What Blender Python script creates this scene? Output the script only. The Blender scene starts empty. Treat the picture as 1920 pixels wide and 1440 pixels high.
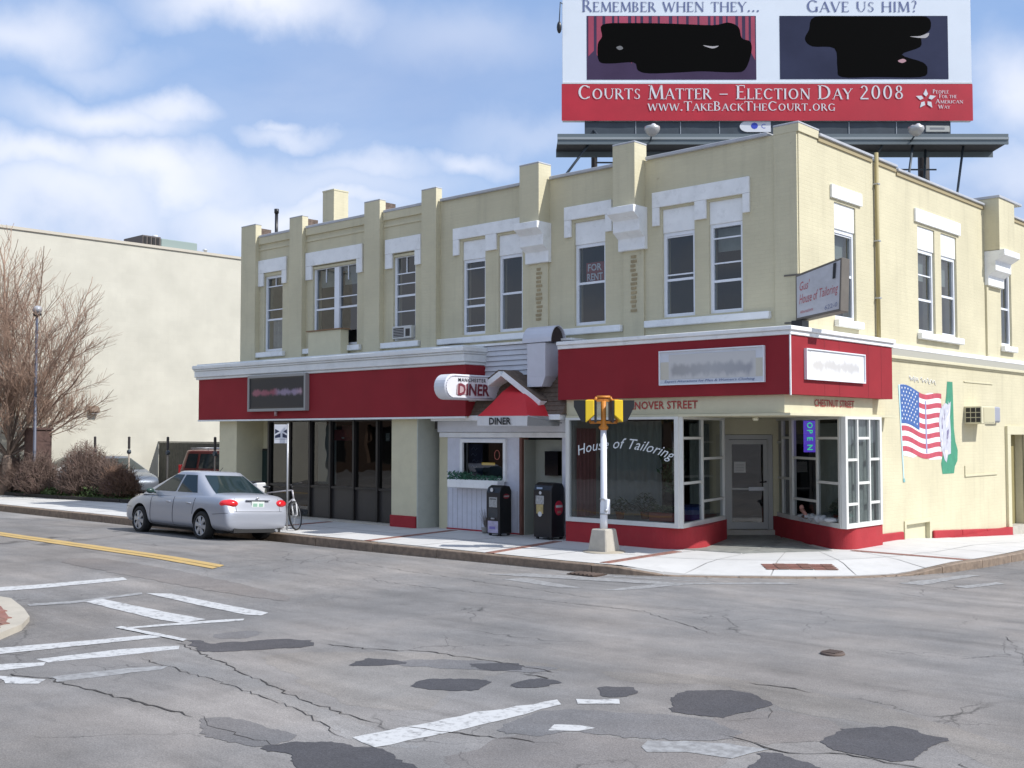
import bpy, bmesh, math, random
from mathutils import Vector, Matrix, noise
from mathutils.bvhtree import BVHTree
random.seed(7)
R = math.radians
scene = bpy.context.scene
COL = scene.collection
# ------------------------------------------------------------ camera
CAM = Vector((10.23, -19.12, 2.40))
YAW = R(47.4); PITCH = math.atan(92 / 2105)
fwd = Vector((-math.cos(YAW), math.sin(YAW), 0))
RT = Vector((math.sin(YAW), math.cos(YAW), 0))
look = fwd * math.cos(PITCH) + Vector((0, 0, math.sin(PITCH)))
cd = bpy.data.cameras.new('camera'); cam = bpy.data.objects.new('camera', cd); COL.objects.link(cam)
cam.location = CAM
cam.rotation_euler = look.to_track_quat('-Z', 'Y').to_euler()
cd.sensor_width = 36; cd.lens = 36 * 2105 / 1920; cd.clip_end = 3000; cd.clip_start = .1
scene.camera = cam
# ------------------------------------------------------------ light
SUN_EL, SUN_AZ = R(45), R(19)
S = Vector((math.cos(SUN_EL) * math.cos(SUN_AZ), math.cos(SUN_EL) * math.sin(SUN_AZ), math.sin(SUN_EL)))
sd = bpy.data.lights.new('sun', 'SUN'); sd.energy = 2.95; sd.angle = R(.5); sd.color = (1, .975, .945)
so = bpy.data.objects.new('sun', sd); COL.objects.link(so); so.rotation_euler = S.to_track_quat('Z', 'Y').to_euler(); so.location = (0, 0, 40)
scene.view_settings.view_transform = 'Standard'; scene.view_settings.look = 'None'
scene.view_settings.exposure = .78; scene.view_settings.gamma = 1; scene.view_settings.use_curve_mapping = False
w = bpy.data.worlds.new('World'); scene.world = w; w.use_nodes = True
nt = w.node_tree; nt.nodes.clear()
def N(t, **k):
    n = nt.nodes.new(t)
    for a, b in k.items(): setattr(n, a, b)
    return n
def L(a, b): nt.links.new(a, b)
out = N('ShaderNodeOutputWorld'); bgn = N('ShaderNodeBackground'); bgn.inputs[1].default_value = .12
sky = N('ShaderNodeTexSky', sky_type='NISHITA'); sky.sun_disc = False
sky.sun_elevation = SUN_EL; sky.sun_rotation = R(90) - SUN_AZ; sky.air_density = 1.0; sky.dust_density = .6; sky.ozone_density = 1.2
tc = N('ShaderNodeTexCoord')
def math_(op, a, b=None, c=None, clamp=False):
    n = N('ShaderNodeMath', operation=op); n.use_clamp = clamp
    for i, v in enumerate((a, b, c)):
        if v is None: continue
        if isinstance(v, (int, float)): n.inputs[i].default_value = v
        else: L(v, n.inputs[i])
    return n.outputs[0]
# puffed direction for ragged cloud edges
ns = N('ShaderNodeTexNoise'); ns.inputs['Scale'].default_value = 7; ns.inputs['Detail'].default_value = 8; ns.inputs['Roughness'].default_value = .52
L(tc.outputs['Generated'], ns.inputs['Vector'])
vs = N('ShaderNodeVectorMath', operation='SUBTRACT'); L(ns.outputs['Color'], vs.inputs[0]); vs.inputs[1].default_value = (.5, .5, .5)
vm = N('ShaderNodeVectorMath', operation='SCALE'); L(vs.outputs[0], vm.inputs[0]); vm.inputs['Scale'].default_value = .13
va = N('ShaderNodeVectorMath', operation='ADD'); L(tc.outputs['Generated'], va.inputs[0]); L(vm.outputs[0], va.inputs[1])
UP = look.cross(RT) * -1
def blob(u, v, su, sv, gain, soft=1.0):
    d = (look + RT * ((u - 960) / 2105) - UP * ((v - 720) / 2105)).normalized()
    a = Vector((0, 0, 1)).cross(d).normalized() * -1; b = d.cross(a) * -1
    def dot(vec, s):
        n = N('ShaderNodeVectorMath', operation='DOT_PRODUCT'); L(va.outputs[0], n.inputs[0]); n.inputs[1].default_value = vec * (2105 / s)
        return n.outputs['Value']
    def off(vec, s): return d.dot(vec) * 2105 / s
    x = math_('SUBTRACT', dot(a, su), off(a, su)); y = math_('SUBTRACT', dot(b, sv), off(b, sv))
    fr = N('ShaderNodeVectorMath', operation='DOT_PRODUCT'); L(tc.outputs['Generated'], fr.inputs[0]); fr.inputs[1].default_value = d
    r2 = math_('ADD', math_('MULTIPLY', x, x), math_('MULTIPLY', y, y))
    m = math_('DIVIDE', math_('SUBTRACT', 1.0, math_('SQRT', r2)), soft, clamp=True)
    m = math_('MULTIPLY', m, math_('GREATER_THAN', fr.outputs['Value'], 0.0))
    return math_('MULTIPLY', math_('MULTIPLY', math_('MULTIPLY', m, m), math_('SUBTRACT', 3.0, math_('MULTIPLY', m, 2.0))), gain)
WHITE = [(200, 228, 290, 74, .85), (330, 215, 160, 58, .8), (60, 305, 260, 62, .85), (300, 335, 390, 92, .95), (120, 375, 340, 95, .8), (520, 405, 360, 84, .85),
         (450, 20, 330, 85, 1.0), (30, 40, 190, 110, .7), (550, 232, 55, 26, .6), (700, 310, 220, 50, .6), (890, 300, 130, 45, .65), (1900, 180, 120, 150, .8), (640, 380, 260, 40, .7), (1890, 330, 160, 60, .5), (620, 345, 420, 80, .5), (860, 70, 330, 110, .3), (130, 110, 230, 60, .4), (560, 250, 110, 36, .6), (1000, 250, 260, 60, .3)]
VEIL = [(800, 130, 560, 200, .75), (200, 420, 420, 60, .5), (1880, 380, 200, 80, .6), (1000, 40, 300, 160, .4), (250, 290, 300, 30, .35)]
def mx(lst):
    o = None
    for b in lst:
        m = blob(*b); o = m if o is None else math_('MAXIMUM', o, m)
    return o
wm = mx(WHITE); vl = mx(VEIL)
# loose clouds of the same kind; denser out of view to brighten shaded walls
sep = N('ShaderNodeSeparateXYZ'); L(tc.outputs['Generated'], sep.inputs[0])
zz = math_('ADD', math_('MAXIMUM', sep.outputs[2], 0.0), .18)
cmb = N('ShaderNodeCombineXYZ'); L(math_('DIVIDE', sep.outputs[0], zz), cmb.inputs[0]); L(math_('DIVIDE', sep.outputs[1], zz), cmb.inputs[1])
n2 = N('ShaderNodeTexNoise'); n2.inputs['Scale'].default_value = 1.1; n2.inputs['Detail'].default_value = 9; n2.inputs['Roughness'].default_value = .55; n2.inputs['Distortion'].default_value = .3
L(cmb.outputs[0], n2.inputs['Vector'])
rp = N('ShaderNodeMapRange'); rp.interpolation_type = 'SMOOTHSTEP'; rp.inputs[1].default_value = .40; rp.inputs[2].default_value = .66; rp.inputs[4].default_value = .85
L(n2.outputs['Fac'], rp.inputs[0])
inv = N('ShaderNodeVectorMath', operation='DOT_PRODUCT'); L(tc.outputs['Generated'], inv.inputs[0]); inv.inputs[1].default_value = look
front = math_('MULTIPLY_ADD', inv.outputs['Value'], 4.0, -2.6, clamp=True)   # the mapped clouds take over inside the picture
loose = math_('MULTIPLY', rp.outputs[0], math_('SUBTRACT', 1.0, math_('MULTIPLY', front, .82)))
allc = math_('MAXIMUM', wm, loose)
skm = N('ShaderNodeMix', data_type='RGBA'); skm.blend_type = 'MULTIPLY'; skm.inputs[0].default_value = 1
L(sky.outputs[0], skm.inputs[6]); skm.inputs[7].default_value = (1.05, .98, .93, 1)
m0 = N('ShaderNodeMix', data_type='RGBA'); m0.inputs[0].default_value = .75
L(skm.outputs[2], m0.inputs[6]); m0.inputs[7].default_value = (1.35, 2.2, 3.95, 1)
m1 = N('ShaderNodeMix', data_type='RGBA'); L(vl, m1.inputs[0]); L(m0.outputs[2], m1.inputs[6]); m1.inputs[7].default_value = (1.75, 2.4, 3.85, 1)
m2 = N('ShaderNodeMix', data_type='RGBA'); L(allc, m2.inputs[0]); L(m1.outputs[2], m2.inputs[6]); m2.inputs[7].default_value = (4.65, 4.8, 5.3, 1)
hz = N('ShaderNodeMapRange'); hz.interpolation_type = 'SMOOTHSTEP'; L(sep.outputs[2], hz.inputs[0]); hz.inputs[1].default_value = .0; hz.inputs[2].default_value = .30; hz.inputs[3].default_value = .55; hz.inputs[4].default_value = .0
m4 = N('ShaderNodeMix', data_type='RGBA'); L(hz.outputs[0], m4.inputs[0]); L(m2.outputs[2], m4.inputs[6]); m4.inputs[7].default_value = (4.4, 4.6, 5.1, 1)
L(m4.outputs[2], bgn.inputs[0]); L(bgn.outputs[0], out.inputs[0])

# ------------------------------------------------------------ materials
MATS = {}
def mat(name, col, rough=.8, metal=0, var=.0, vscale=3, bump=0, bscale=40, spec=.5, emit=None, coat=0, dirt=0, dcol=(.15, .12, .09), streak=False):
    if name in MATS: return MATS[name]
    m = bpy.data.materials.new(name); m.use_nodes = True; t = m.node_tree; p = t.nodes['Principled BSDF']
    p.inputs['Base Color'].default_value = (*col, 1); p.inputs['Roughness'].default_value = rough; p.inputs['Metallic'].default_value = metal
    p.inputs['Specular IOR Level'].default_value = spec; p.inputs['Coat Weight'].default_value = coat
    if emit: p.inputs['Emission Color'].default_value = (*emit[0], 1); p.inputs['Emission Strength'].default_value = emit[1]
    tcn = t.nodes.new('ShaderNodeTexCoord'); src = None
    def nz(scale, det=6, rg=.6, st=None):
        n = t.nodes.new('ShaderNodeTexNoise'); n.inputs['Scale'].default_value = scale; n.inputs['Detail'].default_value = det; n.inputs['Roughness'].default_value = rg
        if st:
            mp = t.nodes.new('ShaderNodeMapping'); mp.inputs['Scale'].default_value = st; t.links.new(tcn.outputs['Object'], mp.inputs[0]); t.links.new(mp.outputs[0], n.inputs[0])
        else: t.links.new(tcn.outputs['Object'], n.inputs[0])
        return n
    if var:
        n = nz(vscale); mr = t.nodes.new('ShaderNodeMapRange'); mr.inputs[1].default_value = .3; mr.inputs[2].default_value = .7
        mr.inputs[3].default_value = 1 - var; mr.inputs[4].default_value = 1 + var; t.links.new(n.outputs[0], mr.inputs[0])
        mm = t.nodes.new('ShaderNodeMix'); mm.data_type = 'RGBA'; mm.blend_type = 'MULTIPLY'; mm.inputs[0].default_value = 1; mm.inputs[6].default_value = (*col, 1)
        t.links.new(mr.outputs[0], mm.inputs[7]); src = mm.outputs[2]
    if dirt:
        n = nz(vscale * 1.7, 8, .65, (1, 1, .25) if streak else None); mr = t.nodes.new('ShaderNodeMapRange'); mr.inputs[1].default_value = .52; mr.inputs[2].default_value = .78
        mr.inputs[4].default_value = dirt; t.links.new(n.outputs[0], mr.inputs[0])
        mm = t.nodes.new('ShaderNodeMix'); mm.data_type = 'RGBA'; t.links.new(mr.outputs[0], mm.inputs[0])
        if src: t.links.new(src, mm.inputs[6])
        else: mm.inputs[6].default_value = (*col, 1)
        mm.inputs[7].default_value = (*dcol, 1); src = mm.outputs[2]
    if src: t.links.new(src, p.inputs['Base Color'])
    if bump:
        n = nz(bscale); b = t.nodes.new('ShaderNodeBump'); b.inputs['Strength'].default_value = bump; b.inputs['Distance'].default_value = .02
        t.links.new(n.outputs[0], b.inputs['Height']); t.links.new(b.outputs[0], p.inputs['Normal'])
    MATS[name] = m; return m

def brickmat(name, col, mortar, bw=.21, bh=.075, strength=.5, var=.05, spots=0.0, spotcol=(.22, .14, .09), streak=.86):
    """painted masonry: coursing as fine relief, soft weathering, a few chipped places"""
    m = bpy.data.materials.new(name); m.use_nodes = True; t = m.node_tree; p = t.nodes['Principled BSDF']; p.inputs['Roughness'].default_value = .75
    p.inputs['Specular IOR Level'].default_value = .25
    tcn = t.nodes.new('ShaderNodeTexCoord'); sp = t.nodes.new('ShaderNodeSeparateXYZ'); t.links.new(tcn.outputs['Object'], sp.inputs[0])
    ad = t.nodes.new('ShaderNodeMath'); t.links.new(sp.outputs[0], ad.inputs[0]); t.links.new(sp.outputs[1], ad.inputs[1])
    cb = t.nodes.new('ShaderNodeCombineXYZ'); t.links.new(ad.outputs[0], cb.inputs[0]); t.links.new(sp.outputs[2], cb.inputs[1])
    br = t.nodes.new('ShaderNodeTexBrick'); t.links.new(cb.outputs[0], br.inputs[0]); br.inputs['Scale'].default_value = 1
    br.inputs['Brick Width'].default_value = bw; br.inputs['Row Height'].default_value = bh; br.inputs['Mortar Size'].default_value = .006; br.inputs['Mortar Smooth'].default_value = .6
    br.inputs['Color1'].default_value = (*col, 1); br.inputs['Color2'].default_value = (*[c * (1 - var) for c in col], 1); br.inputs['Mortar'].default_value = (*mortar, 1)
    n = t.nodes.new('ShaderNodeTexNoise'); n.inputs['Scale'].default_value = .9; n.inputs['Detail'].default_value = 7; t.links.new(tcn.outputs['Object'], n.inputs[0])
    mr = t.nodes.new('ShaderNodeMapRange'); mr.inputs[1].default_value = .3; mr.inputs[2].default_value = .7; mr.inputs[3].default_value = .92; mr.inputs[4].default_value = 1.05; t.links.new(n.outputs[0], mr.inputs[0])
    mp = t.nodes.new('ShaderNodeMapping'); mp.inputs['Scale'].default_value = (3.2, 3.2, .22); t.links.new(tcn.outputs['Object'], mp.inputs[0]); n5 = t.nodes.new('ShaderNodeTexNoise'); n5.inputs['Scale'].default_value = 1.4; n5.inputs['Detail'].default_value = 8; n5.inputs['Roughness'].default_value = .6; t.links.new(mp.outputs[0], n5.inputs[0])
    r5 = t.nodes.new('ShaderNodeMapRange'); r5.inputs[1].default_value = .52; r5.inputs[2].default_value = .80; r5.inputs[3].default_value = 1; r5.inputs[4].default_value = streak; t.links.new(n5.outputs[0], r5.inputs[0])
    q5 = t.nodes.new('ShaderNodeMath'); q5.operation = 'MULTIPLY'; t.links.new(mr.outputs[0], q5.inputs[0]); t.links.new(r5.outputs[0], q5.inputs[1]); mr = q5
    mm = t.nodes.new('ShaderNodeMix'); mm.data_type = 'RGBA'; mm.blend_type = 'MULTIPLY'; mm.inputs[0].default_value = 1; t.links.new(br.outputs[0], mm.inputs[6]); t.links.new(mr.outputs[0], mm.inputs[7])
    src = mm.outputs[2]
    if spots:
        n3 = t.nodes.new('ShaderNodeTexNoise'); n3.inputs['Scale'].default_value = 2.3; n3.inputs['Detail'].default_value = 9; n3.inputs['Roughness'].default_value = .62; t.links.new(tcn.outputs['Object'], n3.inputs[0])
        r3 = t.nodes.new('ShaderNodeMapRange'); r3.inputs[1].default_value = .70; r3.inputs[2].default_value = .745; r3.inputs[4].default_value = spots; t.links.new(n3.outputs[0], r3.inputs[0])
        m3 = t.nodes.new('ShaderNodeMix'); m3.data_type = 'RGBA'; t.links.new(r3.outputs[0], m3.inputs[0]); t.links.new(src, m3.inputs[6]); m3.inputs[7].default_value = (*spotcol, 1); src = m3.outputs[2]
    t.links.new(src, p.inputs['Base Color'])
    nb = t.nodes.new('ShaderNodeTexNoise'); nb.inputs['Scale'].default_value = 30; t.links.new(tcn.outputs['Object'], nb.inputs[0])
    am = t.nodes.new('ShaderNodeMath'); am.operation = 'MULTIPLY_ADD'; t.links.new(br.outputs['Fac'], am.inputs[0]); am.inputs[1].default_value = -1; t.links.new(nb.outputs[0], am.inputs[2])
    b = t.nodes.new('ShaderNodeBump'); b.inputs['Strength'].default_value = strength; b.inputs['Distance'].default_value = .008; t.links.new(am.outputs[0], b.inputs['Height']); t.links.new(b.outputs[0], p.inputs['Normal'])
    MATS[name] = m; return m

def glassmat(name, tint=(.75, .8, .8), refl=.06, rough=.0):
    m = bpy.data.materials.new(name); m.use_nodes = True; t = m.node_tree; t.nodes.clear()
    o = t.nodes.new('ShaderNodeOutputMaterial'); g = t.nodes.new('ShaderNodeBsdfGlossy'); g.inputs['Roughness'].default_value = rough
    tr = t.nodes.new('ShaderNodeBsdfTransparent'); tr.inputs[0].default_value = (*tint, 1)
    f = t.nodes.new('ShaderNodeLayerWeight'); f.inputs[0].default_value = .5; pw = t.nodes.new('ShaderNodeMath'); pw.operation = 'POWER'; t.links.new(f.outputs['Facing'], pw.inputs[0]); pw.inputs[1].default_value = 4.0
    a = t.nodes.new('ShaderNodeMath'); a.operation = 'MULTIPLY_ADD'; a.use_clamp = True; t.links.new(pw.outputs[0], a.inputs[0]); a.inputs[1].default_value = .9; a.inputs[2].default_value = refl + .065
    tcn = t.nodes.new('ShaderNodeTexCoord'); n = t.nodes.new('ShaderNodeTexNoise'); n.inputs['Scale'].default_value = 1.3; t.links.new(tcn.outputs['Object'], n.inputs[0])
    b = t.nodes.new('ShaderNodeBump'); b.inputs['Strength'].default_value = .12; b.inputs['Distance'].default_value = .02; t.links.new(n.outputs[0], b.inputs['Height']); t.links.new(b.outputs[0], g.inputs['Normal'])
    mx_ = t.nodes.new('ShaderNodeMixShader'); t.links.new(a.outputs[0], mx_.inputs[0]); t.links.new(tr.outputs[0], mx_.inputs[1]); t.links.new(g.outputs[0], mx_.inputs[2]); t.links.new(mx_.outputs[0], o.inputs[0])
    MATS[name] = m; return m

CREAM = brickmat('cream painted brick', (.60, .552, .385), (.575, .528, .365), spots=.55, strength=.3, var=.03)
WHCREAM = brickmat('pale cream block wall', (.55, .53, .45), (.535, .515, .435), bw=.4, bh=.2, strength=.25, var=.03, streak=.97)
CREAMP = mat('cream paint', (.59, .55, .38), .6, var=.05, bump=.1, dirt=.15, dcol=(.4, .35, .22))
WHITE_ = mat('white trim paint', (.82, .83, .82), .6, var=.06, bump=.12, bscale=20, dirt=.4, dcol=(.45, .45, .43))
WHITEM = mat('white metal frame', (.76, .79, .83), .45, var=.04)
GREYTRIM = mat('grey white cornice paint', (.72, .74, .73), .6, var=.08, vscale=2, dirt=.3, dcol=(.4, .4, .38), bump=.1)
RED = mat('dark red fascia panel', (.265, .024, .031), .7, var=.09, vscale=1.2, spec=.15, dirt=.22, dcol=(.20, .035, .038), streak=True)
REDB = mat('red painted masonry base', (.36, .035, .042), .75, var=.10, vscale=2, spec=.2, bump=.25, bscale=25, dirt=.2, dcol=(.25, .08, .07))
COPE = mat('grey metal coping', (.42, .43, .45), .45, var=.1)
DARK = mat('dark bronze frame', (.018, .016, .015), .4)
DPANEL = mat('dark spandrel panel', (.035, .032, .030), .35, var=.1)
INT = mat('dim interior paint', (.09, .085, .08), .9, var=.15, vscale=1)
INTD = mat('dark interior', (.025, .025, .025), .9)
CURT = mat('grey green curtain', (.33, .36, .32), .9, var=.1, vscale=6)
CURTW = mat('pale net curtain', (.55, .55, .55), .9, var=.15, vscale=8)
GLASS = glassmat('window glass', (.56, .60, .62), .015)
GLASSD = glassmat('tinted shop glass', (.28, .31, .30), .02)
BLACK = mat('black paint', (.012, .012, .013), .35)
BLKR = mat('black rubber', (.015, .015, .016), .8)
CONC = mat('precast concrete', (.42, .39, .33), .85, var=.1, vscale=6, bump=.3, bscale=60)
SHING = mat('brown shingle', (.13, .095, .07), .9, var=.3, vscale=9, bump=.3, bscale=50)
REDCLOTH = mat('red awning fabric', (.58, .018, .026), .7, var=.05)
STEEL = mat('galvanised steel', (.42, .43, .44), .45, .6, var=.08)
ORANGE = mat('orange signal bracket', (.55, .20, .02), .5, var=.1)
YELLOW = mat('yellow signal housing', (.80, .55, .02), .4)
LEAF = mat('green leaf', (.04, .09, .03), .6, var=.3, vscale=20)
BARK = mat('grey brown bark', (.16, .12, .095), .9, var=.25, vscale=12, bump=.5)
TWIG = mat('pinkish brown twigs', (.33, .225, .165), .9, var=.2)
TWIG2 = mat('reddish shrub twigs', (.18, .125, .10), .9, var=.3)
SLATE = mat('dark slate steel', (.045, .06, .075), .5, var=.15)

# ------------------------------------------------------------ builders
class MB:
    def __init__(s): s.v = []; s.f = []; s.sm = set()
    def face(s, pts, smooth=False):
        i = len(s.v); s.v += [tuple(p) for p in pts]; s.f.append(tuple(range(i, i + len(pts))))
        if smooth: s.sm.add(len(s.f) - 1)
    def box(s, x0, x1, y0, y1, z0, z1):
        s.hexa([(x0, y0, z0), (x1, y0, z0), (x1, y1, z0), (x0, y1, z0), (x0, y0, z1), (x1, y0, z1), (x1, y1, z1), (x0, y1, z1)])
    def hexa(s, p):
        i = len(s.v); s.v += [tuple(q) for q in p]
        for q in ((0, 3, 2, 1), (4, 5, 6, 7), (0, 1, 5, 4), (1, 2, 6, 5), (2, 3, 7, 6), (3, 0, 4, 7)): s.f.append(tuple(i + k for k in q))
    def fbox(s, fr, u0, u1, d0, d1, z0, z1):
        s.hexa([fr(u0, d0, z0), fr(u1, d0, z0), fr(u1, d1, z0), fr(u0, d1, z0), fr(u0, d0, z1), fr(u1, d0, z1), fr(u1, d1, z1), fr(u0, d1, z1)])
    def prism(s, poly, ext):
        """poly: list of 3D points, ext: offset vector"""
        n = len(poly); i = len(s.v); e = Vector(ext)
        s.v += [tuple(p) for p in poly] + [tuple(Vector(p) + e) for p in poly]
        s.f.append(tuple(i + k for k in range(n - 1, -1, -1))); s.f.append(tuple(i + n + k for k in range(n)))
        for k in range(n): s.f.append((i + k, i + (k + 1) % n, i + n + (k + 1) % n, i + n + k))
    def tube(s, a, b, r0, r1=None, n=8, cap=True, smooth=True):
        r1 = r0 if r1 is None else r1; a = Vector(a); b = Vector(b); d = (b - a)
        if d.length < 1e-6: return
        d.normalize(); x = d.orthogonal().normalized(); y = d.cross(x); i = len(s.v)
        for c, r in ((a, r0), (b, r1)):
            for k in range(n):
                t = 2 * math.pi * k / n; s.v.append(tuple(c + x * math.cos(t) * r + y * math.sin(t) * r))
        for k in range(n):
            s.f.append((i + k, i + (k + 1) % n, i + n + (k + 1) % n, i + n + k))
            if smooth: s.sm.add(len(s.f) - 1)
        if cap: s.f.append(tuple(i + k for k in range(n - 1, -1, -1))); s.f.append(tuple(i + n + k for k in range(n)))
    def path(s, pts, r, n=8):
        for a, b in zip(pts, pts[1:]): s.tube(a, b, r, r, n)
    def lathe(s, origin, axis, prof, n=24):
        """prof: list (distance along axis, radius)"""
        a = Vector(axis).normalized(); x = a.orthogonal().normalized(); y = a.cross(x); o = Vector(origin); i = len(s.v); m = len(prof)
        for t, r in prof:
            for k in range(n):
                q = 2 * math.pi * k / n; s.v.append(tuple(o + a * t + (x * math.cos(q) + y * math.sin(q)) * r))
        for j in range(m - 1):
            for k in range(n):
                s.f.append((i + j * n + k, i + j * n + (k + 1) % n, i + (j + 1) * n + (k + 1) % n, i + (j + 1) * n + k)); s.sm.add(len(s.f) - 1)
        s.f.append(tuple(i + k for k in range(n))); s.f.append(tuple(i + (m - 1) * n + k for k in range(n)))
    def ball(s, c, rx, ry, rz, n=14, m=9, jit=0, rot=None):
        i = len(s.v); c = Vector(c)
        for a in range(m + 1):
            th = math.pi * a / m
            for b in range(n):
                ph = 2 * math.pi * b / n; p = Vector((rx * math.sin(th) * math.cos(ph), ry * math.sin(th) * math.sin(ph), rz * math.cos(th)))
                if jit: p *= 1 + random.uniform(-jit, jit)
                if rot: p = rot @ p
                s.v.append(tuple(c + p))
        for a in range(m):
            for b in range(n): s.f.append((i + a * n + b, i + (a + 1) * n + b, i + (a + 1) * n + (b + 1) % n, i + a * n + (b + 1) % n)); s.sm.add(len(s.f) - 1)
    def mesh(s, name, m, bevel=0, weld=False):
        me = bpy.data.meshes.new(name); me.from_pydata(s.v, [], s.f)
        if s.sm:
            for k in s.sm: me.polygons[k].use_smooth = True
        bm = bmesh.new(); bm.from_mesh(me)
        if weld: bmesh.ops.remove_doubles(bm, verts=bm.verts, dist=1e-5)
        bmesh.ops.recalc_face_normals(bm, faces=bm.faces)
        if bevel: bmesh.ops.bevel(bm, geom=[e for e in bm.edges if len(e.link_faces) == 2 and e.calc_face_angle(0) > .5], offset=bevel, segments=1, affect='EDGES', profile=.5)
        bm.to_mesh(me); bm.free(); me.materials.append(m); return me
    def build(s, name, m, parent=None, **k):
        return link(name, s.mesh(name, m, **k), parent)
def link(name, me, parent=None):
    o = bpy.data.objects.new(name, me); COL.objects.link(o)
    if parent is not None: attach(o, parent)
    return o
def attach(o, parent):
    o.parent = parent
    if parent.type == 'EMPTY': o.matrix_parent_inverse = Matrix.LocRotScale(parent.location, parent.rotation_euler, None).inverted()
def tag(o, label=None, cat=None, group=None, kind=None):
    if label: o['label'] = label
    if cat: o['category'] = cat
    if group: o['group'] = group
    if kind: o['kind'] = kind
    return o
def thing(name, loc, label, cat, group=None):
    o = bpy.data.objects.new(name, None); COL.objects.link(o); o.location = loc; o.empty_display_size = .3
    return tag(o, label, cat, group)
def dup(root, delta=(0, 0, 0), rotz=0, label=None, remat=None):
    def cp(o, par):
        c = o.copy(); COL.objects.link(c); c.parent = par
        if remat and c.data and c.data.materials and c.data.materials[0].name in remat:
            c.material_slots[0].link = 'OBJECT'; c.material_slots[0].material = remat[c.data.materials[0].name]
        for ch in [q for q in kids.get(o.name, [])]: cp(ch, c)
        return c
    kids = {}
    for q in bpy.data.objects:
        if q.parent: kids.setdefault(q.parent.name, []).append(q)
    r = cp(root, None); r.location = Vector(root.location) + Vector(delta); r.rotation_euler = (root.rotation_euler[0], root.rotation_euler[1], root.rotation_euler[2] + rotz)
    if label: r['label'] = label
    return r
def frame(o, d):
    o = Vector((o[0], o[1])); d = Vector((d[0], d[1])).normalized(); n = Vector((d.y, -d.x))
    def W(u, q, z):
        p = o + d * u + n * q; return (p.x, p.y, z)
    return W
FS = frame((0, 0), (1, 0)); FE = frame((0, 0), (0, 1))
def wall(mb, fr, u0, u1, z0, z1, th, holes):
    """masonry wall with real openings and reveals; outer face at d=0"""
    us = sorted({u0, u1, *[h[0] for h in holes], *[h[1] for h in holes]}); zs = sorted({z0, z1, *[h[2] for h in holes], *[h[3] for h in holes]})
    inh = lambda u, z: any(h[0] < u < h[1] and h[2] < z < h[3] for h in holes)
    for a, b in zip(us, us[1:]):
        for c, d in zip(zs, zs[1:]):
            if inh((a + b) / 2, (c + d) / 2): continue
            for q in (0, -th): mb.face([fr(a, q, c), fr(b, q, c), fr(b, q, d), fr(a, q, d)])
    for h in holes + [(u0, u1, z0, z1)]:
        a, b, c, d = h[:4]
        mb.face([fr(a, 0, c), fr(a, -th, c), fr(a, -th, d), fr(a, 0, d)]); mb.face([fr(b, 0, c), fr(b, -th, c), fr(b, -th, d), fr(b, 0, d)])
        mb.face([fr(a, 0, c), fr(b, 0, c), fr(b, -th, c), fr(a, -th, c)]); mb.face([fr(a, 0, d), fr(b, 0, d), fr(b, -th, d), fr(a, -th, d)])
def textmesh(s, size=1, shear=0, bold=0, spacing=1):
    c = bpy.data.curves.new('t', 'FONT'); c.body = s; c.size = size; c.shear = shear; c.offset = bold; c.space_character = spacing; c.resolution_u = 2
    o = bpy.data.objects.new('t', c); COL.objects.link(o); bpy.context.view_layer.update()
    me = bpy.data.meshes.new_from_object(o); bpy.data.objects.remove(o); bpy.data.curves.remove(c)
    bm = bmesh.new(); bm.from_mesh(me); 
    bmesh.ops.remove_doubles(bm, verts=bm.verts, dist=1e-5); bmesh.ops.triangulate(bm, faces=bm.faces); bm.to_mesh(me); bm.free(); return me
def lettering(s, fr, u0, u1, z0, z1, d, m, parent=None, name='lettering', shear=0, bold=0, spacing=1, arc=0, rise=0):
    """flat print fitted in a rectangle of a face frame"""
    me = textmesh(s, 1, shear, bold, spacing); xs = [v.co.x for v in me.vertices]; ys = [v.co.y for v in me.vertices]
    a, b, c, e = min(xs), max(xs), min(ys), max(ys)
    for v in me.vertices:
        t = (v.co.x - a) / (b - a); zz_ = z0 + (v.co.y - c) / (e - c) * (z1 - z0) + arc * (1 - (2 * t - 1) ** 2) + rise * t
        v.co = fr(u0 + t * (u1 - u0), d, zz_)
    me.materials.clear(); me.materials.append(m); me.name = name
    return link(name, me, parent)
def ground_h(x, y):
    """road surface: flat crossing, crowned street to the west, side street falling to the north"""
    h = 0
    t = min(max((-2 - x) / 7, 0), 1); t = t * t * (3 - 2 * t)
    if y < -3.7: h += t * (-.07 + .2 * (1 - math.exp((y + 3.9) / .9)))
    else: h += t * -.07
    if x > -2 and y > 3: h -= .05 * (y - 3) if y < 30 else 1.35
    return h
def walk_h(x, y): return .14 - (.05 * (min(y, 30) - 4) if y > 4 and x > -6 else 0)
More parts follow.
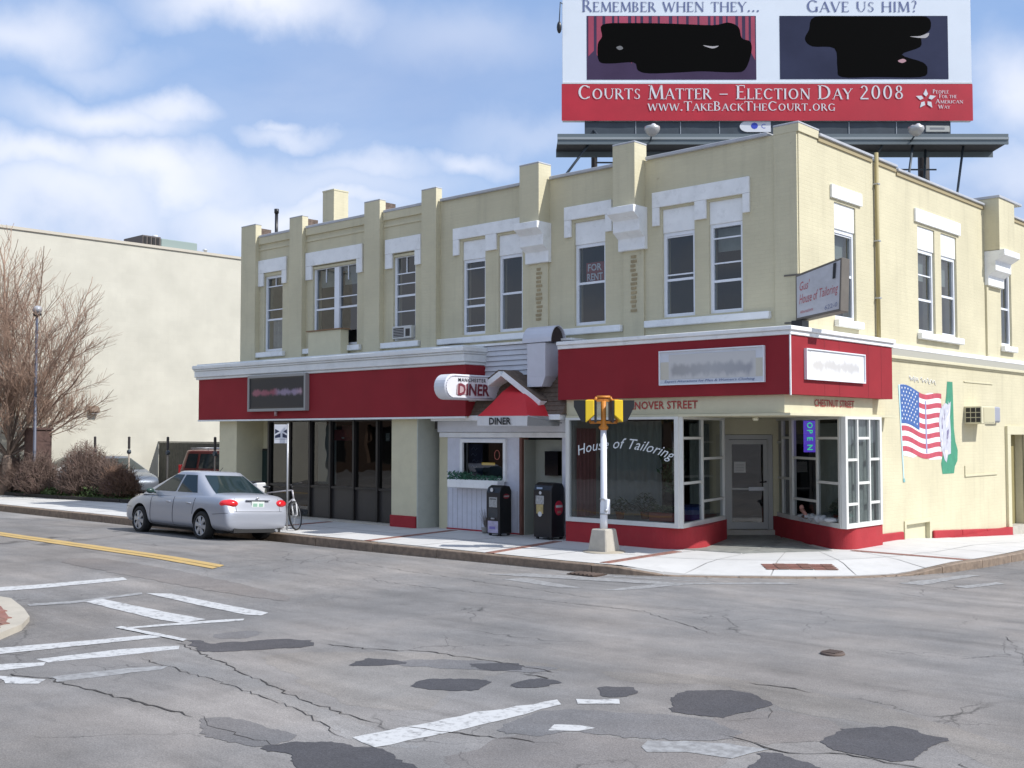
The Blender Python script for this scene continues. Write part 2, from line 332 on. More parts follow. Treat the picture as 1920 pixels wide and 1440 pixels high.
# ============================================================ GROUND
def asphalt(name, base, streak=True, crack=1.0, scale=1.0):
    m = bpy.data.materials.new(name); m.use_nodes = True; t = m.node_tree; p = t.nodes['Principled BSDF']; p.inputs['Roughness'].default_value = .9; p.inputs['Specular IOR Level'].default_value = .3
    g = t.nodes.new('ShaderNodeNewGeometry')
    def nz(sc, det=5, rg=.6, st=(1, 1, 1), rot=0):
        mp = t.nodes.new('ShaderNodeMapping'); mp.inputs['Scale'].default_value = st; mp.inputs['Rotation'].default_value = (0, 0, rot); t.links.new(g.outputs['Position'], mp.inputs[0])
        n = t.nodes.new('ShaderNodeTexNoise'); n.inputs['Scale'].default_value = sc; n.inputs['Detail'].default_value = det; n.inputs['Roughness'].default_value = rg; t.links.new(mp.outputs[0], n.inputs[0]); return n.outputs[0]
    def rng(x, a, b, c, d):
        r = t.nodes.new('ShaderNodeMapRange'); r.inputs[1].default_value = a; r.inputs[2].default_value = b; r.inputs[3].default_value = c; r.inputs[4].default_value = d; t.links.new(x, r.inputs[0]); return r.outputs[0]
    def mul(a, b):
        n = t.nodes.new('ShaderNodeMath'); n.operation = 'MULTIPLY'; t.links.new(a, n.inputs[0]); t.links.new(b, n.inputs[1]); return n.outputs[0]
    v = mul(rng(nz(.55, 8, .65), .3, .7, .77, 1.19), rng(nz(70, 3, .8), .32, .68, .66, 1.32))
    v = mul(v, rng(nz(24, 4, .8), .3, .7, .88, 1.12)); v = mul(v, rng(nz(3.1, 6, .7), .3, .7, .90, 1.08))
    if streak:
        v = mul(v, rng(nz(.16, 4, .5), .35, .65, .86, 1.15)); v = mul(v, rng(nz(1.0, 5, .6, (.16, 1.6, 1)), .3, .7, .84, 1.14)); v = mul(v, rng(nz(2.2, 4, .55, (.25, 1.3, 1), .5), .56, .7, 1.0, .84))
    if crack:
        # a few meandering hairline cracks
        for sc, wd, seed in ((.22, .0045, 0), (.55, .007, 9)):
            mp = t.nodes.new('ShaderNodeMapping'); mp.inputs['Location'].default_value = (seed, seed * .7, 0); t.links.new(g.outputs['Position'], mp.inputs[0])
            nn = t.nodes.new('ShaderNodeTexNoise'); nn.inputs['Scale'].default_value = 1.6; nn.inputs['Detail'].default_value = 6; t.links.new(mp.outputs[0], nn.inputs[0])
            ad = t.nodes.new('ShaderNodeVectorMath'); ad.operation = 'MULTIPLY_ADD'; t.links.new(nn.outputs['Color'], ad.inputs[0]); ad.inputs[1].default_value = (.9, .9, 0); t.links.new(mp.outputs[0], ad.inputs[2])
            vo = t.nodes.new('ShaderNodeTexVoronoi'); vo.feature = 'DISTANCE_TO_EDGE'; vo.inputs['Scale'].default_value = sc; t.links.new(ad.outputs[0], vo.inputs[0])
            mk = rng(nz(.4, 3), .50, .60, 0, 1)
            c = rng(vo.outputs[0], 0, wd, .45, 1.0)
            mm = t.nodes.new('ShaderNodeMix'); t.links.new(mk, mm.inputs[0]); mm.inputs[2].default_value = 1.0; t.links.new(c, mm.inputs[3]); v = mul(v, mm.outputs[0])
    c1 = t.nodes.new('ShaderNodeMix'); c1.data_type = 'RGBA'; t.links.new(rng(nz(.28, 4), .4, .6, 0, 1), c1.inputs[0]); c1.inputs[6].default_value = (*base, 1); c1.inputs[7].default_value = (base[0] * 1.05, base[1] * 1.0, base[2] * .95, 1)
    mm = t.nodes.new('ShaderNodeMix'); mm.data_type = 'RGBA'; mm.blend_type = 'MULTIPLY'; mm.inputs[0].default_value = 1; t.links.new(c1.outputs[2], mm.inputs[6]); t.links.new(v, mm.inputs[7]); t.links.new(mm.outputs[2], p.inputs['Base Color'])
    b = t.nodes.new('ShaderNodeBump'); b.inputs['Strength'].default_value = .35; b.inputs['Distance'].default_value = .01; t.links.new(nz(80, 3), b.inputs['Height']); t.links.new(b.outputs[0], p.inputs['Normal'])
    MATS[name] = m; return m
ASPH = asphalt('worn grey asphalt', (.218, .211, .204))
ASPL = asphalt('old pale asphalt', (.225, .222, .218), crack=0)
ASPT = asphalt('tan worn asphalt', (.225, .214, .200), crack=0)
ASPM = asphalt('older mid grey asphalt patch', (.158, .156, .158), streak=False, crack=0)
ASPD = asphalt('fresh dark asphalt patch', (.075, .074, .080), streak=False, crack=0)
ASPB = asphalt('brownish worn asphalt', (.188, .176, .168), streak=False, crack=1)
def paint(name, col, wear):
    m = mat(name, col, .7); t = m.node_tree; p = t.nodes['Principled BSDF']; g = t.nodes.new('ShaderNodeNewGeometry')
    n = t.nodes.new('ShaderNodeTexNoise'); n.inputs['Scale'].default_value = 11; n.inputs['Detail'].default_value = 9; n.inputs['Roughness'].default_value = .7; t.links.new(g.outputs['Position'], n.inputs[0])
    r = t.nodes.new('ShaderNodeMapRange'); r.inputs[1].default_value = wear; r.inputs[2].default_value = wear + .16; t.links.new(n.outputs[0], r.inputs[0])
    mm = t.nodes.new('ShaderNodeMix'); mm.data_type = 'RGBA'; t.links.new(r.outputs[0], mm.inputs[0]); mm.inputs[6].default_value = (*col, 1); mm.inputs[7].default_value = (.22, .215, .21, 1); t.links.new(mm.outputs[2], p.inputs['Base Color']); return m
PWHITE = paint('worn white road paint', (.50, .50, .49), .50)
PFAINT = paint('faded white road paint', (.32, .32, .315), .42)
PYEL = paint('worn yellow road paint', (.50, .34, .12), .55)

def lin(a, b, st):
    n = max(1, round((b - a) / st)); return [a + (b - a) * i / n for i in range(n + 1)]
gx = [-400, -150, -80] + lin(-50, -9, .8) + lin(-8.5, 14, .5) + [20, 40, 90, 400]; gy = [-400, -150, -60, -30] + lin(-20, -9.5, .5) + lin(-9.3, -3.3, .2) + lin(-2.8, 14, .6) + [20, 30, 60, 150, 400]
mb = MB()
for y in gy:
    for x in gx: mb.v.append((x, y, ground_h(x, y)))
nx = len(gx)
for j in range(len(gy) - 1):
    for i in range(nx - 1): mb.f.append((j * nx + i, j * nx + i + 1, (j + 1) * nx + i + 1, (j + 1) * nx + i)); mb.sm.add(len(mb.f) - 1)
road = tag(mb.build('road', ASPH), kind='structure')

def jitterpoly(pts, step=.14, amp=.03, seed=0):
    rnd = random.Random(seed); o = []
    for k, p in enumerate(pts):
        q = pts[(k + 1) % len(pts)]; d = math.dist(p, q); n = max(1, int(d / step))
        for i in range(n):
            t = i / n; o.append((p[0] + (q[0] - p[0]) * t + (rnd.uniform(-amp, amp)), p[1] + (q[1] - p[1]) * t + rnd.uniform(-amp, amp)))
    return o
LAYER = [0]
def rounded(pts, n=5):
    o = []; m_ = len(pts)
    for i in range(m_):
        p0, p1, p2, p3 = pts[i - 1], pts[i], pts[(i + 1) % m_], pts[(i + 2) % m_]
        for k in range(n):
            t = k / n; o.append(tuple(.5 * ((2 * p1[j]) + (-p0[j] + p2[j]) * t + (2 * p0[j] - 5 * p1[j] + 4 * p2[j] - p3[j]) * t * t + (-p0[j] + 3 * p1[j] - 3 * p2[j] + p3[j]) * t ** 3) for j in (0, 1)))
    return o
def patch(name, pts, m, lift=.004, amp=.02, step=.14, zf=ground_h, seed=None):
    LAYER[0] += 1
    rnd_ = name == 'asphalt_patch'
    if rnd_: pts = rounded(pts, 2); step = .04; amp = min(amp, .013)
    lift *= .25 if min(p[0] for p in pts) > -2.6 else .6
    q = jitterpoly(pts, step, amp, seed if seed is not None else LAYER[0])
    if rnd_: q = [(x + .075 * noise.noise(Vector((x * 4.2, y * 4.2, LAYER[0]))) + .03 * noise.noise(Vector((x * 15, y * 15, 3))), y + .075 * noise.noise(Vector((x * 4.2, y * 4.2, LAYER[0] + 50))) + .03 * noise.noise(Vector((x * 15, y * 15, 9)))) for x, y in q]
    bm = bmesh.new(); vs_ = [bm.verts.new((x, y, 0)) for x, y in q]; bm.faces.new(vs_); bmesh.ops.triangulate(bm, faces=bm.faces)
    for v in bm.verts: v.co.z = zf(v.co.x, v.co.y) + lift
    bmesh.ops.recalc_face_normals(bm, faces=bm.faces)
    me = bpy.data.meshes.new(name); bm.to_mesh(me); bm.free(); me.materials.append(m)
    if me.polygons and me.polygons[0].normal.z < 0: me.flip_normals()
    return link(name, me, road)
def stripe(name, a0, a1, b0, b1, m, n=24, lift=.010, amp=.012):
    """painted line between edge a0-a1 and edge b0-b1, following the road"""
    rnd = random.Random(int(a0[0] * 100)); mb = MB()
    for i in range(n + 1):
        t = i / n
        for p, q in ((a0, a1), (b0, b1)):
            x = p[0] + (q[0] - p[0]) * t + rnd.uniform(-amp, amp) * .3; y = p[1] + (q[1] - p[1]) * t + rnd.uniform(-amp, amp); mb.v.append((x, y, ground_h(x, y) + lift))
    for i in range(n): mb.f.append((2 * i, 2 * i + 2, 2 * i + 3, 2 * i + 1))
    return mb.build(name, m, road)
# resurfaced areas (lowest layer first)
patch('asphalt_patch', [(-1.30, -12.22), (.83, -12.66), (2.39, -12.97), (3.86, -13.2), (3.25, -13.40), (2.18, -13.1), (.94, -12.99), (-.78, -12.85)], ASPL, .004, .01)
patch('asphalt_patch', [(.69, -10.98), (2.14, -10.2), (2.9, -10.3), (2.5, -10.6), (2.6, -11.6), (3.0, -12.3), (2.4, -12.7), (.9, -12.3), (0, -11.9)], ASPT, .004, .03)
patch('asphalt_patch', [(3.2, -10.1), (4.0, -9.55), (4.6, -9.45), (5.4, -9.5), (6.3, -9.75), (7.4, -10.25), (8.4, -10.9), (8.3, -11.3), (7.2, -10.75), (6.3, -10.15), (5.4, -10.3), (4.7, -9.85), (4.2, -9.9), (3.7, -10.3)], ASPT, .004, .04)
patch('asphalt_patch', [(5.1, -10.5), (5.5, -10.3), (6.0, -10.5), (5.95, -11.1), (5.5, -11.4), (5.0, -11.2)], ASPB, .008, .03)
patch('asphalt_patch', [(4.2, -12.2), (4.9, -11.95), (5.6, -11.7), (5.8, -12.2), (5.9, -13.2), (5.0, -14.2), (4.2, -13.2)], ASPB, .004, .05)
patch('asphalt_patch', [(-9, -9.1), (-4.5, -9.0), (-3.0, -9.4), (-5.0, -9.75), (-9, -9.9)], ASPB, .006, .05, step=.3)
patch('asphalt_patch', [(3.93, -12.45), (3.8, -11.99), (3.89, -11.53), (4.45, -11.2), (5.01, -11.0), (5.37, -11.17), (5.43, -11.5), (4.77, -11.95), (4.39, -12.05), (4.25, -12.4)], ASPM, .012, .02)
patch('asphalt_patch', [(1.78, -13.85), (2.26, -13.65), (2.85, -13.65), (2.95, -13.82), (2.89, -14.03), (2.46, -14.13)], ASPM, .012, .02)
patch('asphalt_patch', [(1.3, -11.0), (1.9, -10.55), (2.75, -10.3), (2.5, -10.75), (1.75, -11.1), (1.35, -11.3)], ASPM, .012, .02)
patch('asphalt_patch', [(-1.39, -11.71), (-1.53, -11.36), (-1.36, -11.1), (-1.12, -11.23), (-1.09, -11.58)], ASPM, .008, .02)
for q in ([(-1.47, -12.02), (-1.05, -11.9), (-.76, -11.37), (-.61, -11.18), (-.3, -11.03), (-.1, -11.33), (-.22, -11.61), (-.44, -11.94), (-.69, -12.25)],
          [(1.07, -11.6), (.93, -11.27), (1.19, -11.12), (1.43, -11.15), (1.35, -11.41)], [(1.94, -10.76), (2.13, -10.47), (2.42, -10.42), (2.44, -10.72), (2.21, -10.87)],
          [(2.16, -11.7), (2.21, -11.47), (2.59, -11.19), (2.74, -11.3), (2.78, -11.6), (2.45, -11.84)], [(2.92, -11.2), (2.87, -10.8), (3.12, -10.73), (3.2, -10.87), (3.11, -11.14)],
          [(3.62, -10.76), (3.62, -10.58), (3.85, -10.46), (3.99, -10.62), (4.0, -10.84), (3.78, -10.91)],
          [(4.52, -10.9), (4.27, -10.37), (4.4, -10.04), (4.74, -9.94), (5.03, -10.09), (5.12, -10.32), (5.01, -10.83), (4.78, -10.97)],
          [(6.02, -10.99), (6.0, -10.54), (6.26, -10.15), (6.53, -10.17), (6.68, -10.25), (6.72, -10.48), (6.76, -10.99), (6.52, -11.13), (6.22, -11.13)],
          [(5.84, -11.7), (5.82, -11.53), (6.05, -11.55), (6.31, -11.63), (6.51, -11.79), (6.13, -12.14)],
          [(2.94, -14.04), (2.98, -13.89), (3.23, -13.58), (3.61, -13.47), (4.2, -13.57), (4.53, -13.77), (3.88, -14.37), (3.34, -14.01)]):
    patch('asphalt_patch', q, ASPD, .016, .012, .08)
# long cracks: thin dark tapering slits
CRK = mat('crack tar', (.045, .04, .036), .9)
def crackline(pts, w, amp=.05):
    rnd = random.Random(len(pts) * 7 + int(pts[0][0] * 50)); q = []
    for a, b in zip(pts, pts[1:]):
        n = max(2, int(math.dist(a, b) / .09))
        for i in range(n): t = i / n; q.append((a[0] + (b[0] - a[0]) * t + rnd.uniform(-amp, amp) * .4, a[1] + (b[1] - a[1]) * t + rnd.uniform(-amp, amp) * .4))
    q.append(pts[-1]); mb = MB()
    for i, (x, y) in enumerate(q):
        ww = w * rnd.uniform(.3, 1.2) * min(1, i / 3 + .1, (len(q) - 1 - i) / 3 + .1); mb.v += [(x, y - ww / 2, ground_h(x, y) + .005), (x + ww * .2, y + ww / 2, ground_h(x, y) + .005)]
    for i in range(len(q) - 1): mb.f.append((2 * i, 2 * i + 2, 2 * i + 3, 2 * i + 1))
    mb.build('crack', CRK, road)
for p, w_ in (([(-1.4, -12.14), (.2, -12.5), (1.86, -12.87), (3.14, -12.98)], .028), ([(-1.15, -14.26), (-.72, -14.03), (.1, -14.0), (1.14, -13.9), (1.75, -13.88)], .045),
              ([(-.1, -11.09), (.59, -10.91), (1.12, -10.59), (2.21, -10.47), (2.94, -10.45)], .04), ([(4.5, -9.55), (4.94, -9.5), (5.21, -9.51)], .06), ([(-.9, -12.9), (.94, -13.0), (2.2, -13.12), (3.2, -13.42)], .02),
              ([(2.6, -10.75), (2.95, -10.72), (3.0, -10.85)], .05), ([(5.3, -11.3), (5.9, -11.45), (6.3, -11.2), (7.0, -11.1)], .04), ([(-4, -7.2), (-1, -6.9), (1.2, -6.7), (3.0, -7.6)], .02),
              ([(5.4, -5.2), (6.4, -7.2), (8.0, -8.6)], .02), ([(-2, -8.8), (-.5, -7.6), (-.1, -7.2)], .015), ([(3.2, -12.9), (4.1, -12.6), (4.6, -12.4)], .03), ([(3.0, -13.9), (2.2, -13.95), (1.7, -13.8)], .02),
              ([(-6.5, -6.1), (-3.5, -6.0), (0, -6.2)], .018), ([(7.2, -10.4), (7.0, -10.8), (7.4, -11.4)], .025), ([(5.15, -10.2), (5.35, -10.6), (5.1, -11.0)], .02)): crackline(p, w_ * .62, .09)
# markings
stripe('yellow_centre_line', (-60, -7.98), (-6.75, -8.05), (-60, -8.18), (-6.6, -8.25), PYEL, 90)
stripe('yellow_centre_line', (-60, -8.20), (-6.6, -8.27), (-60, -8.38), (-6.5, -8.45), PYEL, 90)
def zc(u): pass
patch('stop_line', [(-6.9, -12.4), (-6.7, -11.42), (-6.56, -10.04), (-6.27, -10.11), (-6.33, -11.5), (-6.5, -12.4)], PWHITE, .01, .012)
patch('crosswalk_bar', [(-5.14, -12.21), (-4.98, -11.63), (-5.05, -10.56), (-4.9, -10.64), (-4.80, -11.72), (-4.98, -12.25)], PFAINT, .01, .01)
patch('crosswalk_bar', [(-4.97, -10.56), (-4.68, -10.29), (-2.38, -10.20), (-2.25, -10.41), (-2.48, -10.5), (-3.73, -10.53)], PWHITE, .01, .012)
patch('crosswalk_bar', [(-4.97, -11.54), (-4.89, -11.26), (-2.53, -11.07), (-2.5, -11.43), (-2.89, -11.5)], PWHITE, .01, .012)
patch('crosswalk_bar', [(-2.75, -12.13), (-2.35, -10.9), (-2.2, -10.7), (-2.1, -10.8), (-2.63, -12.12)], PWHITE, .01, .01)
patch('crosswalk_bar', [(-2.82, -12.07), (-1.47, -11.98), (-1.37, -12.09), (-2.8, -12.17)], PWHITE, .017, .01)
patch('stop_line', [(-3.4, -15.4), (-2.52, -13.68), (-2.03, -12.07), (-1.8, -12.13), (-2.18, -13.82), (-3.0, -15.5)], PWHITE, .01, .012)
patch('stop_line', [(-1.63, -13.67), (-1.48, -12.81), (-1.19, -12.25), (-1.03, -12.35), (-1.15, -12.95), (-1.38, -13.67)], PWHITE, .01, .012)
patch('stop_line', [(-2.1, -14.8), (-1.67, -14.04), (-1.4, -13.68), (-1.26, -13.78), (-1.35, -14.18), (-1.7, -14.9)], PWHITE, .01, .012)
patch('crosswalk_bar', [(-.68, -13.99), (-.52, -13.3), (-.3, -12.9), (-.2, -13.05), (-.41, -14.04)], PFAINT, .01, .012)
patch('crosswalk_bar', [(-1.12, -14.3), (-.95, -14.24), (-.58, -14.07), (-.45, -14.2), (-.71, -14.4)], PWHITE, .017, .012)
patch('stop_line', [(3.25, -13.36), (3.4, -12.16), (3.63, -11.3), (3.76, -11.42), (3.74, -12.05), (3.71, -12.66), (3.59, -13.43)], PWHITE, .017, .022)
patch('stop_line', [(3.72, -11.2), (4.0, -10.95), (4.1, -11.05), (3.85, -11.35)], PWHITE, .02, .03)
patch('crosswalk_bar', [(4.15, -12.0), (4.3, -11.9), (4.45, -11.85), (4.4, -12.02), (4.25, -12.15)], PWHITE, .02, .03)
patch('crosswalk_bar', [(5.0, -11.9), (5.5, -11.55), (5.8, -11.45), (5.7, -11.8), (5.2, -12.1)], PFAINT, .017, .05)
for k, q in enumerate(([(-3.05, -5.3), (-2.6, -4.7), (.08, -3.93), (-.06, -4.31)], [(-2.3, -4.43), (-1.95, -4.1), (-.07, -3.60), (.52, -3.35), (.1, -3.6)], [(-2.47, -5.56), (-1.1, -5.69), (-.86, -5.46), (-2.26, -5.20)], [(-.43, -5.47), (-.2, -4.1), (1.15, -2.80), (1.45, -2.83), (.20, -3.95), (-.2, -5.3)],
                       [(2.56, -1.66), (2.95, .18), (3.15, .25), (2.92, -1.6)], [(3.36, -1.42), (3.67, -.45), (3.83, -.6), (3.58, -1.5)], [(4.4, -1.5), (4.7, -.2), (4.85, -.3), (4.6, -1.6)], [(5.5, -1.2), (6.4, .4), (6.6, .3), (5.7, -1.4)])):
    patch('crosswalk_bar', q, PFAINT, .01 + .002 * k, .02, .1)
# ironwork in the road
def cover(name, c, rx, ry, label):
    mb = MB(); n = 20
    mb.lathe((c[0], c[1], ground_h(*c) - .02), (0, 0, 1), [(0, rx), (.035, rx), (.045, rx * .94)], 24)
    o = thing(name, (c[0], c[1], 0), label, 'utility cover'); mb.build('cover_plate', mat('rusty iron', (.11, .08, .065), .8, var=.3), o)
    mb = MB()
    for k in range(-2, 3): mb.box(c[0] - rx * .6, c[0] + rx * .6, c[1] + k * rx * .3 - .012, c[1] + k * rx * .3 + .012, ground_h(*c) + .026, ground_h(*c) + .034)
    mb.build('cast_rib', mat('rusty iron', (0, 0, 0)), o)
cover('utility_cover', (4.46, -7.70), .13, .1, 'small round rusty valve cover alone in the middle of the road')
gr = thing('storm_drain', (-1.78, -4.12, 0), 'rusty iron storm drain grate in the gutter below the signal pole', 'drain grate')
mb = MB(); mb.box(-2.08, -1.5, -4.36, -3.99, -.02, .018); mb.build('grate_frame', mat('rusty iron dark', (.05, .03, .02), .9, var=.3), gr)
for k in range(6):
    mb = MB(); mb.box(-2.04 + k * .09, -2.0 + k * .09, -4.33, -4.02, .019, .034); mb.build('grate_bar', mat('rusty iron', (0, 0, 0)), gr)

# ------------------------------------------------------------ corner pavement
CONCW = mat('pale concrete paving', (.55, .54, .515), .85, var=.07, vscale=1.2, bump=.15, bscale=70, dirt=.45, dcol=(.38, .37, .34))
JOINT = mat('paving joint', (.36, .35, .33), .9)
GRAN = mat('brown granite kerb', (.22, .165, .12), .8, var=.3, vscale=8, bump=.35, bscale=40)
def sm(x): x = min(max(x, 0), 1); return x * x * (3 - 2 * x)
EDGE = [(-60, -3.95), (-30, -3.95), (-2.6, -3.95), (-1.9, -3.9), (-1.3, -3.72), (-.5, -3.30), (.3, -2.78), (1.08, -2.18), (1.75, -1.5), (2.25, -.65), (2.6, .35), (2.78, 1.5), (2.85, 3.0), (2.87, 6), (2.87, 60)]
def resample(P, st):
    o = [P[0]]
    for a, b in zip(P, P[1:]):
        n = max(1, round(math.dist(a, b) / st))
        for i in range(1, n + 1): o.append((a[0] + (b[0] - a[0]) * i / n, a[1] + (b[1] - a[1]) * i / n))
    return o
EP = resample(EDGE, .45)
def ramp(p):  # 1 = full kerb, 0 = dropped kerb
    if p[1] < -1.5 and p[0] < 1: return 1 - sm((p[0] + 1.7) / 1.2)
    return sm((p[1] + .9) / 1.6)
def edge_h(p):
    r = ramp(p); return (ground_h(*p) + .012) * (1 - r) + walk_h(*p) * r
def inner(p):  # matching point under the building line
    if p[0] < -2.0 or p[1] < -3.6: return (min(p[0], -1.2), 1.0)
    if p[1] > 1.4: return (-.5, max(p[1], 3))
    return (-1.2 + (p[0] + 1.3) * .12, 1.0 + max(0, p[1] + 3.3) * .35)
# base slab under the flags
mb = MB(); T = [0, .35, .55, .75, 1]
def wpt(p, t, dz=0):
    q = inner(p); x = p[0] + (q[0] - p[0]) * t; y = p[1] + (q[1] - p[1]) * t; h0 = edge_h(p); h1 = walk_h(x, y)
    return (x, y, h0 + (h1 - h0) * sm(t * 3.0) + dz)
for p in EP:
    for t in T: mb.v.append(wpt(p, t, -.012))
for i in range(len(EP) - 1):
    for j in range(len(T) - 1): mb.f.append((i * 5 + j, i * 5 + j + 1, (i + 1) * 5 + j + 1, (i + 1) * 5 + j)); mb.sm.add(len(mb.f) - 1)
walk = tag(mb.build('pavement', JOINT), kind='structure')
# entrance slab bedding, inside the corner recess
mb = MB(); mb.face([(-3.6, 1.0, .128), (-1.0, .2, .128), (.2, 1.4, .128), (-.3, 3.6, .128), (-3.2, 4.2, .128)]); mb.build('entrance_bed', JOINT, walk)
# flags: one mesh per panel; joints open between them
ds = [0]
for a, b in zip(EP, EP[1:]): ds.append(ds[-1] + math.dist(a, b))
def at_s(s):
    for i in range(len(ds) - 1):
        if ds[i + 1] >= s: t = (s - ds[i]) / (ds[i + 1] - ds[i]); return (EP[i][0] + (EP[i + 1][0] - EP[i][0]) * t, EP[i][1] + (EP[i + 1][1] - EP[i][1]) * t)
    return EP[-1]
s_corner = next(ds[i] for i, p in enumerate(EP) if p[0] > -2.0)
cuts = [s_corner - 1.55 * k for k in range(24, 0, -1)] + [s_corner + 1.5 * k for k in range(0, 14)]
def panel(s0, s1, t0, t1, m=CONCW, name='paving_slab', lift=0):
    n = 4; mb = MB(); g = .012
    for i in range(n + 1):
        p = at_s(s0 + g + (s1 - s0 - 2 * g) * i / n)
        for j in range(4): mb.v.append(wpt(p, t0 + .003 + (t1 - t0 - .006) * j / 3, lift))
    for i in range(n):
        for j in range(3): mb.f.append((i * 4 + j, i * 4 + j + 1, (i + 1) * 4 + j + 1, (i + 1) * 4 + j)); mb.sm.add(len(mb.f) - 1)
    return mb.build(name, m, walk)
panel(at_s and max(0, cuts[0] - 25), cuts[0], .045, 1)
for a, b in zip(cuts, cuts[1:]):
    panel(a, b, .045, .36); panel(a, b, .36, 1)
panel(cuts[-1], cuts[-1] + 25, .045, 1)
# kerb: granite stones
kerb = tag(MB.build((lambda m_: (m_.box(-60.2, -60, -4.1, -3.9, -.3, .1), m_)[1])(MB()), 'kerb', GRAN), kind='structure')
kc = [s_corner - 1.9 * k for k in range(26, 0, -1)] + [s_corner + 1.25 * k for k in range(0, 20)]
for a, b in zip(kc, kc[1:]):
    if a < 0: continue
    mb = MB(); n = 5; rnd = random.Random(int(a * 100)); dzz = rnd.uniform(-.004, .006)
    for i in range(n + 1):
        s = a + .006 + (b - a - .012) * i / n; p = at_s(s); p2 = at_s(s + .05); q = Vector((p2[0] - p[0], p2[1] - p[1])).normalized(); nrm = Vector((q.y, -q.x))
        h = edge_h(p) + .001; o_ = Vector(p)
        a0 = o_ + nrm * (.02 + rnd.uniform(0, .008)); a1 = o_ - nrm * .13
        mb.v += [(a0.x, a0.y, h - .45), (a0.x, a0.y, h - .015 + dzz), (a0.x - nrm.x * .015, a0.y - nrm.y * .015, h + dzz), (a1.x, a1.y, h + dzz), (a1.x, a1.y, h - .45)]
    for i in range(n):
        for j in range(4): mb.f.append((i * 5 + j, i * 5 + j + 1, (i + 1) * 5 + j + 1, (i + 1) * 5 + j))
    mb.f.append((0, 1, 2, 3, 4)); mb.f.append(tuple(n * 5 + k for k in range(5)))
    mb.build('kerb_stone', GRAN, kerb)
# brick bands across the pavement, brick by brick
BR = [mat('red paving brick', (.27, .13, .10), .85, var=.2, vscale=10), mat('brown paving brick', (.23, .12, .09), .85, var=.2, vscale=10)]
bmesh_ = None
mb = MB(); mb.box(-.098, .098, -.048, .048, -.01, 0); BRM = [mb.mesh('brick', m_) for m_ in BR]
def brickrow(a, b, rows=2, hf=None):
    a = Vector(a); b = Vector(b); d = (b - a); n = int(d.length / .205); d.normalize(); pn = Vector((-d.y, d.x)); ang = math.atan2(d.y, d.x)
    for r in range(rows):
        for i in range(n):
            c = a + d * (.1 + i * .205) + pn * (r * .102); o = link('brick', BRM[(i * 3 + r) % 2], walk); o.location = (c.x, c.y, hf(c.x, c.y)); o.rotation_euler = (0, 0, ang)
def surf(x, y):
    # height of the walk near a point, found from the closest edge sample
    best = min(range(len(EP)), key=lambda i: min((EP[i][0] + (inner(EP[i])[0] - EP[i][0]) * t - x) ** 2 + (EP[i][1] + (inner(EP[i])[1] - EP[i][1]) * t - y) ** 2 for t in (0, .1, .2, .3, .4, .5, .6)))
    p = EP[best]; q = inner(p); t = min(max(((x - p[0]) * (q[0] - p[0]) + (y - p[1]) * (q[1] - p[1])) / ((q[0] - p[0]) ** 2 + (q[1] - p[1]) ** 2), 0), 1)
    return wpt(p, t)[2] + .007
brickrow((-4.45, -3.72), (-5.0, -.95), 2, surf); brickrow((-8.0, -3.72), (-8.5, -.6), 2, surf); brickrow((-1.85, -3.55), (-2.0, -1.0), 2, surf)
brickrow((.35, 1.25), (2.62, 1.15), 2, surf); brickrow((-12.3, -3.72), (-12.6, -1.05), 2, surf)
for r in range(4): brickrow((.12 + r * .072, -1.72 - r * .072 + .0), (1.12 + r * .072, -.86 - r * .072), 1, lambda x, y: surf(x, y) + .004)
# grey stone threshold area in the corner entrance
ENT = mat('grey green terrazzo', (.24, .245, .225), .7, var=.25, vscale=5, dirt=.5, dcol=(.40, .38, .34))
mb = MB()
for q in ([(-2.15, -.75), (-.95, -.62), (-1.5, 2.0), (-2.62, 1.5)], [(-.93, -.62), (.12, .95), (-.7, 1.55), (-1.48, 2.0)], [(-2.62, 1.52), (-1.5, 2.02), (-2.35, 3.3), (-3.2, 2.6)], [(-1.48, 2.02), (-.7, 1.57), (-1.6, 2.7), (-2.3, 3.3)]):
    mb = MB(); c = Vector((sum(a for a, b in q) / 4, sum(b for a, b in q) / 4)); qq = [tuple(c + (Vector(a) - c) * .99) for a, b in [(p, 0) for p in q]]
    mb.prism([(x, y, .138) for x, y in qq], (0, 0, .012)); mb.build('threshold_slab', ENT, walk)
# traffic island at the left edge
isl = tag(MB.build((lambda m_: (m_.prism([(CAM.x + (x - CAM.x) * .962, CAM.y + (y - CAM.y) * .962, -.02) for x, y in [(-9.5, -13.2), (-7.4, -12.05), (-6.3, -11.93), (-5.22, -12.22), (-4.49, -12.47), (-3.95, -12.81), (-3.54, -13.25), (-3.6, -14.2), (-5, -15.3), (-9.5, -16)]], (0, 0, .11)), m_)[1])(MB()), 'traffic_island', mat('island kerb concrete', (.42, .38, .31), .85, var=.1, bump=.2)), kind='structure')
mb = MB(); mb.prism([(CAM.x + (x - CAM.x) * .962, CAM.y + (y - CAM.y) * .962, .08) for x, y in [(-9, -13.25), (-7.2, -12.35), (-5.6, -12.37), (-4.7, -12.66), (-4.1, -12.95), (-3.8, -13.4), (-3.9, -14.15), (-5, -14.95), (-9, -15.75)]], (0, 0, .014)); mb.build('brick_bed', mat('red brick mortar', (.24, .11, .085), .9, var=.2), isl)
hb = [(x, y) for x in [-9 + .205 * i for i in range(27)] for y in [-15.6 + .102 * j for j in range(34)]]
def inside(x, y, P):
    c = False
    for (x0, y0), (x1, y1) in zip(P, P[1:] + P[:1]):
        if (y0 > y) != (y1 > y) and x < (x1 - x0) * (y - y0) / (y1 - y0) + x0: c = not c
    return c
IB = [(-9, -13.3), (-7.2, -12.4), (-5.6, -12.42), (-4.75, -12.70), (-4.15, -12.98), (-3.85, -13.4), (-3.95, -14.1), (-5, -14.9), (-9, -15.7)]
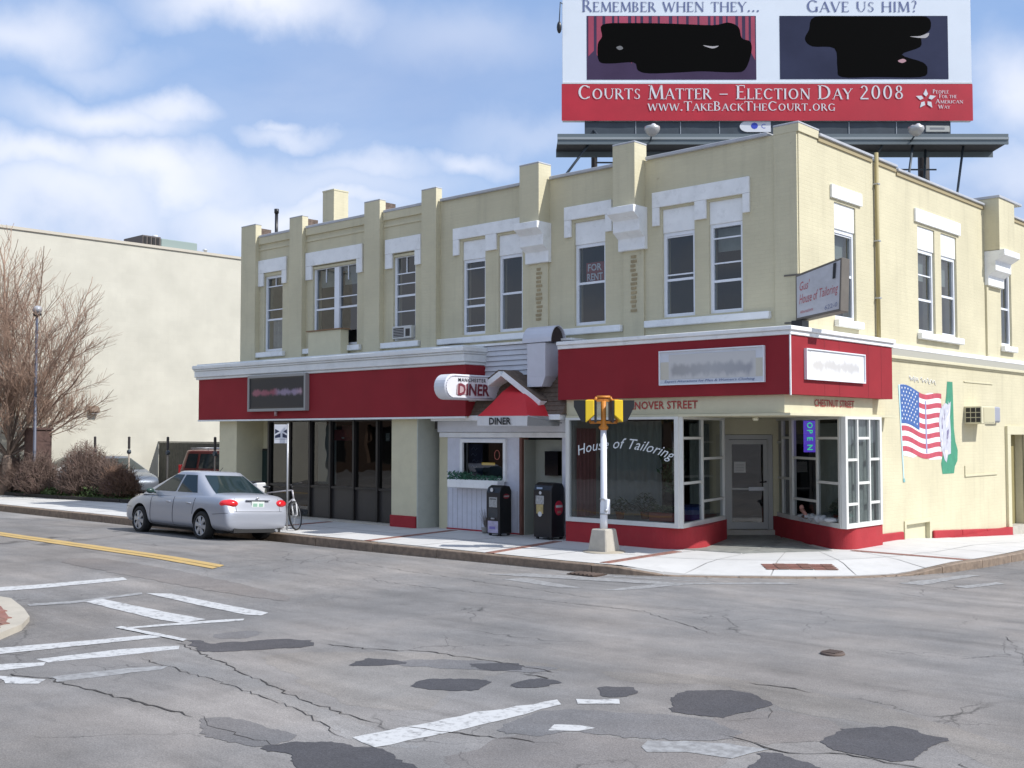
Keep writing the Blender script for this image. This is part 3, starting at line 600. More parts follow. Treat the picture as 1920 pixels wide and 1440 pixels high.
sel = sorted([p for p in hb if inside(*p, IB)], key=lambda p: (p[0] - CAM.x) ** 2 + (p[1] - CAM.y) ** 2)[:230]
for k, (x, y) in enumerate(sel):
    o = link('brick', BRM[k % 2], isl); x, y = CAM.x + (x - CAM.x) * .962, CAM.y + (y - CAM.y) * .962; o.location = (x + (.1 if round(y * 9.8) % 2 else 0), y, .101); o.scale = (.95, .95, 1)

# grit and dead leaves gathered in the gutter
mb = MB(); rnd = random.Random(12)
for k in range(1500):
    p = at_s(rnd.uniform(30, ds[-1] - 40)); x = p[0] + rnd.uniform(-.1, .1) + max(0, .05); y = p[1] - abs(rnd.gauss(0, .13)) - .05
    if p[0] > 2.4: x = p[0] + abs(rnd.gauss(0, .13)) + .05; y = p[1]
    s_ = rnd.uniform(.006, .022); a = rnd.uniform(0, 6.28); z = ground_h(x, y) + .012; mb.face([(x + s_ * math.cos(a + t), y + s_ * math.sin(a + t), z + rnd.uniform(0, .01)) for t in (0, 2.1, 4.2)])
tag(mb.build('gutter_litter', mat('dry leaf litter', (.11, .085, .06), .9, var=.4, vscale=30)), 'grit and dry leaf bits gathered along the kerb', 'litter', kind='stuff')
# ------------------------------------------------------------ ground left of the shops
GRASSM = mat('spring turf soil', (.06, .085, .03), .95, var=.3, vscale=4, bump=.6, bscale=30)
mb = MB(); GP = [(-60, -1.6), (-33, -1.45), (-27.4, -1.1), (-23.9, -.7), (-21.2, -.35), (-20.2, .2), (-20.6, .7), (-24, .75), (-28.2, .3), (-33, -.3), (-60, -.3)]
mb.prism([(x, y, .05) for x, y in GP], (0, 0, .17)); bed = tag(mb.build('planting_bed', GRASSM), kind='structure')
mb = MB(); rnd = random.Random(3)
for k in range(16000):
    x = rnd.uniform(-34, -20.3); y = rnd.uniform(-1.6, 1.6)
    if not inside(x, y, GP): continue
    h = rnd.uniform(.03, .10); a = rnd.uniform(0, 6.28); dx, dy = math.cos(a) * .012, math.sin(a) * .012; lx, ly = rnd.uniform(-.03, .03), rnd.uniform(-.03, .03)
    mb.face([(x - dx, y - dy, .215), (x + dx, y + dy, .215), (x + lx, y + ly, .215 + h)])
tag(mb.build('grass', mat('spring grass blades', (.085, .13, .035), .8, var=.35, vscale=3)), 'short spring grass on the planting bed beside the sidewalk', 'grass', kind='stuff')
mb = MB(); ed = [(-60, -1.66), (-33, -1.51), (-27.4, -1.16), (-23.9, -.76), (-21.2, -.41), (-20.12, .18)]
for a, b in zip(ed, ed[1:]):
    n = max(1, int(math.dist(a, b) / 2.4))
    for i in range(n):
        p = Vector(a).lerp(Vector(b), i / n); q = Vector(a).lerp(Vector(b), (i + .99) / n); mb2 = MB(); W_ = frame(p, q - p); L_ = (q - p).length
        mb2.fbox(W_, 0, L_, -.06, .06, .05, .255); mb2.build('edging_timber', mat('dark edging timber', (.03, .027, .025), .9, var=.3), bed)
mb = MB(); mb.box(-33, -18.6, 1.7, 40, .02, .045); tag(mb.build('parking_lot', ASPL), kind='structure')
# ============================================================ CORNER BUILDING
B = thing('corner_building', (0, 0, 0), 'cream painted brick two-storey corner block with red shopfront fascias', 'building')
ZT = 8.12
def bbox(name, fr, u0, u1, d0, d1, z0, z1, m, parent=None, bevel=0):
    mb = MB(); mb.fbox(fr, u0, u1, d0, d1, z0, z1); return mb.build(name, m, parent or B, bevel=bevel)
WS = [(-17.16, -16.28, 4.76, 7.06), (-14.86, -12.95, 4.76, 7.03), (-11.50, -10.66, 4.76, 7.01), (-8.98, -8.21, 4.76, 7.04), (-7.78, -7.02, 4.76, 7.04), (-5.47, -4.61, 4.76, 7.05), (-3.12, -2.33, 4.78, 7.03), (-1.99, -1.22, 4.78, 7.03)]
WE = [(1.42, 2.35, 4.66, 6.98), (5.43, 6.38, 4.66, 7.06), (6.75, 7.68, 4.66, 7.06), (10.62, 11.4, 4.66, 6.9)]
mb = MB(); wall(mb, FS, -18.10, -.002, 4.30, ZT, .30, WS); mb.build('wall', CREAM, B)
mb = MB(); wall(mb, FE, .003, 15.5, 4.12, ZT - .03, .30, WE); mb.build('wall', CREAM, B)
mb = MB(); wall(mb, FE, 2.74, 15.5, -.9, 4.12, .30, [(10.95, 12.1, -.2, 2.36), (4.47, 5.88, -.9, .50)]); mb.build('wall', CREAM, B)
bbox('wall', FS, -18.10, .0, -15.5, -15.2, -.3, ZT, CREAM); bbox('wall', frame((-18.10, 0), (0, 1)), .3, 15.2, -.3, 0, -.3, ZT, CREAM)
bbox('roof', FS, -17.8, -.3, -15.2, -.3, 7.45, 7.6, mat('grey roof membrane', (.2, .2, .2), .9))
bbox('floor', FS, -17.8, -.3, -15.2, -.3, 4.12, 4.29, INT)
# parapet corbel courses in the left bays
for a, b in ((-17.41, -15.78), (-15.16, -12.51), (-11.86, -10.30)):
    bbox('corbel_course', FS, a, b, 0, .05, 7.92, ZT, CREAM); bbox('corbel_course', FS, a, b, 0, .025, 7.74, 7.80, CREAM)
# copings
for a, b in ((-17.40, -15.80), (-15.15, -12.53), (-11.85, -10.32), (-9.72, -6.82), (-6.16, -4.14), (-3.5, -.62)):
    bbox('coping', FS, a, b, -.34, .07, ZT, ZT + .07, COPE, bevel=.01)
for a, b, z in ((.75, 3.12, ZT + .03), (3.36, 4.30, ZT + .03), (4.33, 9.45, ZT - .03), (11.2, 15.6, ZT - .03)):
    bbox('coping', FE, a, b, -.34, .07, z, z + .06, COPE, bevel=.01); bbox('coping_bed', FE, a, b, 0, .03, z - .09, z - .002, mat('tan mortar', (.35, .29, .17), .9))
# south pilasters
def pilaster(a, b, top, d=.35, mats=CREAM, zb=4.31, cap=True):
    bbox('pilaster', FS, a, b, -.05, d, zb, top, mats)
    if cap: bbox('pilaster_cap', FS, a - .008, b + .008, -.06, d + .008, top, top + .035, COPE, bevel=.01)
pilaster(-18.15, -17.42, 8.50, .15); pilaster(-15.77, -15.18, 8.46, .15); pilaster(-12.50, -11.88, 8.45, .15); pilaster(-10.29, -9.76, 8.45, .15)
for a, b in ((-18.15, -17.42), (-15.77, -15.18), (-12.50, -11.88)):  # worn brick backs of the low piers
    bbox('pier_back', FS, a + .01, b - .004, -.40, -.052, ZT, 8.42, mat('weathered brown brick', (.13, .095, .075), .9, var=.4, vscale=14, bump=.5))
def corbelled(a, b):
    bbox('pilaster', FS, a, b, -.05, .37, 7.12, 8.45, CREAM); bbox('pilaster_cap', FS, a - .008, b + .008, -.06, .378, 8.45, 8.49, COPE, bevel=.01)
    bbox('pilaster', FS, a + .02, b - .02, 0, .04, 4.31, 6.26, CREAM)
    mb = MB(); c = (a + b) / 2
    prof = [(0, 7.13), (.50, 7.13), (.50, 6.98), (.30, 6.86), (.30, 6.62), (.12, 6.50), (.12, 6.25), (0, 6.25)]
    mb.prism([FS(a - .06, d, z) for d, z in prof], (b - a + .12, 0, 0)); mb.build('stone_corbel', WHITE_, B, bevel=.008)
    rnd = random.Random(int(a * 100)); mb = MB()
    for k in range(13):  # chipped header bricks below the corbel
        z = 4.95 + k * .095; mb.fbox(FS, c - .06 + rnd.uniform(-.02, .02), c + .08 + rnd.uniform(-.03, .03), .035, .052 + rnd.uniform(0, .012), z, z + .055)
    mb.build('chipped_header', mat('chipped header brick', (.36, .29, .17), .9, var=.2), B)
corbelled(-6.78, -6.20); corbelled(-4.12, -3.55)
bbox('pilaster', FS, -.50, -.02, -.02, .045, 4.31, 8.28, CREAM)
# raised corner pier
mb = MB(); mb.box(-.50, .03, -.05, .76, ZT - .02, 8.25); mb.build('corner_pier', CREAM, B); mb = MB(); mb.box(-.51, .04, -.06, .77, 8.25, 8.29); mb.build('pilaster_cap', COPE, B, bevel=.01)
# east pilaster with corbel, conduit
bbox('pilaster', FE, 9.5, 10.6, -.1, .38, 6.95, 8.26, CREAM); bbox('pilaster_cap', FE, 9.47, 11.1, -.34, .41, 8.26, 8.33, COPE, bevel=.01); bbox('pilaster', FE, 10.6, 11.1, -.1, .02, 8.0, 8.26, CREAM)
mb = MB(); mb.prism([FE(9.5, d, z) for d, z in [(0, 6.97), (.5, 6.97), (.5, 6.82), (.28, 6.7), (.28, 6.46), (.1, 6.34), (.1, 6.1), (0, 6.1)]], (0, 1.1, 0)); mb.build('stone_corbel', WHITE_, B, bevel=.008)
bbox('pilaster', FE, 9.5, 9.62, 0, .05, 4.35, 6.1, CREAM)
dp = thing('downspout', (.06, 3.24, 4.3), 'thin brown downspout on the sunlit side wall, running from parapet to cornice', 'downspout')
mb = MB(); mb.tube((.06, 3.24, 4.28), (.06, 3.24, 8.28), .045); mb.build('pipe', mat('tan painted pipe', (.34, .28, .13), .6), dp)
for z in (5.2, 6.4, 7.6): mb = MB(); mb.box(.0, .11, 3.185, 3.295, z, z + .03); mb.build('bracket', STEEL, dp)
# chimney and roof pipe
ch = thing('chimney', (-15.2, 1.0, 7.6), 'cream square brick chimney rising behind the parapet', 'chimney')
mb = MB(); mb.box(-15.49, -14.98, .8, 1.32, 7.6, 9.32); mb.build('stack', CREAM, ch); mb = MB(); mb.box(-15.50, -14.97, .79, 1.33, 9.32, 9.36); mb.build('cap', CREAMP, ch)
vp = thing('vent_pipe', (-17.45, .6, 7.6), 'thin black vent pipe standing on the roof left of the chimney', 'vent pipe')
mb = MB(); mb.tube((-17.45, .6, 7.6), (-17.45, .6, 9.0), .05); mb.build('pipe', BLACK, vp); mb = MB(); mb.tube((-17.45, .6, 8.95), (-17.45, .6, 9.08), .07); mb.build('collar', BLACK, vp)
# lintels with ears
def lintel(fr, a, b, z0, z1, ears, d=.06, ear=.38, ew=.16, mids=()):
    bbox('lintel', fr, a, b, 0, d, z0, z1, WHITE_, bevel=.006)
    for e in ears: bbox('lintel_ear', fr, e[0], e[1], 0, d - .004, z0 - ear, z0 - .002, WHITE_, bevel=.006)
for a, b, wa, wb, z in ((-17.42, -16.06, -17.16, -16.28, 7.06), (-15.15, -12.70, -14.86, -12.95, 7.04), (-11.78, -10.42, -11.50, -10.66, 7.02)):
    lintel(FS, a, b, z, z + .38, [(a, wa - .01), (wb + .01, b)])
    bbox('head_course', FS, wa + .003, wb - .003, -.055, -.002, z - .10, z - .0305 if z < 7.05 else z - .002, CREAM)
lintel(FS, -9.27, -6.84, 7.10, 7.38, [(-9.27, -9.07), (-8.17, -7.82)]); lintel(FS, -5.73, -4.40, 7.12, 7.42, [(-5.73, -5.54), (-4.58, -4.40)]); lintel(FS, -3.34, -1.04, 7.08, 7.40, [(-3.34, -3.17), (-2.30, -2.03), (-1.19, -1.04)])
lintel(FE, 1.25, 2.58, 7.04, 7.30, [], .05); lintel(FE, 5.25, 7.85, 7.12, 7.42, [], .05)
for a, b, z in ((-17.75, -16.12, 4.74), (-15.48, -12.75, 4.74), (-12.02, -10.45, 4.72), (-9.87, -5.98, 4.70), (-5.95, -4.14, 4.70), (-3.52, -.60, 4.73)): bbox('sill', FS, a, b, .0, .12, z - .14, z, WHITE_, bevel=.012)
for a, b in ((1.36, 2.46), (5.33, 7.8), (10.55, 11.5)): bbox('sill', FE, a, b, .0, .12, 4.50, 4.64, WHITE_, bevel=.012)
# windows: window > frame bars, pane
def window(fr, a, b, z0, z1, panel=None, rails=(), mullions=(), meet=None, rec=.085, bars=(), blind=0, curtain=False, open_=False):
    """panel: height of the white infill; meet: meeting rail height fraction"""
    zt = z1 - (panel or 0); f = .07; mb = MB()
    mb.fbox(fr, a, a + f, -rec - .06, -rec + .03, z0, zt); mb.fbox(fr, b - f, b, -rec - .06, -rec + .03, z0, zt)
    mb.fbox(fr, a + f, b - f, -rec - .06, -rec + .028, z0, z0 + f); mb.fbox(fr, a + f, b - f, -rec - .06, -rec + .028, zt - f, zt)
    w_ = mb.build('window', WHITEM, B)
    if panel: q = MB(); q.fbox(fr, a, b, -rec - .05, -.03, zt + .002, z1); q.build('infill_panel', WHITE_, w_, bevel=.005)
    ms = [a + f] + list(mullions) + [b - f]
    for m_ in mullions: q = MB(); q.fbox(fr, m_ - .10, m_ + .10, -rec - .06, -rec + .05, z0 + f, zt - f); q.build('mullion', WHITEM, w_)
    H = zt - z0
    for i in range(len(ms) - 1):
        u0 = ms[i] + (.10 if i else 0); u1 = ms[i + 1] - (.10 if i < len(ms) - 2 else 0)
        zm = z0 + H * (meet if meet else .45)
        q = MB(); q.fbox(fr, u0, u1, -rec - .03, -rec + .012, zm - .025, zm + .025); q.build('meeting_rail', WHITEM, w_)
        for r_ in rails: q = MB(); q.fbox(fr, u0, u1, -rec - .02, -rec + .008, z0 + H * r_ - .014, z0 + H * r_ + .014); q.build('storm_rail', WHITEM, w_)
        for lo, hi, dd in ((z0 + f, zm - .025, -rec - .005), (zm + .025, zt - f, -rec - .02)):
            q = MB(); q.face([fr(u0, dd, lo), fr(u1, dd, lo), fr(u1, dd, hi), fr(u0, dd, hi)]); q.build('pane', GLASS, w_)
        if blind:
            q = MB(); q.fbox(fr, u0, u1, -rec - .16, -rec - .15, zt - H * blind, zt - f); q.build('blind', CURT, w_)
        if curtain:
            q = MB(); nn = 26
            for k in range(nn + 1):
                u = u0 + (u1 - u0) * k / nn; d = -rec - .2 + .03 * math.sin(k * 1.7); q.v += [fr(u, d, z0 + .05), fr(u, d, zm)]
            for k in range(nn): q.f.append((2 * k, 2 * k + 2, 2 * k + 3, 2 * k + 1))
            q.build('curtain', CURTW, w_)
    for v in bars: q = MB(); u = a + (b - a) * v[0]; q.fbox(fr, u - .012, u + .012, -rec - .018, -rec + .006, z0 + H * v[1], z0 + H * v[2]); q.build('glazing_bar', WHITEM, w_)
    q = MB(); q.fbox(fr, a, b, -.22, -.02, z0 - .001, z0 + .012)
    return w_
w1 = window(FS, *WS[0][:2], 4.76, 6.96, meet=.42, rails=(.55, .86), bars=[(.5, .86, .97)], curtain=True)
w2 = window(FS, *WS[1][:2], 4.76, 6.99, meet=.47, rails=(.60,), mullions=[-13.86], bars=[(.25, .80, .97), (.75, .80, .97)], blind=.25)
w3 = window(FS, *WS[2][:2], 4.76, 6.97, meet=.52, rails=(.66, .34, .78), bars=[(.5, .78, .97)])
window(FS, *WS[3], panel=.46, meet=.38, rails=(.88, .48, .12)); window(FS, *WS[4], panel=.48, meet=.50)
w5 = window(FS, *WS[5], panel=.50, meet=.52); window(FS, *WS[6], panel=.50, meet=.44, rails=(.95, .50)); window(FS, *WS[7], panel=.46, meet=.36, rails=(.84, .56), blind=.3)
window(FE, *WE[0], panel=.52, meet=.5, rails=(.95,), blind=.3); window(FE, *WE[1], panel=.52, meet=.40, rails=(.70,), blind=.35); window(FE, *WE[2], panel=.52, meet=.5, blind=.35); window(FE, *WE[3], panel=.3, meet=.5)
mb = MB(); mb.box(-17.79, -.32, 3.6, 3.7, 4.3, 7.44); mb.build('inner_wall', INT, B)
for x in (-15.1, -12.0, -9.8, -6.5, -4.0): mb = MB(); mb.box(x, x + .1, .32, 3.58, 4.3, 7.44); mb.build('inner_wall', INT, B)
# things in upper windows
rs = thing('for_rent_sign', (-5.04, .2, 5.8), 'small red and white FOR RENT sign behind glass of the single upper window', 'sign')
mb = MB(); mb.fbox(FS, -5.27, -4.78, -.175, -.168, 5.72, 6.15); mb.build('sign_board', mat('dark red sign card', (.40, .06, .06), .6), rs)
PALE = mat('pale print', (.75, .72, .72), .7)
FRW = mat('white sign letters', (.95, .93, .93), .6)
lettering('FOR', FS, -5.22, -4.84, 5.96, 6.12, -.160, FRW, rs, bold=.02); lettering('RENT', FS, -5.24, -4.81, 5.75, 5.91, -.160, FRW, rs, bold=.02)
def acbox(name, x0, x1, z0, z1, label, d1=.32):
    t = thing(name, ((x0 + x1) / 2, -.1, z0), label, 'air conditioner'); mb = MB(); mb.fbox(FS, x0, x1, -.2, d1, z0, z1); mb.build('casing', mat('off white appliance', (.55, .55, .52), .5, var=.08), t, bevel=.012)
    mb = MB(); mb.fbox(FS, x0 + .05, x0 + (x1 - x0) * .62, d1 + .001, d1 + .006, z0 + .04, z1 - .05); mb.build('grille', DARK, t)
    for k in range(5): z = z0 + .06 + k * (z1 - z0 - .12) / 5; mb = MB(); mb.fbox(FS, x0 + .05, x0 + (x1 - x0) * .62, d1 + .007, d1 + .014, z, z + .012); mb.build('louvre', STEEL, t)
    mb = MB(); mb.fbox(FS, x0 + (x1 - x0) * .72, x1 - .04, d1 + .001, d1 + .006, z0 + .05, z1 - .08); mb.build('vent_slot', DARK, t)
acbox('air_conditioner', -11.43, -10.72, 4.80, 5.12, 'off-white window air conditioner at the foot of the third upper window from the left', .1)
bx = thing('window_box', (-13.9, -.3, 4.4), 'cream painted sheet box fixed over the foot of the double upper window', 'box')
mb = MB(); mb.fbox(FS, -14.62, -13.22, .06, .34, 4.40, 5.16); mb.build('box_body', CREAMP, bx, bevel=.01); mb = MB(); mb.fbox(FS, -14.68, -13.16, .05, .37, 5.16, 5.19); mb.build('box_lid', mat('rusty edge', (.25, .15, .08), .8), bx)

# ---- ground floor: left shop
GL = thing
bbox('pier', FS, -17.95, -17.08, .0, .95, .1, 2.78, CREAMP); bbox('pier', FS, -10.46, -9.55, .0, .95, .42, 2.78, CREAMP); bbox('pier_base', FS, -10.49, -9.58, .0, .98, .1, .42, REDB, bevel=.01)
bbox('wall', FS, -18.08, -16.0, -.35, .05, -.1, 4.30, CREAMP)
mb = MB(); mb.fbox(FS, -17.25, -16.3, .051, .08, .95, 1.95); mb.build('entry_window', DARK, B); mb = MB(); mb.face([FS(-17.2, .085, 1.0), FS(-16.35, .085, 1.0), FS(-16.35, .085, 1.9), FS(-17.2, .085, 1.9)]); mb.build('pane', mat('dark green glass', (.01, .03, .03), .05), B)
mb = MB(); mb.fbox(FS, -15.95, -10.46, .62, .68, .10, .18); mb.build('plinth', DARK, B)
bbox('shop_step', FS, -16.2, -10.5, .68, .98, .1, .175, CONC, bevel=.01)
xs = [-15.9, -14.05, -13.18, -12.22, -11.30, -10.48]
for i, x in enumerate(xs): mb = MB(); mb.fbox(FS, x, x + .07, .60, .74, .18, 2.74); mb.build('mullion', DARK, B)
for i in range(5):
    a, b = xs[i] + .07, xs[i + 1]
    mb = MB(); mb.fbox(FS, a, b, .60, .72, .96, 1.02); mb.build('transom', DARK, B)
    mb = MB(); mb.fbox(FS, a, b, .60, .72, 2.70, 2.77); mb.build('head_rail', DARK, B)
    if i == 0:
        mb = MB(); mb.face([FS(a, .66, .18), FS(b, .66, .18), FS(b, .66, 2.7), FS(a, .66, 2.7)]); mb.build('glass_door', GLASSD, B)
        mb = MB(); mb.fbox(FS, (a + b) / 2 - .03, (a + b) / 2 + .03, .64, .70, .18, 2.7); mb.build('door_stile', DARK, B)
    else:
        mb = MB(); mb.fbox(FS, a, b, .64, .67, .18, .96); mb.build('spandrel_panel', DPANEL, B); mb = MB(); mb.face([FS(a, .66, 1.02), FS(b, .66, 1.02), FS(b, .66, 2.7), FS(a, .66, 2.7)]); mb.build('pane', GLASSD, B)
mb = MB(); mb.fbox(FS, -13.98, -13.22, .45, .46, 1.05, 2.66); mb.build('blind', mat('pale reflection sheet', (.55, .56, .55), .8), B)  # pale sheet added inside the glass to stand in for a pale reflection
mb = MB(); mb.fbox(FS, -13.05, -12.4, .40, .41, 2.2, 2.6); mb.build('poster_back', mat('dusky poster', (.30, .10, .12), .8, var=.4, vscale=9), B)
# interior of left shop
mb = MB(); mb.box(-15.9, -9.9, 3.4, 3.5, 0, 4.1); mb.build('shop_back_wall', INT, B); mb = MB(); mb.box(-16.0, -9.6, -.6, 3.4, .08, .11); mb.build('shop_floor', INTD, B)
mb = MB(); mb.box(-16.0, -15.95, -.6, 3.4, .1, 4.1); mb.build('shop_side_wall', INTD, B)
for k, (x, c, z, h) in enumerate(((-12.75, (.35, .05, .06), 2.35, .28), (-11.0, (.5, .5, .5), 2.3, .2), (-10.75, (.45, .1, .08), 2.35, .25))):
    t = thing('window_poster', (x, -.6, z), ['red poster high in the dark shop window, second full bay', 'white card hanging high in the last dark shop bay', 'red and white card at the top right of the last dark bay'][k], 'poster')
    mb = MB(); mb.fbox(FS, x - (.36 if k == 0 else .07), x + (.36 if k == 0 else .07), .60, .61, z - h / 2, z + h / 2); mb.build('card', mat('poster card %d' % k, c, .7, var=.3, vscale=10), t)
    mb = MB(); mb.fbox(FS, x - .05, x + .05, .611, .615, z - h / 3, z - h / 3 + .04); mb.build('print', PALE, t)
# the side wall closing the left shop against the diner
mb = MB(); mb.box(-9.549, -9.52, -.955, -.02, -.05, 2.775); mb.build('return_wall', mat('pale grey green render', (.46, .48, .42), .8, var=.06, dirt=.2, dcol=(.3, .3, .26)), B)
# left fascia
FZ0, FZ1 = 2.78, 3.95
def fascia_box(a, b, d, z0, z1):
    mb = MB(); mb.fbox(FS, a, b, .0, d, z0, z1); return mb.build('fascia', RED, B)
fascia_box(-18.75, -7.72, 1.15, FZ0, FZ1)
bbox('fascia_edge', FS, -18.76, -7.71, 1.12, 1.17, FZ0 - .045, FZ0 - .001, GREYTRIM); bbox('soffit', FS, -18.7, -7.75, 0, 1.1, FZ0 - .03, FZ0 - .002, CREAMP)
for z0, z1, d in ((3.952, 4.02, 1.20), (4.02, 4.20, 1.25), (4.20, 4.25, 1.29), (4.25, 4.36, 1.33)): bbox('cornice_moulding', FS, -18.85, -7.72 + (d - 1.2) * .6, 0, d, z0, z1 - .002, GREYTRIM, bevel=.015)
bbox('ledge_roof', FS, -18.8, -7.75, 0, 1.2, 4.36, 4.40, GREYTRIM)
# seams on the fascia panels
# ---- diner front
SID = mat('white painted siding', (.62, .63, .66), .6, var=.05, dirt=.2, dcol=(.42, .42, .42))
WD = mat('white painted boards', (.63, .64, .70), .65, var=.06, vscale=5, dirt=.3, dcol=(.45, .44, .42), bump=.15)
for k in range(6):
    z = 3.70 + k * .116; mb = MB(); mb.prism([FS(-8.9, d, zz_) for d, zz_ in [(.4, z), (.53, z), (.50, z + .108), (.4, z + .108)]], (3.75, 0, 0)); mb.build('siding_board', SID, B)
bbox('siding_cap', FS, -8.9, -5.12, 0, .56, 4.40, 4.45, WHITE_)
bbox('wall', FS, -9.57, -4.95, -.3, .40, 2.5, 4.40, INT)
# shingled skirt roof
mb = MB(); rnd = random.Random(5)
for r in range(9):
    z1 = 3.68 - r * .098; d1 = .53 + r * .052
    mb2 = MB(); x = -9.2 + (r % 2) * .12
    while x < -5.02:
        w_ = rnd.uniform(.14, .26); x2 = min(x + w_, -5.0); j = rnd.uniform(0, .012); a0, a1 = x + .004, x2 - .004
        mb2.hexa([FS(a0, d1 - .03, z1), FS(a1, d1 - .03, z1), FS(a1, d1 + .045 + j, z1 - .112), FS(a0, d1 + .045 + j, z1 - .112), FS(a0, d1 - .02, z1 + .01), FS(a1, d1 - .02, z1 + .01), FS(a1, d1 + .062 + j, z1 - .104), FS(a0, d1 + .062 + j, z1 - .104)]); x = x2
    tag(mb2.build('shingle_course', SHING, B), kind='stuff')
mb = MB(); mb.prism([FS(-9.2, d, z) for d, z in [(.40, 3.7), (.52, 3.7), (.99, 2.80), (.40, 2.80)]], (4.2, 0, 0)); mb.build('skirt_roof', SHING, B)
bbox('eave_board', FS, -9.0, -5.05, .4, 1.03, 2.68, 2.795, WHITE_, bevel=.01)
# gable with rakes
ga, gb, gc = (-8.2, 2.86), (-6.72, 3.66), (-5.62, 2.98)
mb = MB(); mb.prism([FS(u, .42, z) for u, z in [(ga[0] + .1, 2.80), (gb[0], gb[1] - .1), (gc[0] - .1, 2.80)]], (0, -.20, 0)); mb.build('gable_face', mat('grey gable panel', (.22, .21, .20), .8, var=.15), B)
for p, q in ((ga, gb), (gb, gc)):
    dv = Vector((q[0] - p[0], 0, q[1] - p[1])).normalized(); nv = Vector((-dv.z, 0, dv.x)); nv = nv if nv.z > 0 else -nv; mb = MB()
    A = Vector(FS(p[0], .55, p[1])); C = Vector(FS(q[0], .55, q[1])); e = Vector((0, -.50, 0))
    mb.prism([A, C, C + nv * .13, A + nv * .13], e); mb.build('rake_board', WHITE_, B, bevel=.008)
    mb = MB(); mb.prism([A + nv * .131, C + nv * .131, C + nv * .16, A + nv * .155], Vector((0, -.50, 0))); mb.build('gable_roof', SHING, B)
bbox('head_board', FS, -9.2, -5.0, .4, .62, 2.42, 2.68, SID, bevel=.01); bbox('head_moulding', FS, -9.2, -5.0, .4, .56, 2.30, 2.415, WHITE_, bevel=.01)
mb = MB(); wall(mb, FS, -8.97, -6.58, .17, 2.30, .12, [(-8.42, -7.12, 1.36, 2.18)]); o_ = mb.build('diner_wall', WD, B); o_.location = (0, -.5, 0)
mb = MB(); mb.fbox(FS, -8.97, -6.60, .49, .53, .10, .17); mb.build('diner_base', REDB, B)
for k in range(15):
    x = -8.95 + .158 * k; mb = MB(); mb.fbox(FS, x, x + .008, .5005, .503, .18, 1.1); mb.build('board_groove', mat('board groove shadow', (.3, .3, .33), .9), B)
bbox('pilaster', FS, -9.27, -8.98, .0, .48, .1, 2.66, CREAMP)
dw = MB(); dw.fbox(FS, -8.50, -8.42, .44, .56, 1.30, 2.26); dw.fbox(FS, -7.12, -7.04, .44, .56, 1.30, 2.26); dw.fbox(FS, -8.42, -7.12, .44, .56, 2.18, 2.26); dw.fbox(FS, -8.42, -7.12, .44, .56, 1.30, 1.37)
dwn = dw.build('diner_window', WHITE_, B); mb = MB(); mb.face([FS(-8.42, .46, 1.37), FS(-7.12, .46, 1.37), FS(-7.12, .46, 2.18), FS(-8.42, .46, 2.18)]); mb.build('pane', GLASSD, dwn)
bbox('inner_wall', FS, -9.5, -5.1, -1.6, -1.5, .1, 2.6, INTD)
# neon and posters in diner window
nt_ = thing('window_sign', (-7.8, -.4, 1.5), 'blue chalk menu board and neon inside the diner window', 'sign')
mb = MB(); mb.fbox(FS, -8.36, -7.92, .38, .40, 1.4, 2.14); mb.build('menu_board', mat('dark blue board', (.05, .06, .16), .6, var=.2), nt_)
NL = mat('pale chalk', (.3, .33, .55), .7)
for z in (2.02, 1.88, 1.74, 1.6, 1.47):
    mb = MB(); c = FS(-8.16 + random.uniform(-.04, .04), .402, z); mb.path([(c[0] - .09, c[1], c[2]), (c[0] - .03, c[1], c[2] + .05), (c[0] + .04, c[1], c[2] - .02), (c[0] + .1, c[1], c[2] + .03)], .009, 5); mb.build('scribble', NL, nt_)
mb = MB(); mb.fbox(FS, -7.93, -7.52, .39, .41, 1.66, 1.72); mb.build('neon_bar', mat('amber neon', (.6, .45, .1), .4, emit=((.9, .6, .12), .35)), nt_)
mb = MB()
for k in range(10): a0, a1 = k * .628, (k + 1) * .628; mb.tube(FS(-7.45 + .08 * math.cos(a0), .4, 1.90 + .11 * math.sin(a0)), FS(-7.45 + .08 * math.cos(a1), .4, 1.90 + .11 * math.sin(a1)), .008, n=5)
mb.build('neon_ring', mat('pink neon', (.6, .2, .2), .4, emit=((.8, .25, .25), .3)), nt_)
# window box with greenery
fb = thing('flower_box', (-7.9, -.7, 1.17), 'white window box with green plants under the diner window', 'planter')
mb = MB(); mb.fbox(FS, -8.68, -7.06, .56, .80, 1.14, 1.33); mb.build('trough', WHITE_, fb, bevel=.012)
def leafcloud(name, parent, boxes, n, size, m=LEAF, seed=1):
    rnd = random.Random(seed); mb = MB()
    for k in range(n):
        x0, x1, y0, y1, z0, z1 = boxes[k % len(boxes)]; c = Vector((rnd.uniform(x0, x1), rnd.uniform(y0, y1), rnd.uniform(z0, z1))); a = Vector((rnd.gauss(0, 1), rnd.gauss(0, 1), rnd.gauss(0, 1))).normalized(); b = a.orthogonal().normalized(); s_ = size * rnd.uniform(.5, 1.3)
        mb.face([c - a * s_, c + b * s_ * .4, c + a * s_, c - b * s_ * .4])
    return mb.build(name, m, parent)
leafcloud('foliage', fb, [(-8.7, -8.0, -.8, -.58, 1.32, 1.50), (-8.3, -7.1, -.76, -.6, 1.32, 1.42)], 420, .045, mat('blue green plastic leaf', (.03, .12, .07), .5, var=.3, vscale=12))
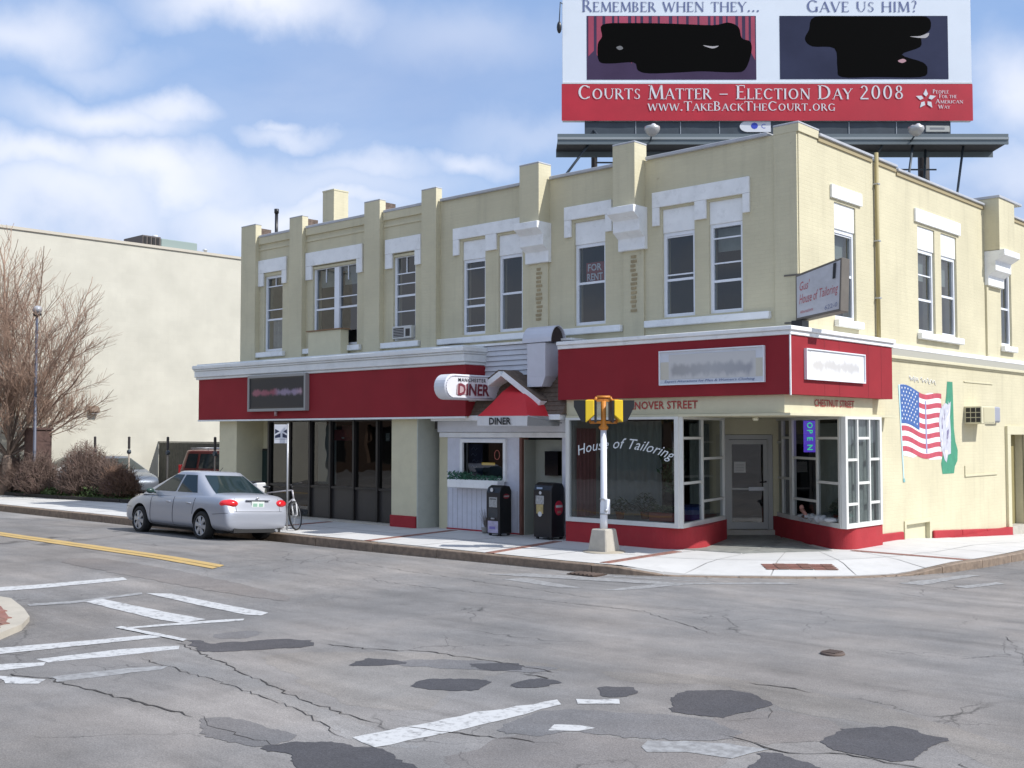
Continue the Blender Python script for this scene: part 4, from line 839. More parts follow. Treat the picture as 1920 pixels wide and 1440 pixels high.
# diner door, recessed
dd = MB(); dd.fbox(FS, -6.60, -6.53, .35, .58, .1, 2.30); ddo = dd.build('door_frame', mat('brown red door frame', (.16, .07, .05), .7, var=.2), B)
mb = MB(); mb.fbox(FS, -6.53, -6.30, .10, .14, .1, 2.25); mb.build('side_panel', mat('grey green paint', (.30, .31, .26), .6, var=.05), B)
mb = MB(); mb.box(-6.53, -6.50, -.5, -.1, .1, 2.25); mb.build('jamb_panel', mat('grey green paint', (.3, .31, .26)), B)
mb = MB(); wall(mb, FS, -6.40, -5.42, .12, 2.25, .05, [(-6.10, -5.72, 1.46, 2.0)]); dr = mb.build('door', mat('grey green paint', (.3, .31, .26)), B); dr.location = (0, -.16, 0)
mb = MB(); mb.face([FS(-6.10, .13, 1.46), FS(-5.72, .13, 1.46), FS(-5.72, .13, 2.0), FS(-6.10, .13, 2.0)]); mb.build('pane', mat('black door glass', (.008, .008, .01), .06), dr)
mb = MB(); mb.tube(FS(-5.52, .16, 1.1), FS(-5.52, .22, 1.1), .03); mb.build('handle', STEEL, dr)
mb = MB(); mb.fbox(FS, -5.42, -4.93, .05, .5, .1, 2.32); mb.build('door_pier', WD, B)
mb = MB(); mb.tube(FS(-5.16, .53, 1.5), FS(-5.16, .53, 2.25), .012, n=6); mb.fbox(FS, -5.2, -5.12, .5, .56, 1.36, 1.52); mb.build('meter_conduit', STEEL, B)
mb = MB(); mb.fbox(FS, -6.55, -5.4, .0, .5, .09, .13); mb.build('door_sill', CONC, B)
# awning (red fabric hip)
aw = thing('awning', (-6.2, -.9, 2.7), 'red fabric hipped awning with white valance over the diner door', 'awning')
A_, B_, C_, D_ = Vector((-6.80, -1.70, 2.77)), Vector((-5.34, -1.70, 2.76)), Vector((-5.34, -.66, 2.76)), Vector((-6.80, -.66, 2.77)); T1, T2 = Vector((-6.72, -1.02, 3.30)), Vector((-6.05, -1.02, 3.28))
A2 = Vector((-7.25, -1.2, 2.77))
mb = MB()
def facegrid(mb, P, n=6, sag=.02):
    i = len(mb.v)
    for a in range(n + 1):
        for b in range(n + 1):
            s_, t = a / n, b / n; p = (P[0] * (1 - s_) + P[1] * s_) * (1 - t) + (P[3] * (1 - s_) + P[2] * s_) * t; p = p + Vector((0, 0, -sag * 4 * t * (1 - t))); mb.v.append(tuple(p))
    for a in range(n):
        for b in range(n): mb.f.append((i + a * (n + 1) + b, i + (a + 1) * (n + 1) + b, i + (a + 1) * (n + 1) + b + 1, i + a * (n + 1) + b + 1)); mb.sm.add(len(mb.f) - 1)
facegrid(mb, [A_, B_, T2, T1]); mb.build('front_cloth', REDCLOTH, aw); mb = MB(); facegrid(mb, [B_, C_, Vector((-5.75, -.64, 3.30)), T2]); mb.build('side_cloth', REDCLOTH, aw); mb = MB(); facegrid(mb, [D_, A_, T1, Vector((-6.74, -.64, 3.50))]); mb.build('side_cloth', REDCLOTH, aw)
mb = MB(); facegrid(mb, [T1, T2, Vector((-5.75, -.64, 3.30)), Vector((-6.74, -.64, 3.50))], 2, 0); mb.build('top_cloth', REDCLOTH, aw)
VAL = mat('white valance', (.62, .61, .60), .7)
for k, (a, b) in enumerate(((A_, B_), (B_, C_))):
    mb = MB(); n = 14
    for i in range(n + 1): p = a.lerp(b, i / n); o_ = .008 * math.sin(i * 2.1); mb.v += [(p.x, p.y + o_, p.z - .002), (p.x, p.y - .02 + o_, p.z - .21)]
    for i in range(n): mb.f.append((2 * i, 2 * i + 2, 2 * i + 3, 2 * i + 1))
    mb.build('valance', VAL if k == 0 else mat('grey valance', (.3, .3, .29), .7), aw)
lettering('DINER', FS, -6.42, -5.78, 2.58, 2.73, 1.74, BLACK, aw, bold=.03)
mb = MB()
for p in (A_, B_): mb.tube(p, Vector((p.x, -.55, 2.6)), .012, n=6)
mb.build('awning_frame', STEEL, aw)
# exhaust pipe / hood
eh = thing('exhaust_duct', (-5.8, -.7, 3.5), 'white sheet metal exhaust duct with a curved hood over the diner front', 'duct')
TIN = mat('white sheet metal', (.56, .57, .62), .45, .1, var=.05)
x0, x1 = -6.15, -5.45; prof = []
for k in range(13): t = math.pi * k / 12; prof.append((.72 + .26 * math.cos(t), 4.36 + .36 * math.sin(t)))
i0 = len(prof); mb = MB(); outer = [FS(x0, d, z) for d, z in prof]; inn = [FS(x0, .72 + (d - .72) * .93, 4.36 + (z - 4.36) * .95) for d, z in prof]
mb.prism(outer + inn[::-1], (x1 - x0 + .12, 0, 0)); mb.build('curved_hood', TIN, eh)
mb = MB(); mb.prism([FS(x1 + .03, .72 + (d - .72) * .92, 4.36 + (z - 4.36) * .94) for d, z in prof], (.02, 0, 0)); mb.build('hood_mouth_shade', mat('hood mouth shade brown', (.035, .022, .018), .8), eh)  # dark disc across the open hood, its shaded inside put in as colour
mb = MB(); mb.fbox(FS, -6.02, -5.50, .47, .96, 3.62, 4.34); mb.hexa([FS(-6.02, .55, 3.40), FS(-5.6, .55, 3.40), FS(-5.6, .96, 3.40), FS(-6.02, .96, 3.40), FS(-6.02, .47, 3.618), FS(-5.5, .47, 3.618), FS(-5.5, .96, 3.618), FS(-6.02, .96, 3.618)]); mb.build('duct_box', TIN, eh)
# ---- right shop: fascia, frieze, bays
FR0, FR1 = 3.10, 4.17
mb = MB(); mb.box(-5.15, .30, -.95, .0, FR0, FR1); mb.build('fascia', RED, B); mb = MB(); mb.box(.0, .30, .002, 3.32, FR0, FR1); mb.build('fascia', RED, B)
mb = MB(); mb.box(.292, .315, -.965, -.94, FR0 - .02, FR1); mb.build('corner_bead', WHITE_, B)
for y in (.35, .95, 2.2, 2.8): bbox('panel_seam', FE, y, y + .008, .301, .303, FR0, FR1, mat('seam shadow line red', (.22, .02, .03), .8))
for z0, z1, e in ((FR1 + .002, 4.25, .03), (4.252, 4.33, .07)):
    mb = MB(); mb.box(-5.15, .30 + e, -.95 - e, .0, z0, z1); mb.build('cornice_moulding', WHITE_, B, bevel=.01); mb = MB(); mb.box(.0, .30 + e, .002, 3.36, z0, z1); mb.build('cornice_moulding', WHITE_, B, bevel=.01)
bbox('cornice_moulding', FE, 3.36, 15.6, .0, .10, 4.20, 4.30, WHITE_, bevel=.01)
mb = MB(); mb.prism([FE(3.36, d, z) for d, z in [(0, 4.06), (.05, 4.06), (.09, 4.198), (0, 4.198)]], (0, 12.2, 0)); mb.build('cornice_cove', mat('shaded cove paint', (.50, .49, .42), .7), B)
bbox('cornice_moulding', FE, 3.36, 15.6, .0, .07, 3.99, 4.058, CREAMP, bevel=.008); bbox('cornice_moulding', FE, 3.36, 15.6, .0, .03, 3.955, 3.988, CREAMP)
mb = MB(); mb.box(-5.0, .12, -.85, -.2, 2.77, FR0 - .001); mb.build('frieze', CREAMP, B); mb = MB(); mb.box(-.3, .12, -.198, 2.76, 2.77, FR0 - .001); mb.build('frieze', CREAMP, B)
mb = MB(); mb.box(-4.95, .28, -.93, 3.6, 2.72, 2.765); mb.build('soffit', CREAMP, B)
RL = mat('red sign letters', (.38, .05, .04), .6)
lettering('HANOVER STREET', FS, -3.52, -1.72, 2.87, 3.03, .862, RL, B, bold=.02, spacing=1.05); lettering('CHESTNUT STREET', FE, .27, 1.92, 2.90, 3.04, .132, RL, B, bold=.02)
mb = MB(); mb.lathe((-1.5, .9, 2.72), (0, 0, -1), [(0, .06), (.03, .07), (.07, .05)], 12); mb.build('soffit_light', mat('lamp glass', (.8, .78, .6), .3), B)
bbox('wall', FS, -5.0, -.31, -.30, 0, 4.12, 4.32, CREAM)
# plan of the glazed bays
PA = (-4.95, -.90); PB = (-2.10, -.90); PC = (-2.72, 1.62); DL = (-3.20, 2.62); DR = (-2.56, 3.21); PD0 = (-2.42, 3.40); PD = (-1.62, 2.62); PE = (.28, 1.12); PF = (.28, 2.72)
FRM = mat('white shop frame', (.66, .66, .62), .5, var=.05, dirt=.15, dcol=(.45, .43, .38))
def glazing(p, q, z0, z1, cols, fw=.05, edge=.06, name='shop_window'):
    """cols: list of (fraction0, fraction1, [z splits])"""
    fr = frame(p, (q[0] - p[0], q[1] - p[1])); Ln = math.dist(p, q); mb = MB()
    mb.fbox(fr, 0, edge, -.05, .05, z0, z1); mb.fbox(fr, Ln - edge, Ln, -.05, .05, z0, z1); mb.fbox(fr, edge, Ln - edge, -.05, .05, z0, z0 + .09); mb.fbox(fr, edge, Ln - edge, -.05, .05, z1 - .05, z1)
    w_ = mb.build(name, FRM, B)
    for i, (a, b, sp) in enumerate(cols):
        u0 = edge if a == 0 else a * Ln + fw / 2; u1 = Ln - edge if b == 1 else b * Ln - fw / 2
        if a > 0: mb = MB(); mb.fbox(fr, a * Ln - fw / 2, a * Ln + fw / 2, -.035, .04, z0 + .09, z1 - .05); mb.build('glazing_bar', FRM, w_)
        zs = [z0 + .09] + sp + [z1 - .05]
        for k, z in enumerate(sp): mb = MB(); mb.fbox(fr, u0, u1, -.03, .035, z - fw / 2, z + fw / 2); mb.build('glazing_bar', FRM, w_)
        for k in range(len(zs) - 1):
            lo = zs[k] + (fw / 2 if k else 0); hi = zs[k + 1] - (fw / 2 if k < len(zs) - 2 else 0)
            mb = MB(); mb.face([fr(u0, 0, lo), fr(u1, 0, lo), fr(u1, 0, hi), fr(u0, 0, hi)]); mb.build('pane', GLASS, w_)
    return w_, fr
Z0, Z1 = .56, 2.72
wA, fA = glazing(PA, (PB[0] - .02, PB[1]), Z0, Z1, [(0, 1, [])], edge=.09)
wB, fB = glazing(PB, PC, Z0, Z1, [(0, .47, [1.42, 2.30]), (.47, 1, [1.02, 1.88])], edge=.05)
wC, fC = glazing(PD0, (PD[0] - .02, PD[1] + .02), Z0, Z1, [(0, .42, [1.42, 2.2]), (.42, 1, [1.42, 2.3])], edge=.05)
wD, fD = glazing(PD, (PE[0] - .05, PE[1] + .04), Z0, Z1, [(0, .54, [1.02, 1.88]), (.54, 1, [1.42, 2.30])], edge=.08)
wE, fE = glazing(PE, PF, Z0, Z1, [(0, .34, [1.02, 1.88]), (.34, .67, [1.42, 2.30]), (.67, 1, [1.02, 1.88])], edge=.09)
# curved red bases
def base(pts, name='shop_base'):
    mb = MB(); top = [(x, y, .56) for x, y in pts]; bot = [(x, y, .10) for x, y in pts]; i = 0
    for k in range(len(pts) - 1): mb.face([bot[k], bot[k + 1], top[k + 1], top[k]])
    mb.face(top); o = mb.build(name, REDB, B, weld=True); 
    return o
def arc(c, r, a0, a1, n=14): return [(c[0] + r * math.cos(R(a0 + (a1 - a0) * k / n)), c[1] + r * math.sin(R(a0 + (a1 - a0) * k / n))) for k in range(n + 1)]
base([(-4.97, 0.3), (-4.97, -.92)] + [(-3.2, -.92)] + arc((-2.75, -.22), .72, -90, 10, 16) + [(-2.66, 1.66), (-3.2, 2.2)])
base([(-2.6, 3.7), (-2.52, 3.30), (-1.66, 2.56)] + arc((.0, 1.63), .30, -128.3, 0, 16) + [(.30, 2.76), (-.2, 2.76)])
# shop display floors (white boards inside the windows) and interior
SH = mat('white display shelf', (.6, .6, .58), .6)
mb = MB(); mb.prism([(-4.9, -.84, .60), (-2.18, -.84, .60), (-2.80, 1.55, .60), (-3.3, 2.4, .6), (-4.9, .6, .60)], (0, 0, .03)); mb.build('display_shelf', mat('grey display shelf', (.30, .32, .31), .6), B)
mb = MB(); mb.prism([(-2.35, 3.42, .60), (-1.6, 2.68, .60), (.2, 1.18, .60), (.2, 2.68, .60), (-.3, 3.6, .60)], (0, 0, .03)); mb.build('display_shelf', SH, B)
mb = MB(); mb.box(-4.93, -4.85, -.8, 5.5, .1, 2.72); mb.build('partition', mat('shop partition paint', (.30, .31, .29), .9), B)
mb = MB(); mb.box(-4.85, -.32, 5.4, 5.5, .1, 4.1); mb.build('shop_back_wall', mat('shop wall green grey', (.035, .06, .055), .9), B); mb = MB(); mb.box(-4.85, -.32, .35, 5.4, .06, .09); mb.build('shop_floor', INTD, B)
def drape(name, p, q, z0, z1, m, parent, folds=10, amp=.03):
    fr = frame(p, (q[0] - p[0], q[1] - p[1])); Ln = math.dist(p, q); mb = MB(); n = folds * 4
    for k in range(n + 1): u = Ln * k / n; d = amp * math.sin(k * math.pi / 2 + .4); mb.v += [fr(u, d, z0), fr(u, d, z1)]
    for k in range(n): mb.f.append((2 * k, 2 * k + 2, 2 * k + 3, 2 * k + 1)); mb.sm.add(k)
    return mb.build(name, m, parent)
cu = thing('curtain', (-.5, 2.4, .62), 'grey green curtains hanging behind the sunny corner bay window', 'curtain')
drape('drape', (-.95, 2.42), (.06, 1.62), .64, 2.6, CURT, cu, 14); drape('drape', (.19, 1.35), (.19, 2.66), .64, 2.66, CURT, cu, 12, .015); mb = MB(); mb.box(.0, .23, 2.70, 2.735, .56, 2.72); mb.build('bay_end_board', FRM, B)
cu2 = thing('curtain', (-3.1, 1.2, .62), 'pale curtain behind the narrow panes beside the shop door', 'curtain')
drape('drape', (-3.0, .75), (-3.25, 1.9), .64, 2.6, CURT, cu2, 8)
cu3 = thing('curtain', (-4.3, .2, .62), 'pale grey drape hanging inside the left part of the big tailor window', 'curtain')
drape('drape', (-4.75, .1), (-3.4, .35), .64, 2.65, mat('pale grey drape', (.36, .38, .34), .9), cu3, 9, .05)
drape('drape', (-4.82, -.75), (-4.82, -.1), .64, 2.5, mat('dusky red cloth', (.22, .07, .08), .9), cu3, 5, .03)
def pot_plant(loc, h, r, seed, label, n=260, pot=True, m=LEAF, size=.07):
    t = thing('potted_plant', loc, label, 'plant'); x, y, z = loc; mb = MB()
    mb.lathe((x, y, z), (0, 0, 1), [(0, .07), (.14, .10), (.15, .105)], 14); mb.build('pot', mat('terracotta', (.35, .12, .07), .8) if pot else mat('white pot', (.6, .6, .6), .5), t)
    mb = MB(); rnd = random.Random(seed)
    for k in range(14): a = rnd.uniform(0, 6.28); q = (x + math.cos(a) * r * .7, y + math.sin(a) * r * .7, z + h * rnd.uniform(.5, 1)); mb.tube((x, y, z + .12), q, .006, .003, 4, False)
    mb.build('stem', mat('plant stem', (.05, .08, .03), .8), t)
    mb = MB()
    for k in range(n):
        a = rnd.uniform(0, 6.28); rr = r * math.sqrt(rnd.random()); c = Vector((x + math.cos(a) * rr, y + math.sin(a) * rr, z + .14 + h * rnd.random() ** .7 * (1 - .5 * (rr / r) ** 2))); d = Vector((math.cos(a), math.sin(a), rnd.uniform(-.6, .4))).normalized(); b = d.cross(Vector((0, 0, 1))).normalized(); s_ = size * rnd.uniform(.6, 1.3)
        mb.face([c - d * s_, c + b * s_ * .3, c + d * s_, c - b * s_ * .3])
    mb.build('leaves', m, t); return t
pot_plant((-3.9, -.45, .63), .32, .34, 1, 'bushy potted plant low in the big tailor window, left of the red box'); pot_plant((-3.45, -.2, .63), .42, .30, 2, 'dark leafy potted plant beside the red flower box in the tailor window')
pot_plant((-.15, 1.75, .63), .34, .22, 3, 'green potted plant in the corner bay window', m=mat('grey green leaf', (.07, .14, .08), .6, var=.3)); pot_plant((.12, 1.42, .63), .30, .14, 4, 'pale leafed plant at the corner post of the bay window', m=mat('blue green leaf', (.08, .18, .15), .5, var=.3), pot=False, n=120)
tr = thing('hanging_basket', (-2.9, .2, 2.0), 'dark trailing plant hanging inside the tailor window near its right end', 'plant')
leafcloud('foliage', tr, [(-3.15, -2.75, -.2, .3, 1.45, 2.1), (-3.1, -2.8, -.1, .2, 1.2, 1.7)], 500, .06, LEAF, 9); mb = MB(); mb.tube((-2.95, .05, 2.0), (-2.95, .05, 2.7), .006, n=5); mb.build('cord', BLACK, tr)
rb = thing('flower_trough', (-3.0, -.3, .63), 'brick red trough standing in the tailor window', 'planter'); mb = MB(); mb.box(-3.15, -2.45, -.5, -.25, .63, .80); mb.build('trough_body', mat('brick red trough paint', (.28, .06, .04), .7), rb, bevel=.015); leafcloud('foliage', rb, [(-3.15, -2.45, -.5, -.25, .8, .95)], 160, .04, LEAF, 3)
mn = thing('dress_form', (-3.75, 1.2, .63), 'dark dress form standing back inside the tailor window', 'mannequin')
mb = MB(); mb.lathe((-3.75, 1.2, .9), (0, 0, 1), [(0, .16), (.12, .18), (.3, .13), (.5, .18), (.62, .15), (.68, .06), (.74, .055)], 16); mb.build('torso', mat('charcoal cloth', (.05, .05, .055), .9), mn); mb = MB(); mb.tube((-3.75, 1.2, .1), (-3.75, 1.2, .92), .02); mb.build('stand', STEEL, mn)
cl = thing('folded_fabric', (-1.2, 2.2, .63), 'heap of pale folded fabric and a pink doll on the corner bay shelf', 'fabric')
mb = MB(); rnd = random.Random(4)
for k in range(9): mb.ball((-1.25 + k * .14, 2.30 - k * .115, .67 + rnd.uniform(-.01, .03)), rnd.uniform(.08, .17), rnd.uniform(.07, .12), rnd.uniform(.03, .09), 12, 8, .16)
mb.build('cloth_heap', mat('pale fabric', (.5, .52, .54), .9, var=.1), cl)
mb = MB(); mb.ball((-1.15, 2.12, .86), .05, .05, .06, 10, 7); mb.tube((-1.15, 2.12, .82), (-.98, 2.02, .70), .05, .03, 8); mb.build('doll', mat('pink doll', (.5, .25, .2), .7), cl); mb = MB(); mb.ball((-1.0, 2.05, .68), .13, .07, .04, 10, 7); mb.build('brown_scarf', mat('brown scarf', (.12, .07, .05), .9), cl)
bl = thing('storage_bin', (-2.5, .3, .63), 'blue fabric bin at the foot of the narrow window left of the shop door', 'bin'); mb = MB(); mb.box(-2.72, -2.42, .0, .38, .63, .92); mb.build('bin_body', mat('blue bin cloth', (.04, .07, .22), .7), bl, bevel=.02)
mb = MB(); mb.box(-2.74, -2.40, -.02, .40, .92, .95); mb.build('bin_rim', mat('navy rim', (.02, .03, .1), .7), bl, bevel=.005)
# shop door at 45 degrees
fDr = frame(DL, (DR[0] - DL[0], DR[1] - DL[1])); Ld = math.dist(DL, DR)
AL = mat('grey aluminium door frame', (.36, .36, .34), .45, .3)
mb = MB(); mb.fbox(fDr, -.12, .0, -.06, .06, .26, 2.36); mb.fbox(fDr, Ld, Ld + .10, -.06, .06, .26, 2.36); mb.fbox(fDr, 0, Ld, -.06, .06, 2.26, 2.36); mb.build('door_frame', AL, B)
mb = MB(); mb.fbox(fDr, .0, .07, -.03, .02, .27, 2.25); mb.fbox(fDr, Ld - .10, Ld, -.03, .02, .27, 2.25); mb.fbox(fDr, .07, Ld - .1, -.03, .02, 2.15, 2.25); mb.fbox(fDr, .07, Ld - .1, -.03, .02, .27, .42); mb.fbox(fDr, .07, Ld - .1, -.025, .015, 1.14, 1.18)
dro = mb.build('shop_door', AL, B)
for lo, hi in ((.42, 1.14), (1.18, 2.15)): mb = MB(); mb.face([fDr(.07, 0, lo), fDr(Ld - .1, 0, lo), fDr(Ld - .1, 0, hi), fDr(.07, 0, hi)]); mb.build('pane', glassmat('dark door glass', (.10, .14, .14), .03) if 'dark door glass' not in MATS else MATS['dark door glass'], dro)
mb = MB(); mb.fbox(fDr, .44, Ld - .1, .02, .035, 1.12, 1.20); mb.build('push_plate', STEEL, dro); mb = MB(); mb.tube(fDr(Ld - .06, .02, 1.32), fDr(Ld - .06, .09, 1.32), .02); mb.tube(fDr(Ld - .06, .09, 1.32), fDr(Ld - .16, .09, 1.30), .014); mb.build('handle', BLACK, dro)
mb = MB(); mb.fbox(fDr, -.14, Ld + .14, -.1, .16, .13, .26); mb.build('door_step', CONC, B, bevel=.01)
mb = MB(); mb.fbox(fDr, -.62, Ld + .3, -.06, .05, 2.37, 2.72); mb.build('door_head', CREAMP, B); mb = MB(); mb.fbox(fDr, -.75, -.13, -.06, .04, .12, 2.37); mb.build('door_side', CREAMP, B); mb = MB(); mb.fbox(fDr, Ld + .11, Ld + .30, -.06, .05, .12, 2.37); mb.build('door_side', CREAMP, B)
nv_ = thing('door_notice', fDr(.3, .01, 1.7), 'white paper notice taped inside the shop door glass', 'notice'); mb = MB(); mb.fbox(fDr, .12, .38, .004, .006, 1.52, 1.76); mb.build('paper', mat('white paper', (.6, .6, .58), .8), nv_)
for k in range(5): mb = MB(); mb.fbox(fDr, .15, .35, .0065, .0075, 1.56 + k * .035, 1.568 + k * .035); mb.build('print_line', mat('grey print', (.25, .25, .25), .8), nv_)
# lettering on the big tailor window, an arc of script
SCR = mat('white window script', (.70, .74, .76), .6)
wl = thing('window_lettering', (-3.5, -.91, 2.2), 'white script lettering arched across the big tailor window', 'lettering')
me = textmesh('House of Tailoring', 1, .40, 0, 1.02); xs = [v.co.x for v in me.vertices]; a_, b_ = min(xs), max(xs)
for v in me.vertices:
    t = (v.co.x - a_) / (b_ - a_); ang = (t - .45) * 1.05; base_r = 2.35; yy = v.co.y * .30
    v.co = Vector(FS(-3.56 + (base_r + yy) * math.sin(ang) * 1.0, .912, 2.07 - base_r * .27 * (1 - math.cos(ang)) * 2.2 + yy * math.cos(ang) + .02))
me.materials.clear(); me.materials.append(SCR); o = link('script', me, wl)
# neon OPEN sign hanging in bay
on = thing('open_sign', (-.85, 1.9, 2.0), 'vertical blue neon OPEN sign in the corner bay window', 'sign'); LD = math.dist(PD, PE)
FN = frame((-1.085, 2.39), (RT.x, RT.y)); mb = MB(); mb.fbox(FN, -.13, .13, -.03, .0, 2.0, 2.66); mb.build('sign_back', mat('violet blue sign board', (.07, .03, .30), .5, emit=((.10, .05, .50), .9)), on)
GN = mat('green neon', (.05, .5, .15), .4, emit=((.05, .75, .25), 1.0))
for k, chh in enumerate('OPEN'):
    z = 2.63 - k * .155; me = textmesh(chh, .15, 0, .001)
    for v in me.vertices: x, y = v.co.x, v.co.y; v.co = Vector(FN(-.06 + y * 1.1, .004, z - x * 1.1))
    me.materials.clear(); me.materials.append(GN); link('neon_letter', me, on)
# signboards on the fascias
def board(name, fr, u0, u1, z0, z1, d, label, face, trim=None, depth=.04, tw=.04):
    t = thing(name, fr((u0 + u1) / 2, d, z0), label, 'sign'); mb = MB(); mb.fbox(fr, u0, u1, d + .001, d + depth, z0, z1); mb.build('panel', face, t)
    if trim:
        for a, b, c, e in ((u0 - tw, u0, z0 - tw, z1 + tw), (u1, u1 + tw, z0 - tw, z1 + tw), (u0, u1, z0 - tw, z0), (u0, u1, z1, z1 + tw)): mb = MB(); mb.fbox(fr, a, b, d + .001, d + depth + .03, c, e); mb.build('trim', trim, t)
    return t
def blurmat(name, base, inks, axis, u0, u1, zc_, hz, seed):
    """flat print worn to a soft blur: ink density fades off above, below and between the words"""
    m = bpy.data.materials.new(name); m.use_nodes = True; t = m.node_tree; p = t.nodes['Principled BSDF']; p.inputs['Roughness'].default_value = .55
    g = t.nodes.new('ShaderNodeNewGeometry'); sp = t.nodes.new('ShaderNodeSeparateXYZ'); t.links.new(g.outputs['Position'], sp.inputs[0])
    def mt(op, a, b, clamp=False):
        n = t.nodes.new('ShaderNodeMath'); n.operation = op; n.use_clamp = clamp
        for i, v in enumerate((a, b)):
            if isinstance(v, (int, float)): n.inputs[i].default_value = v
            else: t.links.new(v, n.inputs[i])
        return n.outputs[0]
    U_ = sp.outputs[axis]; tt = mt('DIVIDE', mt('SUBTRACT', U_, u0), u1 - u0)
    cb = t.nodes.new('ShaderNodeCombineXYZ'); t.links.new(mt('MULTIPLY', tt, 9.0), cb.inputs[0]); t.links.new(mt('MULTIPLY', sp.outputs[2], 2.2), cb.inputs[1]); cb.inputs[2].default_value = seed
    n = t.nodes.new('ShaderNodeTexNoise'); n.inputs['Scale'].default_value = 1.6; n.inputs['Detail'].default_value = 4; t.links.new(cb.outputs[0], n.inputs[0])
    dz = mt('ABSOLUTE', mt('DIVIDE', mt('SUBTRACT', sp.outputs[2], zc_), hz), 0.0)
    den = mt('SUBTRACT', mt('ADD', 1.15, mt('MULTIPLY', mt('SUBTRACT', n.outputs[0], .5), 2.2)), mt('MULTIPLY', dz, 1.25))
    edge = mt('MULTIPLY', mt('MULTIPLY', tt, 14.0, True), mt('MULTIPLY', mt('SUBTRACT', 1.0, tt), 14.0, True), True)
    r = t.nodes.new('ShaderNodeMapRange'); r.interpolation_type = 'SMOOTHSTEP'; r.inputs[1].default_value = .0; r.inputs[2].default_value = 1.0; t.links.new(mt('MULTIPLY', den, edge, True), r.inputs[0])
    rp = t.nodes.new('ShaderNodeValToRGB'); t.links.new(tt, rp.inputs[0]); rp.color_ramp.elements[0].position = inks[0][0]; rp.color_ramp.elements[0].color = (*inks[0][1], 1); rp.color_ramp.elements[1].position = inks[-1][0]; rp.color_ramp.elements[1].color = (*inks[-1][1], 1)
    for q, c in inks[1:-1]: e = rp.color_ramp.elements.new(q); e.color = (*c, 1)
    mm = t.nodes.new('ShaderNodeMix'); mm.data_type = 'RGBA'; t.links.new(r.outputs[0], mm.inputs[0]); mm.inputs[6].default_value = (*base, 1); t.links.new(rp.outputs[0], mm.inputs[7]); t.links.new(mm.outputs[2], p.inputs['Base Color']); return m
def blurprint(t, fr, u0, u1, z0, z1, d, m):
    mb = MB(); mb.face([fr(u0, d, z0), fr(u1, d, z0), fr(u1, d, z1), fr(u0, d, z1)]); mb.build('faded_print', m, t)
SB = mat('pale signboard', (.62, .64, .68), .5, var=.06, vscale=3)
s1 = board('signboard', FS, -2.50, -.22, 3.35, 3.98, .95, 'white signboard with faded grey print and blue motto on the shaded street fascia', SB, WHITEM, .03, .02)
mb = MB(); mb.fbox(FS, -2.495, -.225, .981, .983, 3.44, 3.78); mb.build('tan_band', mat('pale tan print', (.56, .53, .44), .6), s1)
blurprint(s1, FS, -2.30, -.38, 3.44, 3.92, .985, blurmat('blurred grey print', (.57, .56, .54), [(0, (.36, .35, .34)), (.5, (.42, .42, .42)), (1, (.34, .34, .36))], 0, -2.30, -.38, 3.62, .17, 1))
lettering('Expert Alterations for Men & Women\'s Clothing', FS, -2.40, -.40, 3.365, 3.425, .988, mat('navy print', (.06, .10, .25), .6), s1, shear=.25)
s2 = board('signboard', FE, -.42, 1.95, 3.40, 3.93, .30, 'white signboard with pale worn print on the sunlit side fascia', mat('white signboard', (.75, .75, .75), .5), WHITEM, .03, .02)
blurprint(s2, FE, -.25, 1.80, 3.42, 3.91, .334, blurmat('blurred pale print', (.75, .75, .75), [(0, (.55, .53, .50)), (1, (.50, .49, .48))], 1, -.25, 1.80, 3.66, .17, 2))
s3 = board('signboard', FS, -16.02, -13.55, 3.06, 3.90, 1.15, 'framed black signboard with pink and lilac smudged print on the left fascia', mat('charcoal sign face', (.022, .020, .022), .35, var=.2), mat('grey sign frame', (.30, .30, .29), .5), .10, .07)
blurprint(s3, FS, -15.98, -13.60, 3.10, 3.86, 1.253, blurmat('blurred pink print', (.022, .020, .022), [(0, (.30, .11, .14)), (.45, (.26, .06, .09)), (.55, (.24, .19, .27)), (.85, (.27, .21, .30)), (1, (.45, .28, .33))], 0, -15.98, -13.60, 3.49, .13, 3))
mb = MB(); mb.tube(FS(-14.85, 1.22, 3.0), FS(-14.85, 1.22, 2.86), .04); mb.build('lamp_stub', mat('pinkish stub', (.4, .25, .25), .6), s3)
# ---- Chestnut side details
for a, b in ((2.78, 4.36), (5.98, 7.6), (7.62, 9.2), (9.22, 10.7)):
    z = lambda y: walk_h(1, y) + .17
    mb = MB(); mb.hexa([(0, a, -.5), (.09, a, -.5), (.09, b, -.5), (0, b, -.5), (0, a, z(a)), (.06, a, z(a)), (.06, b, z(b)), (0, b, z(b))]); mb.build('foundation_stone', REDB, B, bevel=.02)
mb = MB(); mb.box(0, .13, 2.74, 10.8, -.5, .0); mb.hexa([(0, 2.74, -.6), (.14, 2.74, -.6), (.14, 10.8, -.6), (0, 10.8, -.6), (0, 2.74, .155), (.14, 2.74, .155), (.14, 10.8, -.18), (0, 10.8, -.18)]); mb.build('footing', REDB, B)
hp = MB(); hp.fbox(FE, 4.47, 4.55, -.15, .03, -.1, .50); hp.fbox(FE, 5.80, 5.88, -.15, .03, -.1, .50); hp.fbox(FE, 4.55, 5.80, -.15, .03, .42, .50); hf = hp.build('hatch_frame', CREAMP, B)
mb = MB(); mb.fbox(FE, 4.56, 5.79, -.10, -.07, -.1, .42); mb.build('hatch_panel', CREAMP, B); mb = MB(); mb.fbox(FE, 4.70, 4.73, -.069, -.05, .05, .32); mb.build('hatch_handle', mat('tan pull', (.3, .24, .12), .6), B)
